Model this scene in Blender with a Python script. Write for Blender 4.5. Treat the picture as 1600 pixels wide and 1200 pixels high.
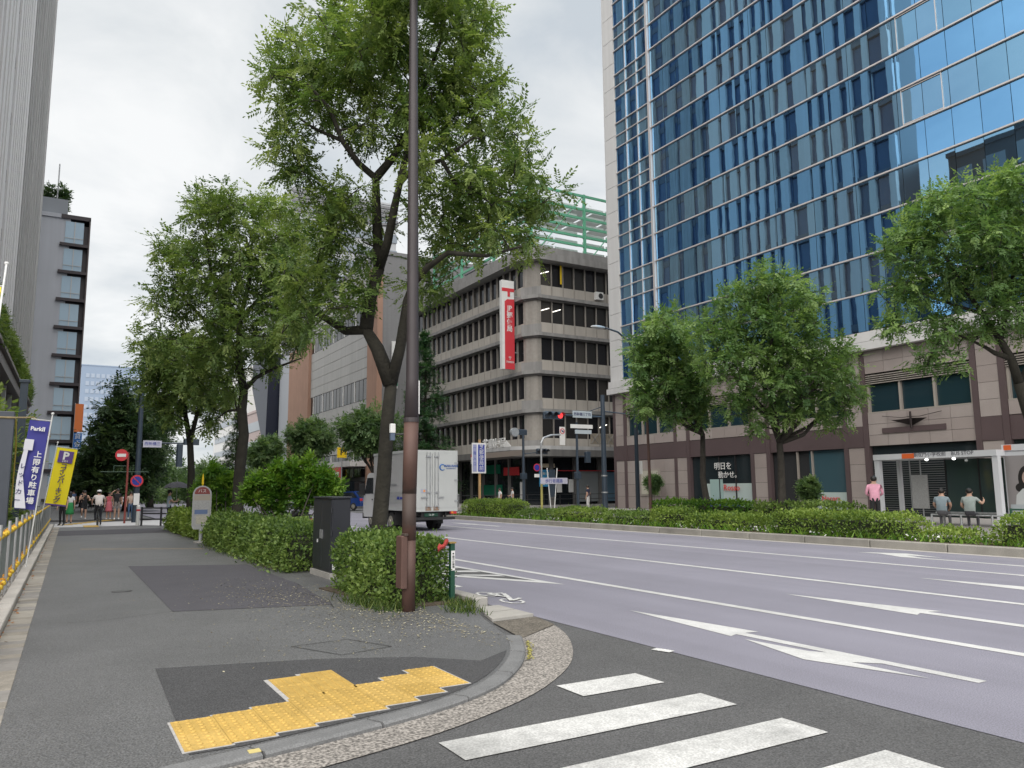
import bpy, bmesh, math, random
import numpy as np
from mathutils import Vector, Matrix
random.seed(7); rng = np.random.default_rng(7)
for o in list(bpy.data.objects): bpy.data.objects.remove(o)
S = bpy.context.scene; COL = S.collection
# ---------------------------------------------------------------- camera
cd = bpy.data.cameras.new('camera'); cam = bpy.data.objects.new('camera', cd); COL.objects.link(cam)
cd.sensor_fit = 'HORIZONTAL'; cd.sensor_width = 36.0; cd.lens = 1205.0/1600.0*36.0
cd.clip_start = 0.1; cd.clip_end = 6000
_c = Matrix(((0.86181458, -0.06024901, -0.50363249, 0), (-0.507146, -0.11970346, -0.85350689, 0), (-0.00886361, 0.99097989, -0.13371723, 1.6), (0, 0, 0, 1)))
cam.matrix_world = _c
S.camera = cam
# ---------------------------------------------------------------- sky and sun
SUN_EL, SUN_AZ = math.radians(53), math.radians(222)      # azimuth clockwise from +Y
w = bpy.data.worlds.new('World'); S.world = w; w.use_nodes = True
nt = w.node_tree; nd = nt.nodes; lk = nt.links; nd.clear()
out = nd.new('ShaderNodeOutputWorld'); bg = nd.new('ShaderNodeBackground'); lk.new(bg.outputs[0], out.inputs[0])
sky = nd.new('ShaderNodeTexSky'); sky.sky_type = 'NISHITA'; sky.sun_disc = False
sky.sun_elevation = SUN_EL; sky.sun_rotation = SUN_AZ; sky.air_density = 1.0; sky.dust_density = 2.0
tc = nd.new('ShaderNodeTexCoord'); sp = nd.new('ShaderNodeSeparateXYZ'); lk.new(tc.outputs['Generated'], sp.inputs[0])
ma = nd.new('ShaderNodeMath'); ma.operation = 'MAXIMUM'; ma.inputs[1].default_value = 0.0; lk.new(sp.outputs[2], ma.inputs[0])
mb_ = nd.new('ShaderNodeMath'); mb_.operation = 'ADD'; mb_.inputs[1].default_value = 0.22; lk.new(ma.outputs[0], mb_.inputs[0])
dv = nd.new('ShaderNodeVectorMath'); dv.operation = 'DIVIDE'; lk.new(tc.outputs['Generated'], dv.inputs[0])
cb = nd.new('ShaderNodeCombineXYZ')
for i in range(3): lk.new(mb_.outputs[0], cb.inputs[i])
lk.new(cb.outputs[0], dv.inputs[1])
n1 = nd.new('ShaderNodeTexNoise'); n1.inputs['Scale'].default_value = 2.1; n1.inputs['Detail'].default_value = 9; n1.inputs['Roughness'].default_value = 0.55; n1.inputs['Distortion'].default_value = 0.35
lk.new(dv.outputs[0], n1.inputs['Vector'])
cr = nd.new('ShaderNodeValToRGB'); lk.new(n1.outputs['Fac'], cr.inputs[0])
cr.color_ramp.elements[0].position = 0.33; cr.color_ramp.elements[0].color = (3.95, 4.3, 4.6, 1)
cr.color_ramp.elements[1].position = 0.66; cr.color_ramp.elements[1].color = (6.3, 6.35, 6.33, 1)
e_ = cr.color_ramp.elements.new(0.50); e_.color = (5.15, 5.33, 5.42, 1)
mx = nd.new('ShaderNodeMix'); mx.data_type = 'RGBA'; mx.inputs[0].default_value = 0.93
lk.new(sky.outputs[0], mx.inputs[6]); lk.new(cr.outputs[0], mx.inputs[7]); lk.new(mx.outputs[2], bg.inputs[0])
bg.inputs[1].default_value = 0.05
sd = bpy.data.lights.new('sun', 'SUN'); sd.energy = 1.5; sd.angle = math.radians(95); sd.color = (1.0, 0.96, 0.9)
sun = bpy.data.objects.new('sun', sd); COL.objects.link(sun)
sun.rotation_euler = Vector((-math.sin(SUN_AZ)*math.cos(SUN_EL), -math.cos(SUN_AZ)*math.cos(SUN_EL), -math.sin(SUN_EL))).to_track_quat('-Z', 'Y').to_euler()
V_ = S.view_settings; V_.view_transform = 'Standard'; V_.look = 'None'; V_.exposure = 1.66; V_.gamma = 1.0
S.cycles.max_bounces = 7; S.cycles.diffuse_bounces = 4; S.cycles.glossy_bounces = 3; S.cycles.transmission_bounces = 3; S.cycles.transparent_max_bounces = 6
S.cycles.use_denoising = True; S.cycles.caustics_reflective = False; S.cycles.caustics_refractive = False

# ---------------------------------------------------------------- helpers
def tag(o, label=None, cat=None, group=None, kind=None):
    if label: o['label'] = label
    if cat: o['category'] = cat
    if group: o['group'] = group
    if kind: o['kind'] = kind
    return o
def empty(name, loc=(0, 0, 0), rz=0.0, label=None, cat=None, group=None, kind=None, parent=None):
    o = bpy.data.objects.new(name, None); COL.objects.link(o); o.location = loc; o.rotation_euler = (0, 0, rz)
    o.empty_display_size = 0.1
    if parent: o.parent = parent
    return tag(o, label, cat, group, kind)
def link(name, me, parent=None, loc=None, rot=None):
    o = bpy.data.objects.new(name, me); COL.objects.link(o)
    if parent: o.parent = parent
    if loc is not None: o.location = loc
    if rot is not None: o.rotation_euler = rot
    return o
def copy_tree(o, parent=None):
    c = o.copy(); COL.objects.link(c); c.parent = parent
    for ch in list(o.children): copy_tree(ch, c)
    return c
def children_of(o): return list(o.children)

MATS = {}
def M(name, col, rough=0.6, metal=0.0, var=0.0, vs=4.0, bump=0.0, bs=60.0, spec=0.5, emit=0.0, coat=0.0, streak=0.0, speck=0.0, ss=150.0, dirt=0.0, lane=0.0):
    if name in MATS: return MATS[name]
    m = bpy.data.materials.new(name); m.use_nodes = True; MATS[name] = m
    n = m.node_tree.nodes; l = m.node_tree.links; p = n['Principled BSDF']
    p.inputs['Base Color'].default_value = (*col, 1); p.inputs['Roughness'].default_value = rough; p.inputs['Metallic'].default_value = metal
    p.inputs['Specular IOR Level'].default_value = spec
    if coat: p.inputs['Coat Weight'].default_value = coat; p.inputs['Coat Roughness'].default_value = 0.06
    if emit: p.inputs['Emission Color'].default_value = (*col, 1); p.inputs['Emission Strength'].default_value = emit
    if var or bump or streak or speck or dirt:
        g = n.new('ShaderNodeNewGeometry'); vec = g.outputs['Position']
        cur = None
        def noise(scale, detail=4, vecs=vec, rough_=0.55):
            t = n.new('ShaderNodeTexNoise'); t.inputs['Scale'].default_value = scale; t.inputs['Detail'].default_value = detail; t.inputs['Roughness'].default_value = rough_
            l.new(vecs, t.inputs['Vector']); return t
        def remap(sock, a, b, lo, hi):
            r = n.new('ShaderNodeMapRange'); r.inputs[1].default_value = a; r.inputs[2].default_value = b; r.inputs[3].default_value = lo; r.inputs[4].default_value = hi
            l.new(sock, r.inputs[0]); return r.outputs[0]
        def mul(a, b):
            x = n.new('ShaderNodeMath'); x.operation = 'MULTIPLY'; l.new(a, x.inputs[0]); l.new(b, x.inputs[1]); return x.outputs[0]
        if var: cur = remap(noise(vs).outputs['Fac'], 0.25, 0.75, 1-var, 1+var)
        if speck:
            s = remap(noise(ss, 2).outputs['Fac'], 0.33, 0.67, 1-speck, 1+speck); cur = mul(cur, s) if cur else s
        if dirt:
            s = remap(noise(0.7, 6, rough_=0.65).outputs['Fac'], 0.42, 0.68, 1.0, 1-dirt); cur = mul(cur, s) if cur else s
        if streak:
            mp = n.new('ShaderNodeMapping'); mp.inputs['Scale'].default_value = (2.2, 2.2, 0.09); l.new(vec, mp.inputs['Vector'])
            s = remap(noise(1.0, 5, mp.outputs[0]).outputs['Fac'], 0.35, 0.7, 1.0, 1-streak); cur = mul(cur, s) if cur else s
        if lane:                                   # faint polish and grime running with the traffic
            mp = n.new('ShaderNodeMapping'); mp.inputs['Scale'].default_value = (1.15, 0.022, 1.0); l.new(vec, mp.inputs['Vector'])
            s = remap(noise(1.0, 5, mp.outputs[0]).outputs['Fac'], 0.33, 0.67, 1-lane, 1+lane); cur = mul(cur, s) if cur else s
        if cur:
            mxx = n.new('ShaderNodeVectorMath'); mxx.operation = 'SCALE'; mxx.inputs[0].default_value = col; l.new(cur, mxx.inputs['Scale'])
            l.new(mxx.outputs[0], p.inputs['Base Color'])
            if emit: pass
        if bump:
            b = n.new('ShaderNodeBump'); b.inputs['Strength'].default_value = bump; b.inputs['Distance'].default_value = 0.02
            l.new(noise(bs, 3).outputs['Fac'], b.inputs['Height']); l.new(b.outputs[0], p.inputs['Normal'])
    return m
def leafmat(name, c_dark, c_mid, c_light, transl=0.35):
    if name in MATS: return MATS[name]
    m = bpy.data.materials.new(name); m.use_nodes = True; MATS[name] = m
    n = m.node_tree.nodes; l = m.node_tree.links; n.remove(n['Principled BSDF']); o = n['Material Output']
    a = n.new('ShaderNodeAttribute'); a.attribute_name = 'rnd'
    r = n.new('ShaderNodeValToRGB'); l.new(a.outputs['Fac'], r.inputs[0])
    r.color_ramp.elements[0].color = (*c_dark, 1); r.color_ramp.elements[1].color = (*c_light, 1)
    e = r.color_ramp.elements.new(0.5); e.color = (*c_mid, 1)
    d = n.new('ShaderNodeBsdfPrincipled'); d.inputs['Roughness'].default_value = 0.5; d.inputs['Specular IOR Level'].default_value = 0.35
    t = n.new('ShaderNodeBsdfTranslucent'); x = n.new('ShaderNodeMixShader'); x.inputs[0].default_value = transl
    sc = n.new('ShaderNodeVectorMath'); sc.operation = 'MULTIPLY'; sc.inputs[1].default_value = (1.25, 1.35, 0.7); l.new(r.outputs[0], sc.inputs[0])
    l.new(r.outputs[0], d.inputs['Base Color']); l.new(sc.outputs[0], t.inputs['Color'])
    l.new(d.outputs[0], x.inputs[1]); l.new(t.outputs[0], x.inputs[2]); l.new(x.outputs[0], o.inputs['Surface'])
    return m

class MB:
    def __init__(s): s.v = []; s.f = []; s.m = []; s.mi = 0
    def mat(s, i): s.mi = i; return s
    def add(s, vs, fs):
        b = len(s.v); s.v += [tuple(p) for p in vs]
        for f in fs: s.f.append(tuple(i+b for i in f)); s.m.append(s.mi)
        return s
    def box(s, x0, x1, y0, y1, z0, z1):
        return s.add([(x0, y0, z0), (x1, y0, z0), (x1, y1, z0), (x0, y1, z0), (x0, y0, z1), (x1, y0, z1), (x1, y1, z1), (x0, y1, z1)],
                     [(0, 3, 2, 1), (4, 5, 6, 7), (0, 1, 5, 4), (1, 2, 6, 5), (2, 3, 7, 6), (3, 0, 4, 7)])
    def cbox(s, x0, x1, y0, y1, z0, z1, c=0.01):       # box with chamfered vertical+top edges
        pts = [(x0+c, y0), (x1-c, y0), (x1, y0+c), (x1, y1-c), (x1-c, y1), (x0+c, y1), (x0, y1-c), (x0, y0+c)]
        s.prism(pts, z0, z1-c, cap_top=False)
        b = len(s.v); cx, cy = (x0+x1)/2, (y0+y1)/2
        top = [(x+(c if x < cx else -c), y+(c if y < cy else -c), z1) for x, y in pts]
        s.add([(x, y, z1-c) for x, y in pts]+top, [(i, (i+1) % 8, 8+(i+1) % 8, 8+i) for i in range(8)]+[tuple(range(8, 16))])
        return s
    def prism(s, pts, z0, z1, cap_top=True, cap_bot=True):
        n = len(pts); vs = [(x, y, z0) for x, y in pts]+[(x, y, z1) for x, y in pts]
        fs = [(i, (i+1) % n, n+(i+1) % n, n+i) for i in range(n)]
        if cap_top: fs.append(tuple(range(n, 2*n)))
        if cap_bot: fs.append(tuple(range(n-1, -1, -1)))
        return s.add(vs, fs)
    def prism_ax(s, pts, a0, a1, axis='x'):            # polygon in the other two axes extruded along axis
        n = len(pts)
        def P(a, q): return (a, q[0], q[1]) if axis == 'x' else (q[0], a, q[1])
        vs = [P(a0, q) for q in pts]+[P(a1, q) for q in pts]
        fs = [(i, (i+1) % n, n+(i+1) % n, n+i) for i in range(n)]+[tuple(range(n, 2*n)), tuple(range(n-1, -1, -1))]
        return s.add(vs, fs)
    def tube(s, pts, rad, n=8, cap=True):
        pts = [Vector(p) for p in pts]; k = len(pts)
        if not hasattr(rad, '__len__'): rad = [rad]*k
        up = Vector((0, 0, 1)); vs = []; prev = None
        for i, p in enumerate(pts):
            t = (pts[min(i+1, k-1)]-pts[max(i-1, 0)]).normalized()
            if prev is None:
                a = t.cross(up) if abs(t.z) < 0.95 else t.cross(Vector((1, 0, 0)))
            else: a = prev-t*prev.dot(t)
            a.normalize(); b = t.cross(a); prev = a
            for j in range(n):
                th = 2*math.pi*j/n; vs.append(p+(a*math.cos(th)+b*math.sin(th))*rad[i])
        fs = [(i*n+j, i*n+(j+1) % n, (i+1)*n+(j+1) % n, (i+1)*n+j) for i in range(k-1) for j in range(n)]
        if cap: fs += [tuple(range(n-1, -1, -1)), tuple(range((k-1)*n, k*n))]
        return s.add(vs, fs)
    def cyl(s, p0, p1, r, n=12): return s.tube([p0, p1], r, n)
    def disc(s, c, nrm, r, t=0.01, n=20):
        c = Vector(c); d = Vector(nrm).normalized()*t/2; return s.tube([c-d, c+d], r, n)
    def ball(s, c, rx, ry, rz, n=10, m=7):
        vs = [(c[0], c[1], c[2]-rz)]
        for i in range(1, m):
            ph = -math.pi/2+math.pi*i/m
            for j in range(n):
                th = 2*math.pi*j/n; vs.append((c[0]+rx*math.cos(ph)*math.cos(th), c[1]+ry*math.cos(ph)*math.sin(th), c[2]+rz*math.sin(ph)))
        vs.append((c[0], c[1], c[2]+rz)); L = len(vs)-1
        fs = [(0, 1+(j+1) % n, 1+j) for j in range(n)]
        for i in range(m-2):
            for j in range(n): a = 1+i*n; fs.append((a+j, a+(j+1) % n, a+n+(j+1) % n, a+n+j))
        a = 1+(m-2)*n; fs += [(a+j, a+(j+1) % n, L) for j in range(n)]
        return s.add(vs, fs)
    def quad(s, a, b, c, d): return s.add([a, b, c, d], [(0, 1, 2, 3)])
    def poly(s, pts, z): return s.add([(x, y, z) for x, y in pts], [tuple(range(len(pts)))])
    def mesh(s, name, mats, smooth=False):
        me = bpy.data.meshes.new(name); me.from_pydata(s.v, [], s.f)
        if not isinstance(mats, (list, tuple)): mats = [mats]
        for m in mats: me.materials.append(m)
        if len(mats) > 1: me.polygons.foreach_set('material_index', s.m)
        if smooth: me.polygons.foreach_set('use_smooth', [True]*len(s.f))
        me.update(); return me
    def build(s, name, mats, parent=None, smooth=False, loc=None, rot=None):
        return link(name, s.mesh(name, mats, smooth), parent, loc, rot)

def np_mesh(name, V, F, mat, rnd=None, smooth=False):
    me = bpy.data.meshes.new(name); V = np.asarray(V, np.float32); F = np.asarray(F, np.int32); k = F.shape[1]
    me.vertices.add(len(V)); me.vertices.foreach_set('co', V.ravel())
    me.loops.add(F.size); me.loops.foreach_set('vertex_index', F.ravel())
    me.polygons.add(len(F)); me.polygons.foreach_set('loop_start', np.arange(0, F.size, k, dtype=np.int32))
    try: me.polygons.foreach_set('loop_total', np.full(len(F), k, np.int32))
    except Exception: pass
    if rnd is not None:
        a = me.attributes.new('rnd', 'FLOAT', 'POINT'); a.data.foreach_set('value', np.asarray(rnd, np.float32))
    me.materials.append(mat); me.update(calc_edges=True)
    return me
def text(body, size, mat, org, right, up=(0, 0, 1), parent=None, name='lettering', depth=0.004, align='CENTER', sx=1.0, bold=0.0, spacing=1.0, line=1.0):
    c = bpy.data.curves.new('lettering', 'FONT'); c.body = body; c.size = size; c.align_x = align; c.align_y = 'CENTER'; c.extrude = depth; c.offset = bold; c.space_character = spacing; c.space_line = line
    c.resolution_u = 2
    t = bpy.data.objects.new('lettering_source', c); COL.objects.link(t)
    me = bpy.data.meshes.new_from_object(t.evaluated_get(bpy.context.evaluated_depsgraph_get()))
    bpy.data.objects.remove(t); bpy.data.curves.remove(c)
    r = Vector(right).normalized(); u = Vector(up).normalized(); nn = r.cross(u)
    me.transform(Matrix(((r.x*sx, u.x, nn.x, org[0]), (r.y*sx, u.y, nn.y, org[1]), (r.z*sx, u.z, nn.z, org[2]), (0, 0, 0, 1))))
    me.materials.clear(); me.materials.append(mat)
    return link(name, me, parent)
def XL(y): return -0.57+0.0157*y      # line of the pale kerb along the left edge of the pavement

# ---------------------------------------------------------------- common materials
m_white = M('white_paint', (0.70, 0.70, 0.69), 0.5, var=0.06, vs=3)
m_mark = M('road_paint', (0.60, 0.60, 0.595), 0.6, var=0.10, vs=6, speck=0.12, ss=90, dirt=0.22)
m_zebra = M('scuffed_road_paint', (0.57, 0.57, 0.56), 0.65, var=0.16, vs=7, speck=0.22, ss=70, dirt=0.42)
m_markw = M('worn_road_paint', (0.60, 0.60, 0.59), 0.7, var=0.35, vs=9, speck=0.25, ss=60)
m_black = M('black_metal', (0.02, 0.02, 0.022), 0.45)
m_rubber = M('black_rubber', (0.018, 0.018, 0.018), 0.8)
m_navy = M('navy_steel', (0.03, 0.045, 0.065), 0.45, var=0.1)
m_steel = M('galvanised_steel', (0.42, 0.43, 0.44), 0.42, 0.6, var=0.15, vs=8)
m_chrome = M('bright_metal', (0.7, 0.7, 0.7), 0.2, 1.0)
m_red = M('red_paint', (0.55, 0.035, 0.045), 0.4)
m_blue = M('blue_paint', (0.02, 0.04, 0.30), 0.4)
m_yellow = M('yellow_paint', (0.80, 0.55, 0.01), 0.45)
m_green = M('dark_green_paint', (0.01, 0.06, 0.035), 0.45)
m_dark = M('dark_interior', (0.015, 0.016, 0.018), 0.8)
m_dglass = M('dark_glass', (0.012, 0.016, 0.02), 0.04, spec=0.6)
m_conc = M('concrete', (0.36, 0.345, 0.32), 0.8, var=0.12, vs=3, bump=0.15, bs=60, speck=0.10, ss=120)
m_soil = M('soil', (0.085, 0.065, 0.045), 0.95, var=0.3, vs=8, bump=0.6, bs=40, speck=0.3, ss=60)
m_skin = M('skin', (0.48, 0.30, 0.22), 0.55); m_hair = M('black_hair', (0.012, 0.010, 0.009), 0.5)
# ================================================================ GROUND, ROADS, PAVEMENTS
m_ground = M('far_ground', (0.16, 0.16, 0.165), 0.9, var=0.15, vs=0.2)
m_road = M('road_asphalt', (0.228, 0.221, 0.268), 0.7, var=0.07, vs=0.35, speck=0.30, ss=90, bump=0.2, bs=100, dirt=0.12, spec=0.6, lane=0.09)
m_side = M('side_street_asphalt', (0.100, 0.100, 0.102), 0.85, var=0.10, vs=1.3, speck=0.42, ss=80, bump=0.6, bs=90, dirt=0.14)
m_walk = M('pavement_asphalt', (0.110, 0.110, 0.112), 0.56, var=0.10, vs=0.9, speck=0.62, ss=80, bump=0.35, bs=80, dirt=0.20, spec=0.85)
m_patch = M('dark_asphalt_patch', (0.062, 0.062, 0.065), 0.88, var=0.08, vs=2, speck=0.45, ss=75, bump=0.6, bs=90)
m_patch2 = M('smooth_asphalt_patch', (0.076, 0.073, 0.084), 0.85, var=0.10, vs=1.5, speck=0.16, ss=110, bump=0.3, bs=120)
m_kerb = M('kerb_stone', (0.17, 0.172, 0.175), 0.85, var=0.15, vs=5, speck=0.2, ss=90, bump=0.3, bs=70)
m_gutter = M('washed_concrete', (0.265, 0.245, 0.225), 0.9, var=0.08, vs=2, speck=0.7, ss=48, bump=0.6, bs=60, dirt=0.12)
m_brick = M('beige_paver', (0.27, 0.245, 0.21), 0.85, var=0.22, vs=5, speck=0.12, ss=90, bump=0.2, dirt=0.25)
m_kerbw = M('pale_kerb', (0.52, 0.49, 0.455), 0.8, var=0.12, vs=2, speck=0.1, ss=80, dirt=0.2)
m_tact = M('tactile_yellow', (0.53, 0.345, 0.085), 0.75, var=0.14, vs=9, speck=0.14, ss=80, dirt=0.32)
m_rpave = M('grey_pavers', (0.30, 0.285, 0.275), 0.85, var=0.1, vs=2, speck=0.12, ss=40)
def struct(name, mb, m, parent=None):
    o = mb.build(name, m, parent)
    if parent is None: o['kind'] = 'structure'
    return o
struct('ground', MB().poly([(-1500, -600), (1500, -600), (1500, 3500), (-1500, 3500)], -0.06), m_ground)
struct('road', MB().poly([(5.3, -60), (18.02, -60), (18.02, 600), (5.3, 600)], 0.0), m_road)
struct('side_street', MB().poly([(-60, -14), (5.3, -14), (5.3, 12), (-60, 12)], -0.004), m_side)
struct('cross_street', MB().poly([(18.02, 43.2), (140, 43.2), (140, 53.0), (18.02, 53.0)], -0.002), m_side)
Z = 0.04
KIN = [(-3.0, 4.62), (0.2, 4.93), (0.75, 5.05), (1.17, 5.12), (2.01, 5.30), (2.53, 5.42), (3.11, 5.74), (3.60, 6.25), (3.96, 6.75), (4.27, 7.42)]
KOUT = [(-3.0, 4.46), (0.2, 4.78), (0.73, 4.88), (1.13, 4.94), (2.07, 5.15), (2.55, 5.29), (3.16, 5.60), (3.67, 6.10), (4.06, 6.64), (4.40, 7.30)]
GOUT = [(-3.0, 3.95), (0.2, 4.36), (0.8, 4.48), (1.45, 4.65), (2.2, 4.82), (2.73, 5.03), (3.33, 5.33), (3.96, 5.83), (4.31, 6.2), (4.73, 6.83), (5.0, 7.35), (5.16, 7.81)]
def resample(p, n):
    p = np.array(p); d = np.r_[0, np.cumsum(np.hypot(*np.diff(p, axis=0).T))]; t = np.linspace(0, d[-1], n)
    # smooth through a Catmull-Rom like cubic using numpy interpolation of a fine moving average
    q = np.c_[np.interp(t, d, p[:, 0]), np.interp(t, d, p[:, 1])]
    for _ in range(2): q[1:-1] = 0.25*q[:-2]+0.5*q[1:-1]+0.25*q[2:]
    return [tuple(map(float, r)) for r in q]
kin, kout, gout = resample(KIN, 41), resample(KOUT, 41), resample(GOUT, 41)
walk = kin+[(4.55, 8.40), (4.90, 9.40), (5.02, 9.6), (5.02, 38.2), (3.7, 40.3), (XL(40.3)+0.25, 40.3), (XL(4.8)+0.25, 4.98)]
walk = [p for p in walk if p[0] >= XL(4.8)+0.25-1e-6]
struct('pavement', MB().prism(walk, -0.03, Z), m_walk)
struct('pavement_patch', MB().poly([(0.87, 7.74), (0.79, 5.16)]+[(x-0.02, y+0.04) for x, y in kin if 0.95 < x < 3.9]+[(3.45, 6.45), (3.0, 6.93), (2.22, 7.33)], Z+0.004), m_patch)
struct('pavement_patch', MB().poly([(1.44, 18.4), (1.43, 11.18), (3.38, 10.62), (3.62, 13.2), (3.62, 17.3)], Z+0.004), m_patch2)
struct('pavement_patch', MB().poly([(XL(33)+0.25, 32.4), (4.0, 32.4), (4.0, 36.5), (XL(36)+0.25, 36.5)], Z+0.004), m_patch2)
struct('pavement_strip', MB().poly([(0.72, 24.75), (3.6, 22.75), (3.6, 22.55), (0.72, 24.5)], Z+0.004), M('tan_strip', (0.33, 0.27, 0.19), 0.8, var=0.1))
# low kerb round the corner: each stone a piece
kerb = empty('corner_kerb', kind='structure')
for i in range(0, 40, 4):
    mb = MB(); a, b = kin[i:i+5], kout[i:i+5]
    a = [a[0]]+a[1:]; n = len(a)
    sh = lambda p, q, t: (p[0]+(q[0]-p[0])*t, p[1]+(q[1]-p[1])*t)
    a[0] = sh(a[0], a[1], 0.05); b[0] = sh(b[0], b[1], 0.05); a[-1] = sh(a[-1], a[-2], 0.05); b[-1] = sh(b[-1], b[-2], 0.05)
    ins = [sh(b[k], a[k], 0.12) for k in range(n)]
    vs = [(*p, -0.02) for p in b]+[(*p, Z-0.012) for p in b]+[(*p, Z+0.003) for p in ins]+[(*p, Z+0.003) for p in a]+[(*p, -0.02) for p in a]
    fs = []
    for r in range(4):
        for k in range(n-1): fs.append((r*n+k, r*n+k+1, (r+1)*n+k+1, (r+1)*n+k))
    fs += [tuple(r*n for r in range(5))[::-1], tuple(r*n+n-1 for r in range(5))]
    mb.add(vs, fs).build('kerb_stone', m_kerb, kerb)
mb = MB(); mb.box(1.10, 1.17, 4.985, 5.05, Z+0.003, Z+0.007); struct('kerb_mark', mb, M('cream_mark', (0.6, 0.5, 0.2), 0.6))
# washed-concrete gutter that sweeps round the corner, and the little concrete apron at the road side
mb = MB(); n = 41
mb.add([(*p, 0.008) for p in kout]+[(*p, 0.004) for p in gout], [(k, k+1, n+k+1, n+k) for k in range(n-1)])
struct('gutter', mb, m_gutter)
ap = empty('road_side_apron', kind='structure')
mb = MB(); mb.poly([(4.40, 7.30), (5.16, 7.81), (5.27, 8.40), (4.62, 8.34)], 0.012); mb.build('dirt_strip', M('gritty_soil', (0.13, 0.115, 0.095), 0.95, var=0.25, vs=6, speck=0.5, ss=50, bump=0.5), ap)
for k in range(2):
    mb = MB(); y0, y1 = 8.42+k*0.47, 8.42+k*0.47+0.455
    mb.prism([(4.66+k*0.17, y0), (5.28, y0+0.05), (5.28, y1+0.02), (4.80+k*0.17, y1)], 0.0, 0.035); mb.build('apron_slab', m_conc, ap)
# kerb of the road along the planting bed
rk = empty('road_kerb', kind='structure')
st = MB().cbox(-0.1, 0.1, 0.01, 0.99, -0.02, 0.12, 0.012).mesh('kerb_stone', m_conc)
for k in range(28): link('kerb_stone', st, rk, (5.13, 9.55+k, 0))
struct('planting_bed', MB().prism([(3.92, 10.2), (4.35, 9.75), (5.02, 9.75), (5.02, 37.6), (4.3, 37.6), (3.98, 33), (4.05, 26), (3.9, 21), (3.8, 16.2), (4.45, 14.95), (4.45, 12.6), (3.72, 12.4)], 0.0, Z+0.02), m_soil)
# beige paver row, pale kerb and gravel along the left side
pv = empty('paver_row', kind='structure')
pm = [MB().cbox(0.004, 0.254, 0.004, 0.196, -0.02, 0.047, 0.004).mesh('paver', mm) for mm in (m_brick, M('beige_paver_light', (0.325, 0.30, 0.262), 0.85, var=0.2, vs=5, dirt=0.2), M('beige_paver_grey', (0.255, 0.24, 0.225), 0.85, var=0.2, vs=6, dirt=0.25))]
for k in range(178):
    y = 4.95+k*0.2; link('paver', random.choice(pm), pv, (XL(y), y, random.uniform(-0.004, 0.003)), (0, 0, -0.0157))
pk = empty('pale_kerb', kind='structure')
km = MB().cbox(-0.17, 0, 0.005, 0.595, -0.02, 0.13, 0.01).mesh('kerb_stone', m_kerbw)
for k in range(62):
    y = 4.9+k*0.6; link('kerb_stone', km, pk, (XL(y)-0.004, y, random.uniform(-0.004, 0.004)), (0, 0, -0.0157))
struct('gravel_bed', MB().poly([(XL(4.9)-0.17, 4.9), (XL(44)-0.17, 44), (XL(44)-1.2, 44), (XL(4.9)-1.2, 4.9)], 0.05), M('gravel_base', (0.30, 0.28, 0.26), 0.9, var=0.2, vs=9, speck=0.5, ss=45, bump=0.8, bs=50))
struct('parking_lot', MB().poly([(-30, 8), (XL(8)-1.2, 8), (XL(44)-1.2, 44), (-30, 44)], 0.02), M('lot_asphalt', (0.09, 0.09, 0.09), 0.9, var=0.1))
def scatter_quads(P, smin, smax, name, mat, tilt=0.5, kind='stuff', label=None, cat=None, aspect=0.6):
    n = len(P); a = rng.uniform(0, 2*np.pi, n); s = rng.uniform(smin, smax, n)
    u = np.c_[np.cos(a), np.sin(a), rng.uniform(-tilt, tilt, n)]*s[:, None]; v = np.c_[-np.sin(a), np.cos(a), rng.uniform(-tilt, tilt, n)]*(s*aspect)[:, None]
    V = np.stack([P-u, P-v, P+u, P+v], 1).reshape(-1, 3); F = np.arange(4*n).reshape(n, 4)
    o = link(name, np_mesh(name, V, F, mat, np.repeat(rng.random(n), 4))); return tag(o, label, cat, None, kind)
def pebbles(P, smin, smax, name, mat, label, cat):
    n = len(P); base = np.array([(1, 0, 0), (0, 1, 0), (-1, 0, 0), (0, -1, 0), (0, 0, 0.8)]); fr = np.array([(0, 1, 4), (1, 2, 4), (2, 3, 4), (3, 0, 4)])
    s = rng.uniform(smin, smax, (n, 1, 1)); a = rng.uniform(0, 6.28, n); R = np.zeros((n, 3, 3)); R[:, 0, 0] = np.cos(a); R[:, 0, 1] = -np.sin(a); R[:, 1, 0] = np.sin(a); R[:, 1, 1] = np.cos(a); R[:, 2, 2] = 1
    b = base[None]*s*rng.uniform(0.6, 1.2, (n, 5, 1)); V = (np.einsum('nij,nkj->nki', R, b)+P[:, None]).reshape(-1, 3)
    F = (fr[None]+5*np.arange(n)[:, None, None]).reshape(-1, 3)
    o = link(name, np_mesh(name, V, F, mat, np.repeat(rng.random(n), 5))); return tag(o, label, cat, None, 'stuff')
def rampmat(name, cols, rough=0.9):
    m = bpy.data.materials.new(name); m.use_nodes = True; MATS[name] = m; n = m.node_tree.nodes; l = m.node_tree.links; p = n['Principled BSDF']; p.inputs['Roughness'].default_value = rough
    a = n.new('ShaderNodeAttribute'); a.attribute_name = 'rnd'; r = n.new('ShaderNodeValToRGB'); l.new(a.outputs['Fac'], r.inputs[0]); l.new(r.outputs[0], p.inputs['Base Color'])
    r.color_ramp.elements[0].color = (*cols[0], 1); r.color_ramp.elements[1].color = (*cols[-1], 1)
    for i, c in enumerate(cols[1:-1]): e = r.color_ramp.elements.new((i+1)/(len(cols)-1)); e.color = (*c, 1)
    return m
ys = rng.uniform(5, 40, 9000)**1.0; yy = 5+35*rng.random(9000)**1.7
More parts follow.
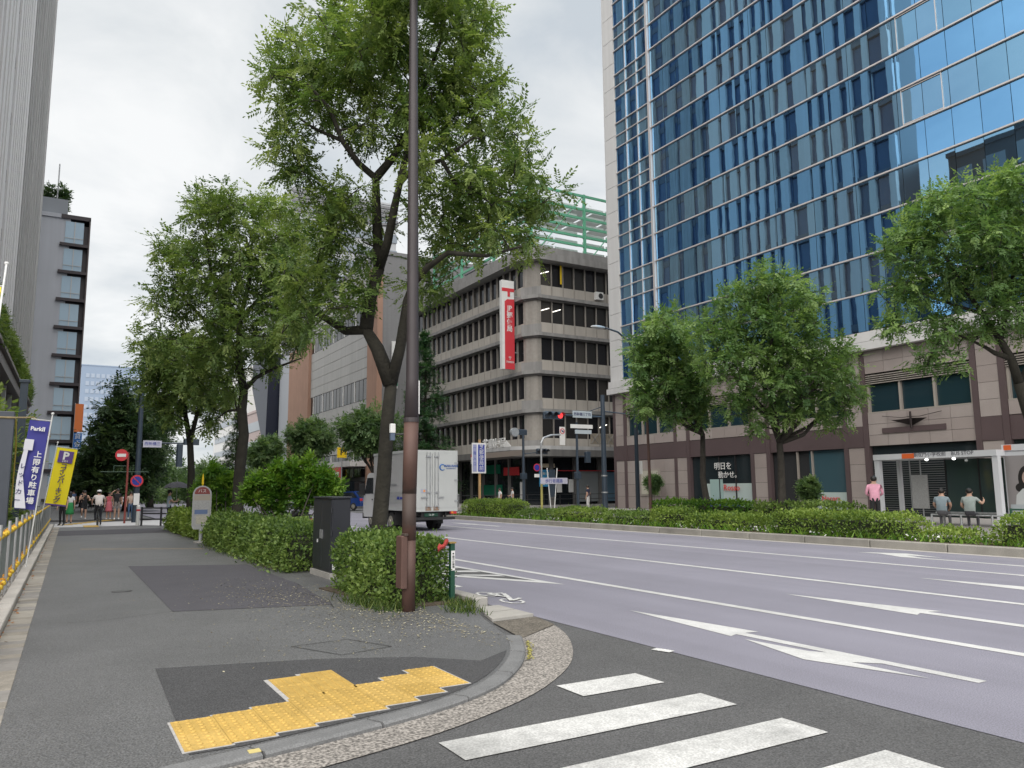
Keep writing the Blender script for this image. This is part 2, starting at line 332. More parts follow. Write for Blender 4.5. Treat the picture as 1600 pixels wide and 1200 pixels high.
pebbles(np.c_[XL(yy)-rng.uniform(0.18, 0.95, 9000), yy, np.full(9000, 0.05)], 0.012, 0.035, 'gravel', rampmat('gravel', [(0.12, 0.11, 0.10), (0.35, 0.32, 0.29), (0.5, 0.47, 0.43)]), 'loose grey gravel under the scaffold fence', 'gravel')
# fallen blossom and grit round the near hedge
def near(n, cx, cy, sx, sy): return np.c_[rng.normal(cx, sx, n), rng.normal(cy, sy, n), np.full(n, Z+0.009)]
P = np.concatenate([near(1500, 3.7, 9.6, 0.55, 0.9), near(1100, 3.2, 11.8, 0.55, 1.0), near(700, 4.1, 8.4, 0.25, 0.7), near(350, 2.6, 13.0, 0.8, 1.8), near(250, 3.0, 8.2, 0.8, 0.7)])
P = P[(P[:, 0] < 4.25) & ~((P[:, 1] > 10.1) & (P[:, 0] > 3.85)) & (P[:, 1] > 6.9) & (P[:, 0] > 0.8) & (P[:, 0] < 2.35+0.255*P[:, 1])]
scatter_quads(P, 0.007, 0.017, 'fallen_petals', rampmat('petals', [(0.11, 0.09, 0.06), (0.28, 0.25, 0.16), (0.44, 0.41, 0.29)]), 0.3, label='fallen yellowish petals and grit strewn round the near hedge', cat='petals')
P = np.c_[4.0+0.10*rng.normal(size=160)+0.13*np.linspace(0, 1, 160), np.linspace(6.35, 7.1, 160), np.full(160, 0.02)]; P[:, 0] = np.interp(P[:, 1], [p[1] for p in kout[25:]], [p[0] for p in kout[25:]])+0.03+np.abs(rng.normal(0, 0.025, 160))
scatter_quads(P, 0.008, 0.02, 'gutter_litter', rampmat('gutter_litter', [(0.15, 0.14, 0.04), (0.40, 0.36, 0.10)]), 0.4, label='line of yellow fallen leaves along the curved kerb', cat='leaves')
P = np.c_[XL(yy[:160])+rng.uniform(0.0, 0.08, 160), yy[:160], np.full(160, 0.06)]
scatter_quads(P, 0.012, 0.03, 'dry_leaves', rampmat('dry', [(0.20, 0.08, 0.03), (0.33, 0.16, 0.06)]), 0.5, label='dry brown leaves lying against the pale kerb', cat='leaves')

def groove(pts, w_=0.006):
    mb = MB()
    for a, b in zip(pts[:-1], pts[1:]):
        d = Vector((b[0]-a[0], b[1]-a[1])).normalized(); q = Vector((-d.y, d.x))*w_; mb.add([(a[0]-q.x, a[1]-q.y, Z+0.0062), (b[0]-q.x, b[1]-q.y, Z+0.0062), (b[0]+q.x, b[1]+q.y, Z+0.0062), (a[0]+q.x, a[1]+q.y, Z+0.0062)], [(0, 1, 2, 3)])
    return struct('pavement_joint', mb, M('dark_seam', (0.03, 0.03, 0.03), 0.9))
groove([(2.15, 8.05), (2.75, 8.1), (3.0, 7.5), (2.45, 7.38), (2.15, 8.05)]); groove([(1.45, 11.2), (0.6, 10.9), (0.2, 10.95)], 0.004); groove([(0.3, 20.1), (1.7, 19.6), (3.5, 19.9)], 0.005); groove([(3.62, 13.2), (3.3, 12.2), (3.5, 11.2), (3.3, 10.3)], 0.004)
lid = empty('utility_lid', kind='structure'); MB().prism([(1.02+0.15*math.cos(t), 13.9+0.15*math.sin(t)) for t in np.linspace(0, 6.283, 21)[:-1]], Z-0.01, Z+0.006).build('frame', M('lid_iron', (0.07, 0.07, 0.072), 0.6, 0.3, var=0.2), lid); MB().prism([(1.02+0.125*math.cos(t), 13.9+0.125*math.sin(t)) for t in np.linspace(0, 6.283, 21)[:-1]], Z, Z+0.009).build('cover', M('lid_iron_b', (0.10, 0.10, 0.10), 0.55, 0.3, var=0.3, vs=30), lid)
# tactile paving: every tile a piece with its own dots or bars
tp = empty('tactile_paving', kind='structure')
def tact_tile(kind, w_, d_, mat):
    mb = MB(); mb.box(0.0015, w_-0.0015, 0.0015, d_-0.0015, 0.0, 0.005)
    if kind == 'dots':
        for i in range(4):
            for j in range(5):
                cx, cy = w_*(i+0.5)/4, d_*(j+0.5)/5; k = 8; b = len(mb.v)
                mb.add([(cx+0.019*math.cos(t*0.785), cy+0.019*math.sin(t*0.785), 0.006) for t in range(k)]+[(cx+0.011*math.cos(t*0.785), cy+0.011*math.sin(t*0.785), 0.013) for t in range(k)],
                       [(t, (t+1) % k, k+(t+1) % k, k+t) for t in range(k)]+[tuple(range(k, 2*k))])
    else:
        for i in range(4):
            cx = w_*(i+0.5)/4; mb.add([(cx-0.018, 0.03, 0.006), (cx+0.018, 0.03, 0.006), (cx+0.018, d_-0.03, 0.006), (cx-0.018, d_-0.03, 0.006), (cx-0.011, 0.037, 0.013), (cx+0.011, 0.037, 0.013), (cx+0.011, d_-0.037, 0.013), (cx-0.011, d_-0.037, 0.013)],
                                     [(4, 5, 6, 7), (0, 1, 5, 4), (1, 2, 6, 5), (2, 3, 7, 6), (3, 0, 4, 7)])
    return mb.mesh('tactile_tile', mat)
tw, td = 0.276, 0.345
tm = [tact_tile('dots', tw, td, m_tact), tact_tile('dots', tw, td, M('tactile_yellow_pale', (0.56, 0.37, 0.10), 0.75, var=0.14, vs=9, speck=0.12, ss=70, dirt=0.30))]
tb = tact_tile('bars', tw, td, m_tact)
bots = [5.21, 5.24, 5.30, 5.37, 5.43, 5.51, 5.63, 5.77]
mb = MB()
for i, b in enumerate(bots):
    x = 0.77+i*tw
    for j in range(2): link('tactile_tile', random.choice(tm), tp, (x, b+j*td, Z+0.005))
    top = b+2*td
    if i in (3, 4):
        for j in range(2): link('tactile_tile', tb, tp, (x+0.02, b+(2+j)*td, Z+0.005))
        top = b+4*td
    mb.box(x-0.014, x+tw+0.014, b-0.014, top+0.014, Z+0.0015, Z+0.0065)
mb.build('tile_adhesive_edge', M('grey_adhesive', (0.42, 0.41, 0.40), 0.7, var=0.2, vs=20), tp)
# ------------------------------------------------ painted markings
zb = empty('zebra_crossing', kind='structure')
strip = MB(); 
for k, (x0, x1) in enumerate([(3.62, 4.43), (2.20, 4.44), (2.20, 4.45), (2.20, 4.45), (2.2, 4.45), (2.2, 4.45), (2.2, 4.45), (2.2, 4.45)]):
    y1 = 5.465-0.78*k; y0 = y1-0.375
    MB().poly([(x0, y0), (x1, y0-0.01), (x1, y1-0.01), (x0, y1)], 0.004).build('stripe', m_zebra, zb)
def marking(name, polys, m=m_mark, z=0.004):
    mb = MB()
    for i, p in enumerate(polys): mb.poly(p, z+0.0006*i)
    return struct(name, mb, m)
def rect(x0, x1, y0, y1): return [(x0, y0), (x1, y0), (x1, y1), (x0, y1)]
for x in (7.96, 11.24, 14.73):
    marking('lane_line', [rect(x-0.075, x+0.075, -30, 41)]); marking('lane_line', [rect(x-0.075, x+0.075, 60, 230)])
marking('lane_arrow', [[(6.58, 8.18), (6.36, 6.20), (6.49, 6.25), (6.545, 3.70), (6.665, 3.70), (6.63, 6.25), (6.80, 6.22)], [(6.36, 6.01), (6.08, 5.03), (6.36, 3.99), (6.345, 4.72), (6.56, 4.50), (6.55, 5.05), (6.42, 5.25)]])
marking('lane_arrow', [[(9.48, 8.13), (9.28, 5.93), (9.45, 6.0), (9.50, 1.5), (9.64, 1.5), (9.62, 6.0), (9.79, 5.93)]])
marking('lane_arrow', [[(12.95, 8.25), (12.70, 5.9), (12.88, 6.0), (12.9, 2.0), (13.06, 2.0), (13.05, 6.0), (13.24, 5.9)]])
marking('lane_arrow', [[(16.28, 6.0), (16.43, 6.0), (16.48, 10.3), (16.85, 10.9), (16.86, 10.1), (17.25, 11.2), (16.72, 12.1), (16.74, 11.5), (16.34, 10.7)]])
marking('lane_arrow', [[(16.3, 33.5), (16.05, 31.2), (16.22, 31.2), (16.22, 28.8), (16.4, 28.8), (16.4, 31.2), (16.58, 31.2)]])
marking('hatched_island', [[(7.42, 10.9), (7.30, 15.0), (7.16, 15.0), (7.30, 11.6)], [(7.42, 10.9), (7.30, 11.6), (6.55, 13.2), (6.30, 15.0), (6.12, 15.0), (6.40, 13.0)], [(7.2, 12.5), (7.22, 12.8), (6.62, 13.25), (6.66, 13.05)], [(7.17, 13.4), (7.19, 13.75), (6.48, 14.1), (6.52, 13.85)], [(7.15, 14.3), (7.16, 14.7), (6.40, 15.0), (6.42, 14.7)]])
struct('island_infill', MB().poly([(7.38, 11.2), (7.24, 15.0), (6.2, 15.0), (6.5, 13.0)], 0.002), m_side)
# worn bicycle mark by the kerb
def stroke(p, q, t=0.035):
    d = Vector((q[0]-p[0], q[1]-p[1])).normalized(); n_ = Vector((-d.y, d.x))*t; return [(p[0]-n_.x, p[1]-n_.y), (q[0]-n_.x, q[1]-n_.y), (q[0]+n_.x, q[1]+n_.y), (p[0]+n_.x, p[1]+n_.y)]
bk = []
for cx, cy in ((5.72, 9.75), (5.76, 10.55)):
    for k in range(8):
        a, b = k*math.pi/4, (k+1)*math.pi/4; bk.append(stroke((cx+0.13*math.cos(a), cy+0.26*math.sin(a)), (cx+0.13*math.cos(b), cy+0.26*math.sin(b)), 0.022))
bk += [stroke((5.72, 9.75), (5.86, 10.1)), stroke((5.86, 10.1), (5.76, 10.55)), stroke((5.72, 9.75), (5.95, 9.9)), stroke((5.86, 10.1), (5.98, 10.45)), stroke((5.76, 10.55), (6.0, 10.5))]
marking('bicycle_mark', bk, m_markw); marking('edge_dash', [rect(5.74, 5.88, 11.6, 12.1)], m_markw); marking('edge_dash', [stroke((5.30, 5.95), (5.24, 6.15), 0.05)], m_markw)
# far side of the junction on the left: pale ramp, tactile line, next pavement
struct('junction_ramp', MB().poly([(XL(41), 40.4), (3.75, 40.4), (5.0, 38.4), (5.2, 48), (XL(46), 46)], -0.001), M('pale_ramp', (0.50, 0.50, 0.51), 0.8, var=0.08, vs=1))
struct('pavement_far', MB().prism([(XL(52)-0.5, 51.0), (5.0, 49.5), (5.0, 300), (3.5, 300)], -0.03, 0.05), m_walk)
tp2 = empty('tactile_line', kind='structure'); tl = MB().box(-0.3, 0.3, -0.15, 0.15, 0, 0.012).mesh('tactile_tile', m_tact)
for k in range(14): link('tactile_tile', tl, tp2, (0.6+k*0.22, 44.2+k*0.55, 0.004))
for k in range(6): link('tactile_tile', tl, tp2, (1.55, 39.6+k*0.31, 0.045))
# ------------------------------------------------ right side: gutter, kerb, bed and pavement
struct('road_gutter', MB().poly([(18.02, -60), (18.27, -60), (18.27, 43.2), (18.02, 43.2)], 0.001), M('gutter_concrete', (0.42, 0.40, 0.38), 0.85, var=0.1, vs=1))
fk = empty('far_kerb', kind='structure')
m_fk = M('far_kerb_stone', (0.30, 0.285, 0.255), 0.85, var=0.14, vs=1.3, speck=0.1, ss=60, streak=0.12, dirt=0.2)
fm = MB().cbox(-0.0, 0.2, 0.012, 2.018, -0.02, 0.20, 0.02).mesh('kerb_stone', m_fk)
for k in range(24): link('kerb_stone', fm, fk, (18.27, -5.43+k*2.03, random.uniform(-0.004, 0.004)))
struct('far_bed', MB().prism([(18.47, -20), (20.4, -20), (20.4, 43.0), (18.47, 43.0)], -0.03, 0.19), m_soil)
struct('far_pavement', MB().prism([(20.4, -20), (33.4, -20), (33.4, 43.0), (20.4, 43.0)], -0.03, 0.19), m_rpave)
struct('post_office_pavement', MB().prism([(23.5, 53.2), (60, 53.2), (60, 56), (34.5, 56), (34.5, 300), (23.5, 300)], -0.03, 0.17), m_rpave)
# ================================================================ BUILDINGS
_R = np.array([[0.86181458, 0.06024901, 0.50363249], [-0.507146, 0.11970346, 0.85350689], [-0.00886361, -0.99097989, 0.13371723]])
def in_view(p):
    q = _R.T @ (np.array(p)-np.array([0, 0, 1.6]))
    if q[2] < 1: return False, 1e9
    x, y = 800+1205*q[0]/q[2], 600+1205*q[1]/q[2]; return (-30 < x < 1640 and -40 < y < 1240), q[2]
def glassmat(name, tint, mixc, fac):
    m = bpy.data.materials.new(name); m.use_nodes = True; MATS[name] = m; n = m.node_tree.nodes; l = m.node_tree.links; p = n['Principled BSDF']; o = n['Material Output']
    p.inputs['Base Color'].default_value = (*tint, 1); p.inputs['Metallic'].default_value = 1; p.inputs['Roughness'].default_value = 0.012
    d = n.new('ShaderNodeBsdfDiffuse'); d.inputs[0].default_value = (*mixc, 1); x = n.new('ShaderNodeMixShader'); x.inputs[0].default_value = fac
    l.new(p.outputs[0], x.inputs[1]); l.new(d.outputs[0], x.inputs[2]); l.new(x.outputs[0], o.inputs['Surface'])
    t = n.new('ShaderNodeTexNoise'); t.inputs['Scale'].default_value = 0.9; t.inputs['Detail'].default_value = 1; g = n.new('ShaderNodeNewGeometry'); l.new(g.outputs['Position'], t.inputs['Vector'])
    b = n.new('ShaderNodeBump'); b.inputs['Strength'].default_value = 0.014; b.inputs['Distance'].default_value = 0.06; l.new(t.outputs['Fac'], b.inputs['Height']); l.new(b.outputs[0], p.inputs['Normal'])
    return m
g_span = [glassmat('blue_spandrel_glass', (0.25, 0.55, 0.90), (0.04, 0.06, 0.09), 0.10), glassmat('blue_spandrel_glass_b', (0.27, 0.58, 0.93), (0.04, 0.06, 0.09), 0.10)]
g_vis = [glassmat('blue_vision_glass', (0.29, 0.56, 0.80), (0.20, 0.22, 0.21), 0.15), glassmat('blue_vision_glass_b', (0.29, 0.56, 0.80), (0.08, 0.10, 0.12), 0.16), glassmat('blue_vision_glass_c', (0.29, 0.56, 0.82), (0.14, 0.14, 0.12), 0.16)]
m_rail = M('pale_metal_rail', (0.62, 0.58, 0.57), 0.35, 0.3); m_clad = M('white_cladding', (0.56, 0.555, 0.55), 0.5, var=0.03, vs=0.8, streak=0.10)
m_gran = M('pink_granite', (0.31, 0.268, 0.252), 0.45, var=0.06, vs=1.2, speck=0.10, ss=60, streak=0.06)
m_gran2 = M('pink_granite_pale', (0.33, 0.288, 0.270), 0.45, var=0.06, vs=1.2, speck=0.10, ss=60, streak=0.06)
m_gran3 = M('pink_granite_warm', (0.29, 0.248, 0.232), 0.45, var=0.06, vs=1.2, speck=0.10, ss=60)
m_brown = M('brown_stone', (0.092, 0.066, 0.068), 0.4, var=0.08, vs=1, speck=0.06)
m_joint = M('dark_joint', (0.05, 0.04, 0.04), 0.9)
# ---- blue glass tower -------------------------------------------------
GT = empty('glass_tower', (36, 25, 0), label='tall blue mirror-glass office tower on a brown granite base', cat='building')
O = -36, -25
def gl(mb, name, m, parent=GT, **k):
    o = mb.build(name, m, parent, **k); o.location = (-36, -25, 0) if parent is GT else (0, 0, 0); return o
gl(MB().box(33.12, 60, -3, 41.15, 8.6, 62), 'core', M('tower_core', (0.03, 0.04, 0.06), 0.7))
gl(MB().prism([(33.3, -3), (60, -3), (60, 42.1), (33.3, 42.1)], 0.0, 7.9), 'base_wall', m_joint)
PW = 1.22; ROW = 1.84
cols = [(41.0-(i+1)*1.2, 41.0-i*1.2, True) for i in range(3)]+[(37.22-(i+1)*PW, 37.22-i*PW, False) for i in range(32)]
rows = [(8.85+k*ROW, 8.85+(k+1)*ROW, k) for k in range(19)]
cells = []
for (y0, y1, lf) in cols:
    for (z0, z1, k) in rows:
        v, d = in_view((33, (y0+y1)/2, (z0+z1)/2)); cells.append((not v, d, y0, y1, z0, z1, k, lf))
cells.sort(key=lambda c: (c[0], c[1]))
pmesh = {}
def pane_mesh(wd, mat):
    key = (round(wd, 2), mat.name)
    if key not in pmesh: pmesh[key] = MB().box(0, 0.02, -wd/2+0.012, wd/2-0.012, -ROW/2+0.035, ROW/2-0.035).mesh('glass_pane', mat)
    return pmesh[key]
rest = {}
for i, (nv, d, y0, y1, z0, z1, k, lf) in enumerate(cells):
    mat = random.choice(g_vis) if k % 2 == 1 else random.choice(g_span)
    rz, ry = random.gauss(0, 0.0032), random.gauss(0, 0.0022)
    if i < 300:
        o = link('glass_pane', pane_mesh(y1-y0, mat), GT, (33-36, (y0+y1)/2-25, (z0+z1)/2), (0, ry, rz))
    else:
        mb = rest.setdefault(mat.name, MB()); hw, hz = (y1-y0)/2-0.012, ROW/2-0.035; cy, cz = (y0+y1)/2, (z0+z1)/2
        mb.quad(*[(33+s*hw*rz*-1+t*hz*ry, cy+s*hw, cz+t*hz) for s, t in ((1, -1), (-1, -1), (-1, 1), (1, 1))])
pf = MB(); mats_ = []
for nm, mb in rest.items(): pf.mi = len(mats_); mats_.append(MATS[nm]); pf.add(mb.v, mb.f)
o = gl(pf, 'pane_field', mats_); o['kind'] = 'stuff'
for k in range(1, 19):
    z = 8.85+k*ROW; gl(MB().box(32.90, 33.1, -3, 37.22, z-0.036, z+0.036), 'rail', m_rail); gl(MB().box(32.90, 33.1, 37.44, 41.0, z-0.033, z+0.033), 'rail', m_rail)
    if k % 2 == 1: gl(MB().box(32.92, 33.1, 37.44, 41.0, z+ROW/2-0.03, z+ROW/2+0.03), 'rail', m_rail)
for y in (38.6, 39.8): gl(MB().box(32.93, 33.1, y-0.03, y+0.03, 8.85, 44), 'mullion', m_rail)
gl(MB().box(32.84, 33.1, 37.25, 37.32, 8.85, 44), 'mullion', m_rail); gl(MB().box(32.84, 33.1, 37.36, 37.43, 8.85, 44), 'mullion', m_rail)
# opening lights with their own frame
for y0, zz in ((18.0, 1), (18.0, 5), (18.0, 7)):
    z0 = 8.85+zz*ROW
    mb = MB(); 
    for a in (y0, y0+1.9): mb.box(32.95, 32.99, a-0.018, a+0.018, z0+0.06, z0+ROW-0.05)
    for b in (z0+0.08, z0+ROW-0.12): mb.box(32.952, 32.988, y0+0.018, y0+1.882, b, b+0.036)
    gl(mb, 'window_frame', m_rail)
# white corner pier built of panels
wp = MB().cbox(0, 1.15, 0, 1.15, 0.012, 1.828, 0.01).mesh('corner_panel', m_clad)
for k in range(20): link('corner_panel', wp, GT, (32.93-36, 41.02-25, 8.85-ROW+k*ROW+1.0))
gl(MB().prism([(32.94, 42.18), (58, 42.18), (58, 42.3), (32.94, 42.3)], 8.0, 46), 'side_wall', m_clad)
# cornice
gl(MB().box(32.72, 33.3, -3, 42.3, 8.32, 8.80), 'cornice', m_clad); gl(MB().box(32.60, 33.3, -3, 42.36, 7.92, 8.30), 'cornice', m_clad)
gl(MB().box(32.66, 33.3, -3, 42.33, 8.295, 8.325), 'cornice_groove', m_joint)
# granite base
PIERS = [41.5, 35.5, 29.4, 23.5, 17.2, 11.1, 5.0]
gm = {}
def gpanel(w_, h_):
    k = (round(w_, 2), round(h_, 2), random.randint(0, 2))
    if k not in gm: gm[k] = MB().box(-0.03, 0.03, 0.007, w_-0.007, 0.007, h_-0.007).mesh('granite_panel', (m_gran, m_gran2, m_gran3)[k[2]])
    return gm[k]
def panels(x, ya, yb, za, zb, nw, nh):
    w_, h_ = (yb-ya)/nw, (zb-za)/nh
    for i in range(nw):
        for j in range(nh): link('granite_panel', gpanel(w_, h_), GT, (x-36, ya+i*w_-25, za+j*h_))
for p in PIERS:
    panels(33.0, p-0.42, p+0.42, 0.2, 3.35, 1, 4); panels(33.0, p-0.42, p+0.42, 4.35, 7.9, 1, 5)
    gl(MB().box(32.94, 33.2, p-0.42, p+0.42, 3.36, 4.34), 'pier_band', m_brown)
    for s in (-1, 1): 
        a, b = sorted((p+s*0.43, p+s*0.68)); gl(MB().box(32.95, 33.2, a, b, 0.2, 7.9), 'pier_edge', m_brown)
g_low = M('low_window_glass', (0.015, 0.035, 0.045), 0.03, spec=0.8); m_lframe = M('beige_frame', (0.30, 0.27, 0.24), 0.5)
m_door = M('dark_shop_glass', (0.02, 0.028, 0.032), 0.05, spec=0.7); m_teal = M('teal_shop_glass', (0.045, 0.09, 0.11), 0.06, spec=0.7); m_frost = M('frosted_film', (0.42, 0.50, 0.48), 0.35)
for i in range(len(PIERS)-1):
    yb, ya = PIERS[i]-0.69, PIERS[i+1]+0.69
    lowz = 4.36
    if i == 3: lowz = 3.40
    else:
        gl(MB().box(33.02, 33.25, ya, yb, 3.36, 4.34), 'fascia_band', m_brown)
    panels(33.03, ya, yb, lowz, 4.93, 5, 1 if i != 3 else 3); panels(33.03, ya, yb, 6.82, 7.9, 5, 2)
    w3 = (yb-ya-0.16)/3
    gl(MB().box(33.2, 33.26, ya, yb, 4.95, 6.3), 'window_glass', g_low)
    for k in range(4): y = ya+k*(yb-ya-0.1)/3; gl(MB().box(33.06, 33.2, y, y+0.1, 4.95, 6.3), 'window_mullion', m_lframe)
    gl(MB().box(33.0, 33.22, ya, yb, 4.93, 4.99), 'sill', m_lframe)
    for k in range(5): gl(MB().add([(33.0, ya, 6.34+k*0.095), (33.0, yb, 6.34+k*0.095), (33.14, yb, 6.40+k*0.095), (33.14, ya, 6.40+k*0.095), (33.0, ya, 6.315+k*0.095), (33.0, yb, 6.315+k*0.095)], [(0, 1, 2, 3), (4, 5, 1, 0)]), 'louvre_slat', m_lframe)
    # street level
    if i == 0:
        panels(33.03, ya, yb, 0.2, 3.33, 5, 4)
        f = gl(MB().box(32.96, 33.1, 37.6, 39.5, 1.0, 2.75), 'shop_window', m_lframe); MB().box(32.93, 32.965, 37.75, 39.35, 1.12, 2.62).build('pane', M('lit_shop_glass', (0.45, 0.43, 0.36), 0.1), f)
    elif i == 1:
        gl(MB().box(33.2, 33.25, ya, yb, 0.2, 3.34), 'shop_glass', m_door)
        gl(MB().box(33.15, 33.19, ya+0.05, ya+3.6, 0.3, 1.75), 'frosted_panel', m_frost); gl(MB().box(33.12, 33.145, ya+2.3, ya+3.3, 0.3, 2.0), 'frosted_panel', M('frosted_film_b', (0.30, 0.42, 0.40), 0.4))
        for y in (ya+1.25, ya+2.5, ya+3.75): gl(MB().box(33.1, 33.2, y, y+0.06, 0.2, 3.34), 'window_mullion', m_black)
        t = text('明日を', 0.46, m_white, (33.08, ya+2.2, 2.72), (0, -1, 0), parent=GT, depth=0.01); t.location = (-36, -25, 0)
        t = text('動かせ。', 0.42, m_white, (33.08, ya+1.75, 2.22), (0, -1, 0), parent=GT, depth=0.01); t.location = (-36, -25, 0)
        t = text('Rosso', 0.5, M('red_lettering', (0.6, 0.05, 0.04), 0.5), (33.08, ya+1.6, 1.5), (0, -1, 0), parent=GT, depth=0.01); t.location = (-36, -25, 0)
        mb = MB(); [mb.ball((32.7+random.uniform(-0.1, 0.1), ya+0.8+k*0.28, 0.42+random.uniform(0, 0.15)), 0.2, 0.22, 0.18, 7, 5) for k in range(9)]
        o = mb.build('blue_flowers', M('blue_petals', (0.03, 0.025, 0.20), 0.7, var=0.5, vs=20, bump=1, bs=40)); tag(o, 'low row of deep blue flowers below the dark shop window', 'flowers', kind='stuff')
    elif i == 2:
        gl(MB().box(33.22, 33.27, yb-2.3, yb, 0.2, 3.34), 'entrance_recess', m_dark)
        gl(MB().box(33.2, 33.25, ya, yb-2.3, 0.2, 3.34), 'shop_glass', m_teal); gl(MB().box(33.14, 33.18, ya, ya+1.9, 0.22, 1.25), 'frosted_panel', m_frost)
        for y in (ya+1.95, ya+2.85): gl(MB().box(33.08, 33.2, y, y+0.07, 0.2, 3.34), 'window_mullion', m_lframe)
        t = text('Nocora', 0.34, M('red_lettering', (0.6, 0.05, 0.04), 0.5), (33.1, ya+1.0, 0.95), (0, -1, 0), parent=GT, depth=0.01); t.location = (-36, -25, 0)
    else:
        gl(MB().box(33.2, 33.25, ya, yb, 0.2, 3.36), 'shop_glass', m_door)
        sl = MB().box(33.12, 33.15, ya, yb, 0, 0.035).mesh('shutter_slat', M('shutter_metal', (0.10, 0.105, 0.11), 0.45, 0.4))
        for k in range(24): link('shutter_slat', sl, GT, (-36, -25, 0.35+k*0.10))
        if i == 3:
            gl(MB().box(32.96, 33.02, 19.1, 22.1, 3.96, 4.2), 'sign_strip', m_brown)
            mb = MB(); mb.tube([(32.9, 19.2, 4.75), (32.85, 20.2, 4.60), (32.8, 20.6, 4.62)], 0.015, 5); mb.tube([(32.9, 22.0, 4.75), (32.85, 21.0, 4.60), (32.8, 20.6, 4.62)], 0.015, 5); mb.add([(32.7, 19.75, 4.5), (32.95, 20.6, 4.22), (32.7, 21.45, 4.5), (32.95, 20.6, 4.56)], [(0, 1, 2, 3), (3, 2, 1, 0)]); mb.tube([(32.85, 20.6, 4.1), (32.85, 20.6, 4.85)], 0.05, 6)
            gl(mb, 'wall_emblem', M('dark_bronze', (0.05, 0.04, 0.04), 0.4, 0.6))
# ---- post office -------------------------------------------------------
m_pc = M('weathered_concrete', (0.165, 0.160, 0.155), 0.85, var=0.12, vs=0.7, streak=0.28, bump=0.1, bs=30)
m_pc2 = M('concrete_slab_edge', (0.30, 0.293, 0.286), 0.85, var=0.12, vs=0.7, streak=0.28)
m_pp = M('beige_spandrel', (0.47, 0.435, 0.392), 0.7, var=0.08, vs=0.6, streak=0.18); m_fin = M('beige_fin', (0.33, 0.305, 0.275), 0.7, var=0.1, streak=0.2)
pg = [M('office_glass_a', (0.016, 0.016, 0.019), 0.05, spec=0.35), M('office_glass_b', (0.035, 0.034, 0.034), 0.10, spec=0.35), M('office_glass_c', (0.065, 0.06, 0.055), 0.2, spec=0.35), M('office_glass_d', (0.022, 0.022, 0.027), 0.06, spec=0.35)]
PO = empty('post_office', (44, 66, 0), label='grey concrete post office with stacked window bands and a red blade sign', cat='building')
def po(mb, name, m, parent=PO, **k):
    o = mb.build(name, m, parent, **k)
    if parent is PO: o.location = (-44, -66, 0)
    return o
PY1 = 80.0
def outline(off, x1=62): return [(34-off, PY1), (34-off, 55.9-off*0.4), (34.9-off*0.4, 54.5-off), (x1, 54.5-off), (x1, PY1)]
po(MB().prism(outline(-0.75), 0.1, 21.3), 'core', M('office_core', (0.04, 0.04, 0.042), 0.8))
SL = [4.55, 7.95, 11.25, 14.55, 17.85, 21.15]
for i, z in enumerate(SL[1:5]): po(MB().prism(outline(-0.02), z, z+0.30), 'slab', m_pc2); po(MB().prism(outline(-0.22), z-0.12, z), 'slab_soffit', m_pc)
po(MB().prism(outline(0.45), 21.15, 21.75), 'roof_slab', m_pc2); po(MB().prism(outline(0.30), 21.75, 22.35), 'parapet', m_pc2)
pane_l = [MB().box(0.0, 0.03, 0.04, 1.16, 0, 2.02).mesh('window', m) for m in pg]; pane_r = [MB().box(0.04, 1.16, 0.0, 0.03, 0, 2.02).mesh('window', m) for m in pg]
span_l = MB().box(-0.02, 0.1, 0.03, 1.17, 0, 0.95).mesh('spandrel', m_pp); span_r = MB().box(0.03, 1.17, -0.02, 0.1, 0, 0.95).mesh('spandrel', m_pp)
fin_l = MB().box(-0.14, 0.05, -0.03, 0.03, 0, 2.98).mesh('fin', m_fin); fin_r = MB().box(-0.035, 0.035, -0.10, 0.05, 0, 2.98).mesh('mullion', m_fin)
nl, nr = 19, 8
for fl in range(5):
    z = SL[fl]+0.30
    for k in range(nl):
        y = 56.25+k*1.2; wv = random.choices(range(4), (5, 3, 1.5, 4))[0]
        link('window', pane_l[wv], PO, (34.62-44, y-66, z+0.95)); link('spandrel', span_l, PO, (34.45-44, y-66, z)); link('fin', fin_l, PO, (34.55-44, y-66, z))
    for k in range(nr):
        x = 35.35+k*1.2; wv = random.choices(range(4), (4, 3, 2, 3))[0]
        link('window', pane_r[wv], PO, (x-44, 55.14-66, z+0.95)); link('spandrel', span_r, PO, (x-44, 54.97-66, z)); link('mullion', fin_r, PO, (x-44, 55.02-66, z))
    po(MB().prism([(34.42, 56.22), (34.46, 55.95), (34.75, 55.4), (35.05, 55.0), (35.32, 54.95), (35.32, 55.3), (34.9, 56.22)], z, z+2.98), 'corner_column', m_fin)
    po(MB().prism([(34.1, 56.2), (34.9, 54.85), (35.3, 54.75), (35.3, 54.9), (35.0, 55.0), (34.25, 56.3)], z+0.02, z+0.75), 'corner_parapet', m_pc2)
mb = MB(); mb.box(41.1, 41.9, 54.55, 54.9, 18.4, 19.1); au = po(mb, 'air_unit', m_white); MB().disc((41.6, 54.54, 18.75), (0, 1, 0), 0.25, 0.03, 14).build('fan', m_black, au)
po(MB().box(37.45, 37.6, 54.9, 54.95, 19.4, 21.1), 'yellow_strip', m_yellow)
for fl, ks in ((3, (0, 1)), (4, (0,)), (0, (5,))):                   # lit ceiling tubes behind the glass
    for k in ks: po(MB().tube([(35.5+k*1.2, 55.11, SL[fl]+2.3), (36.35+k*1.2, 55.11, SL[fl]+2.6)], 0.035, 5), 'ceiling_tube', M('lit_tube', (1.0, 0.95, 0.85), emit=0.9))
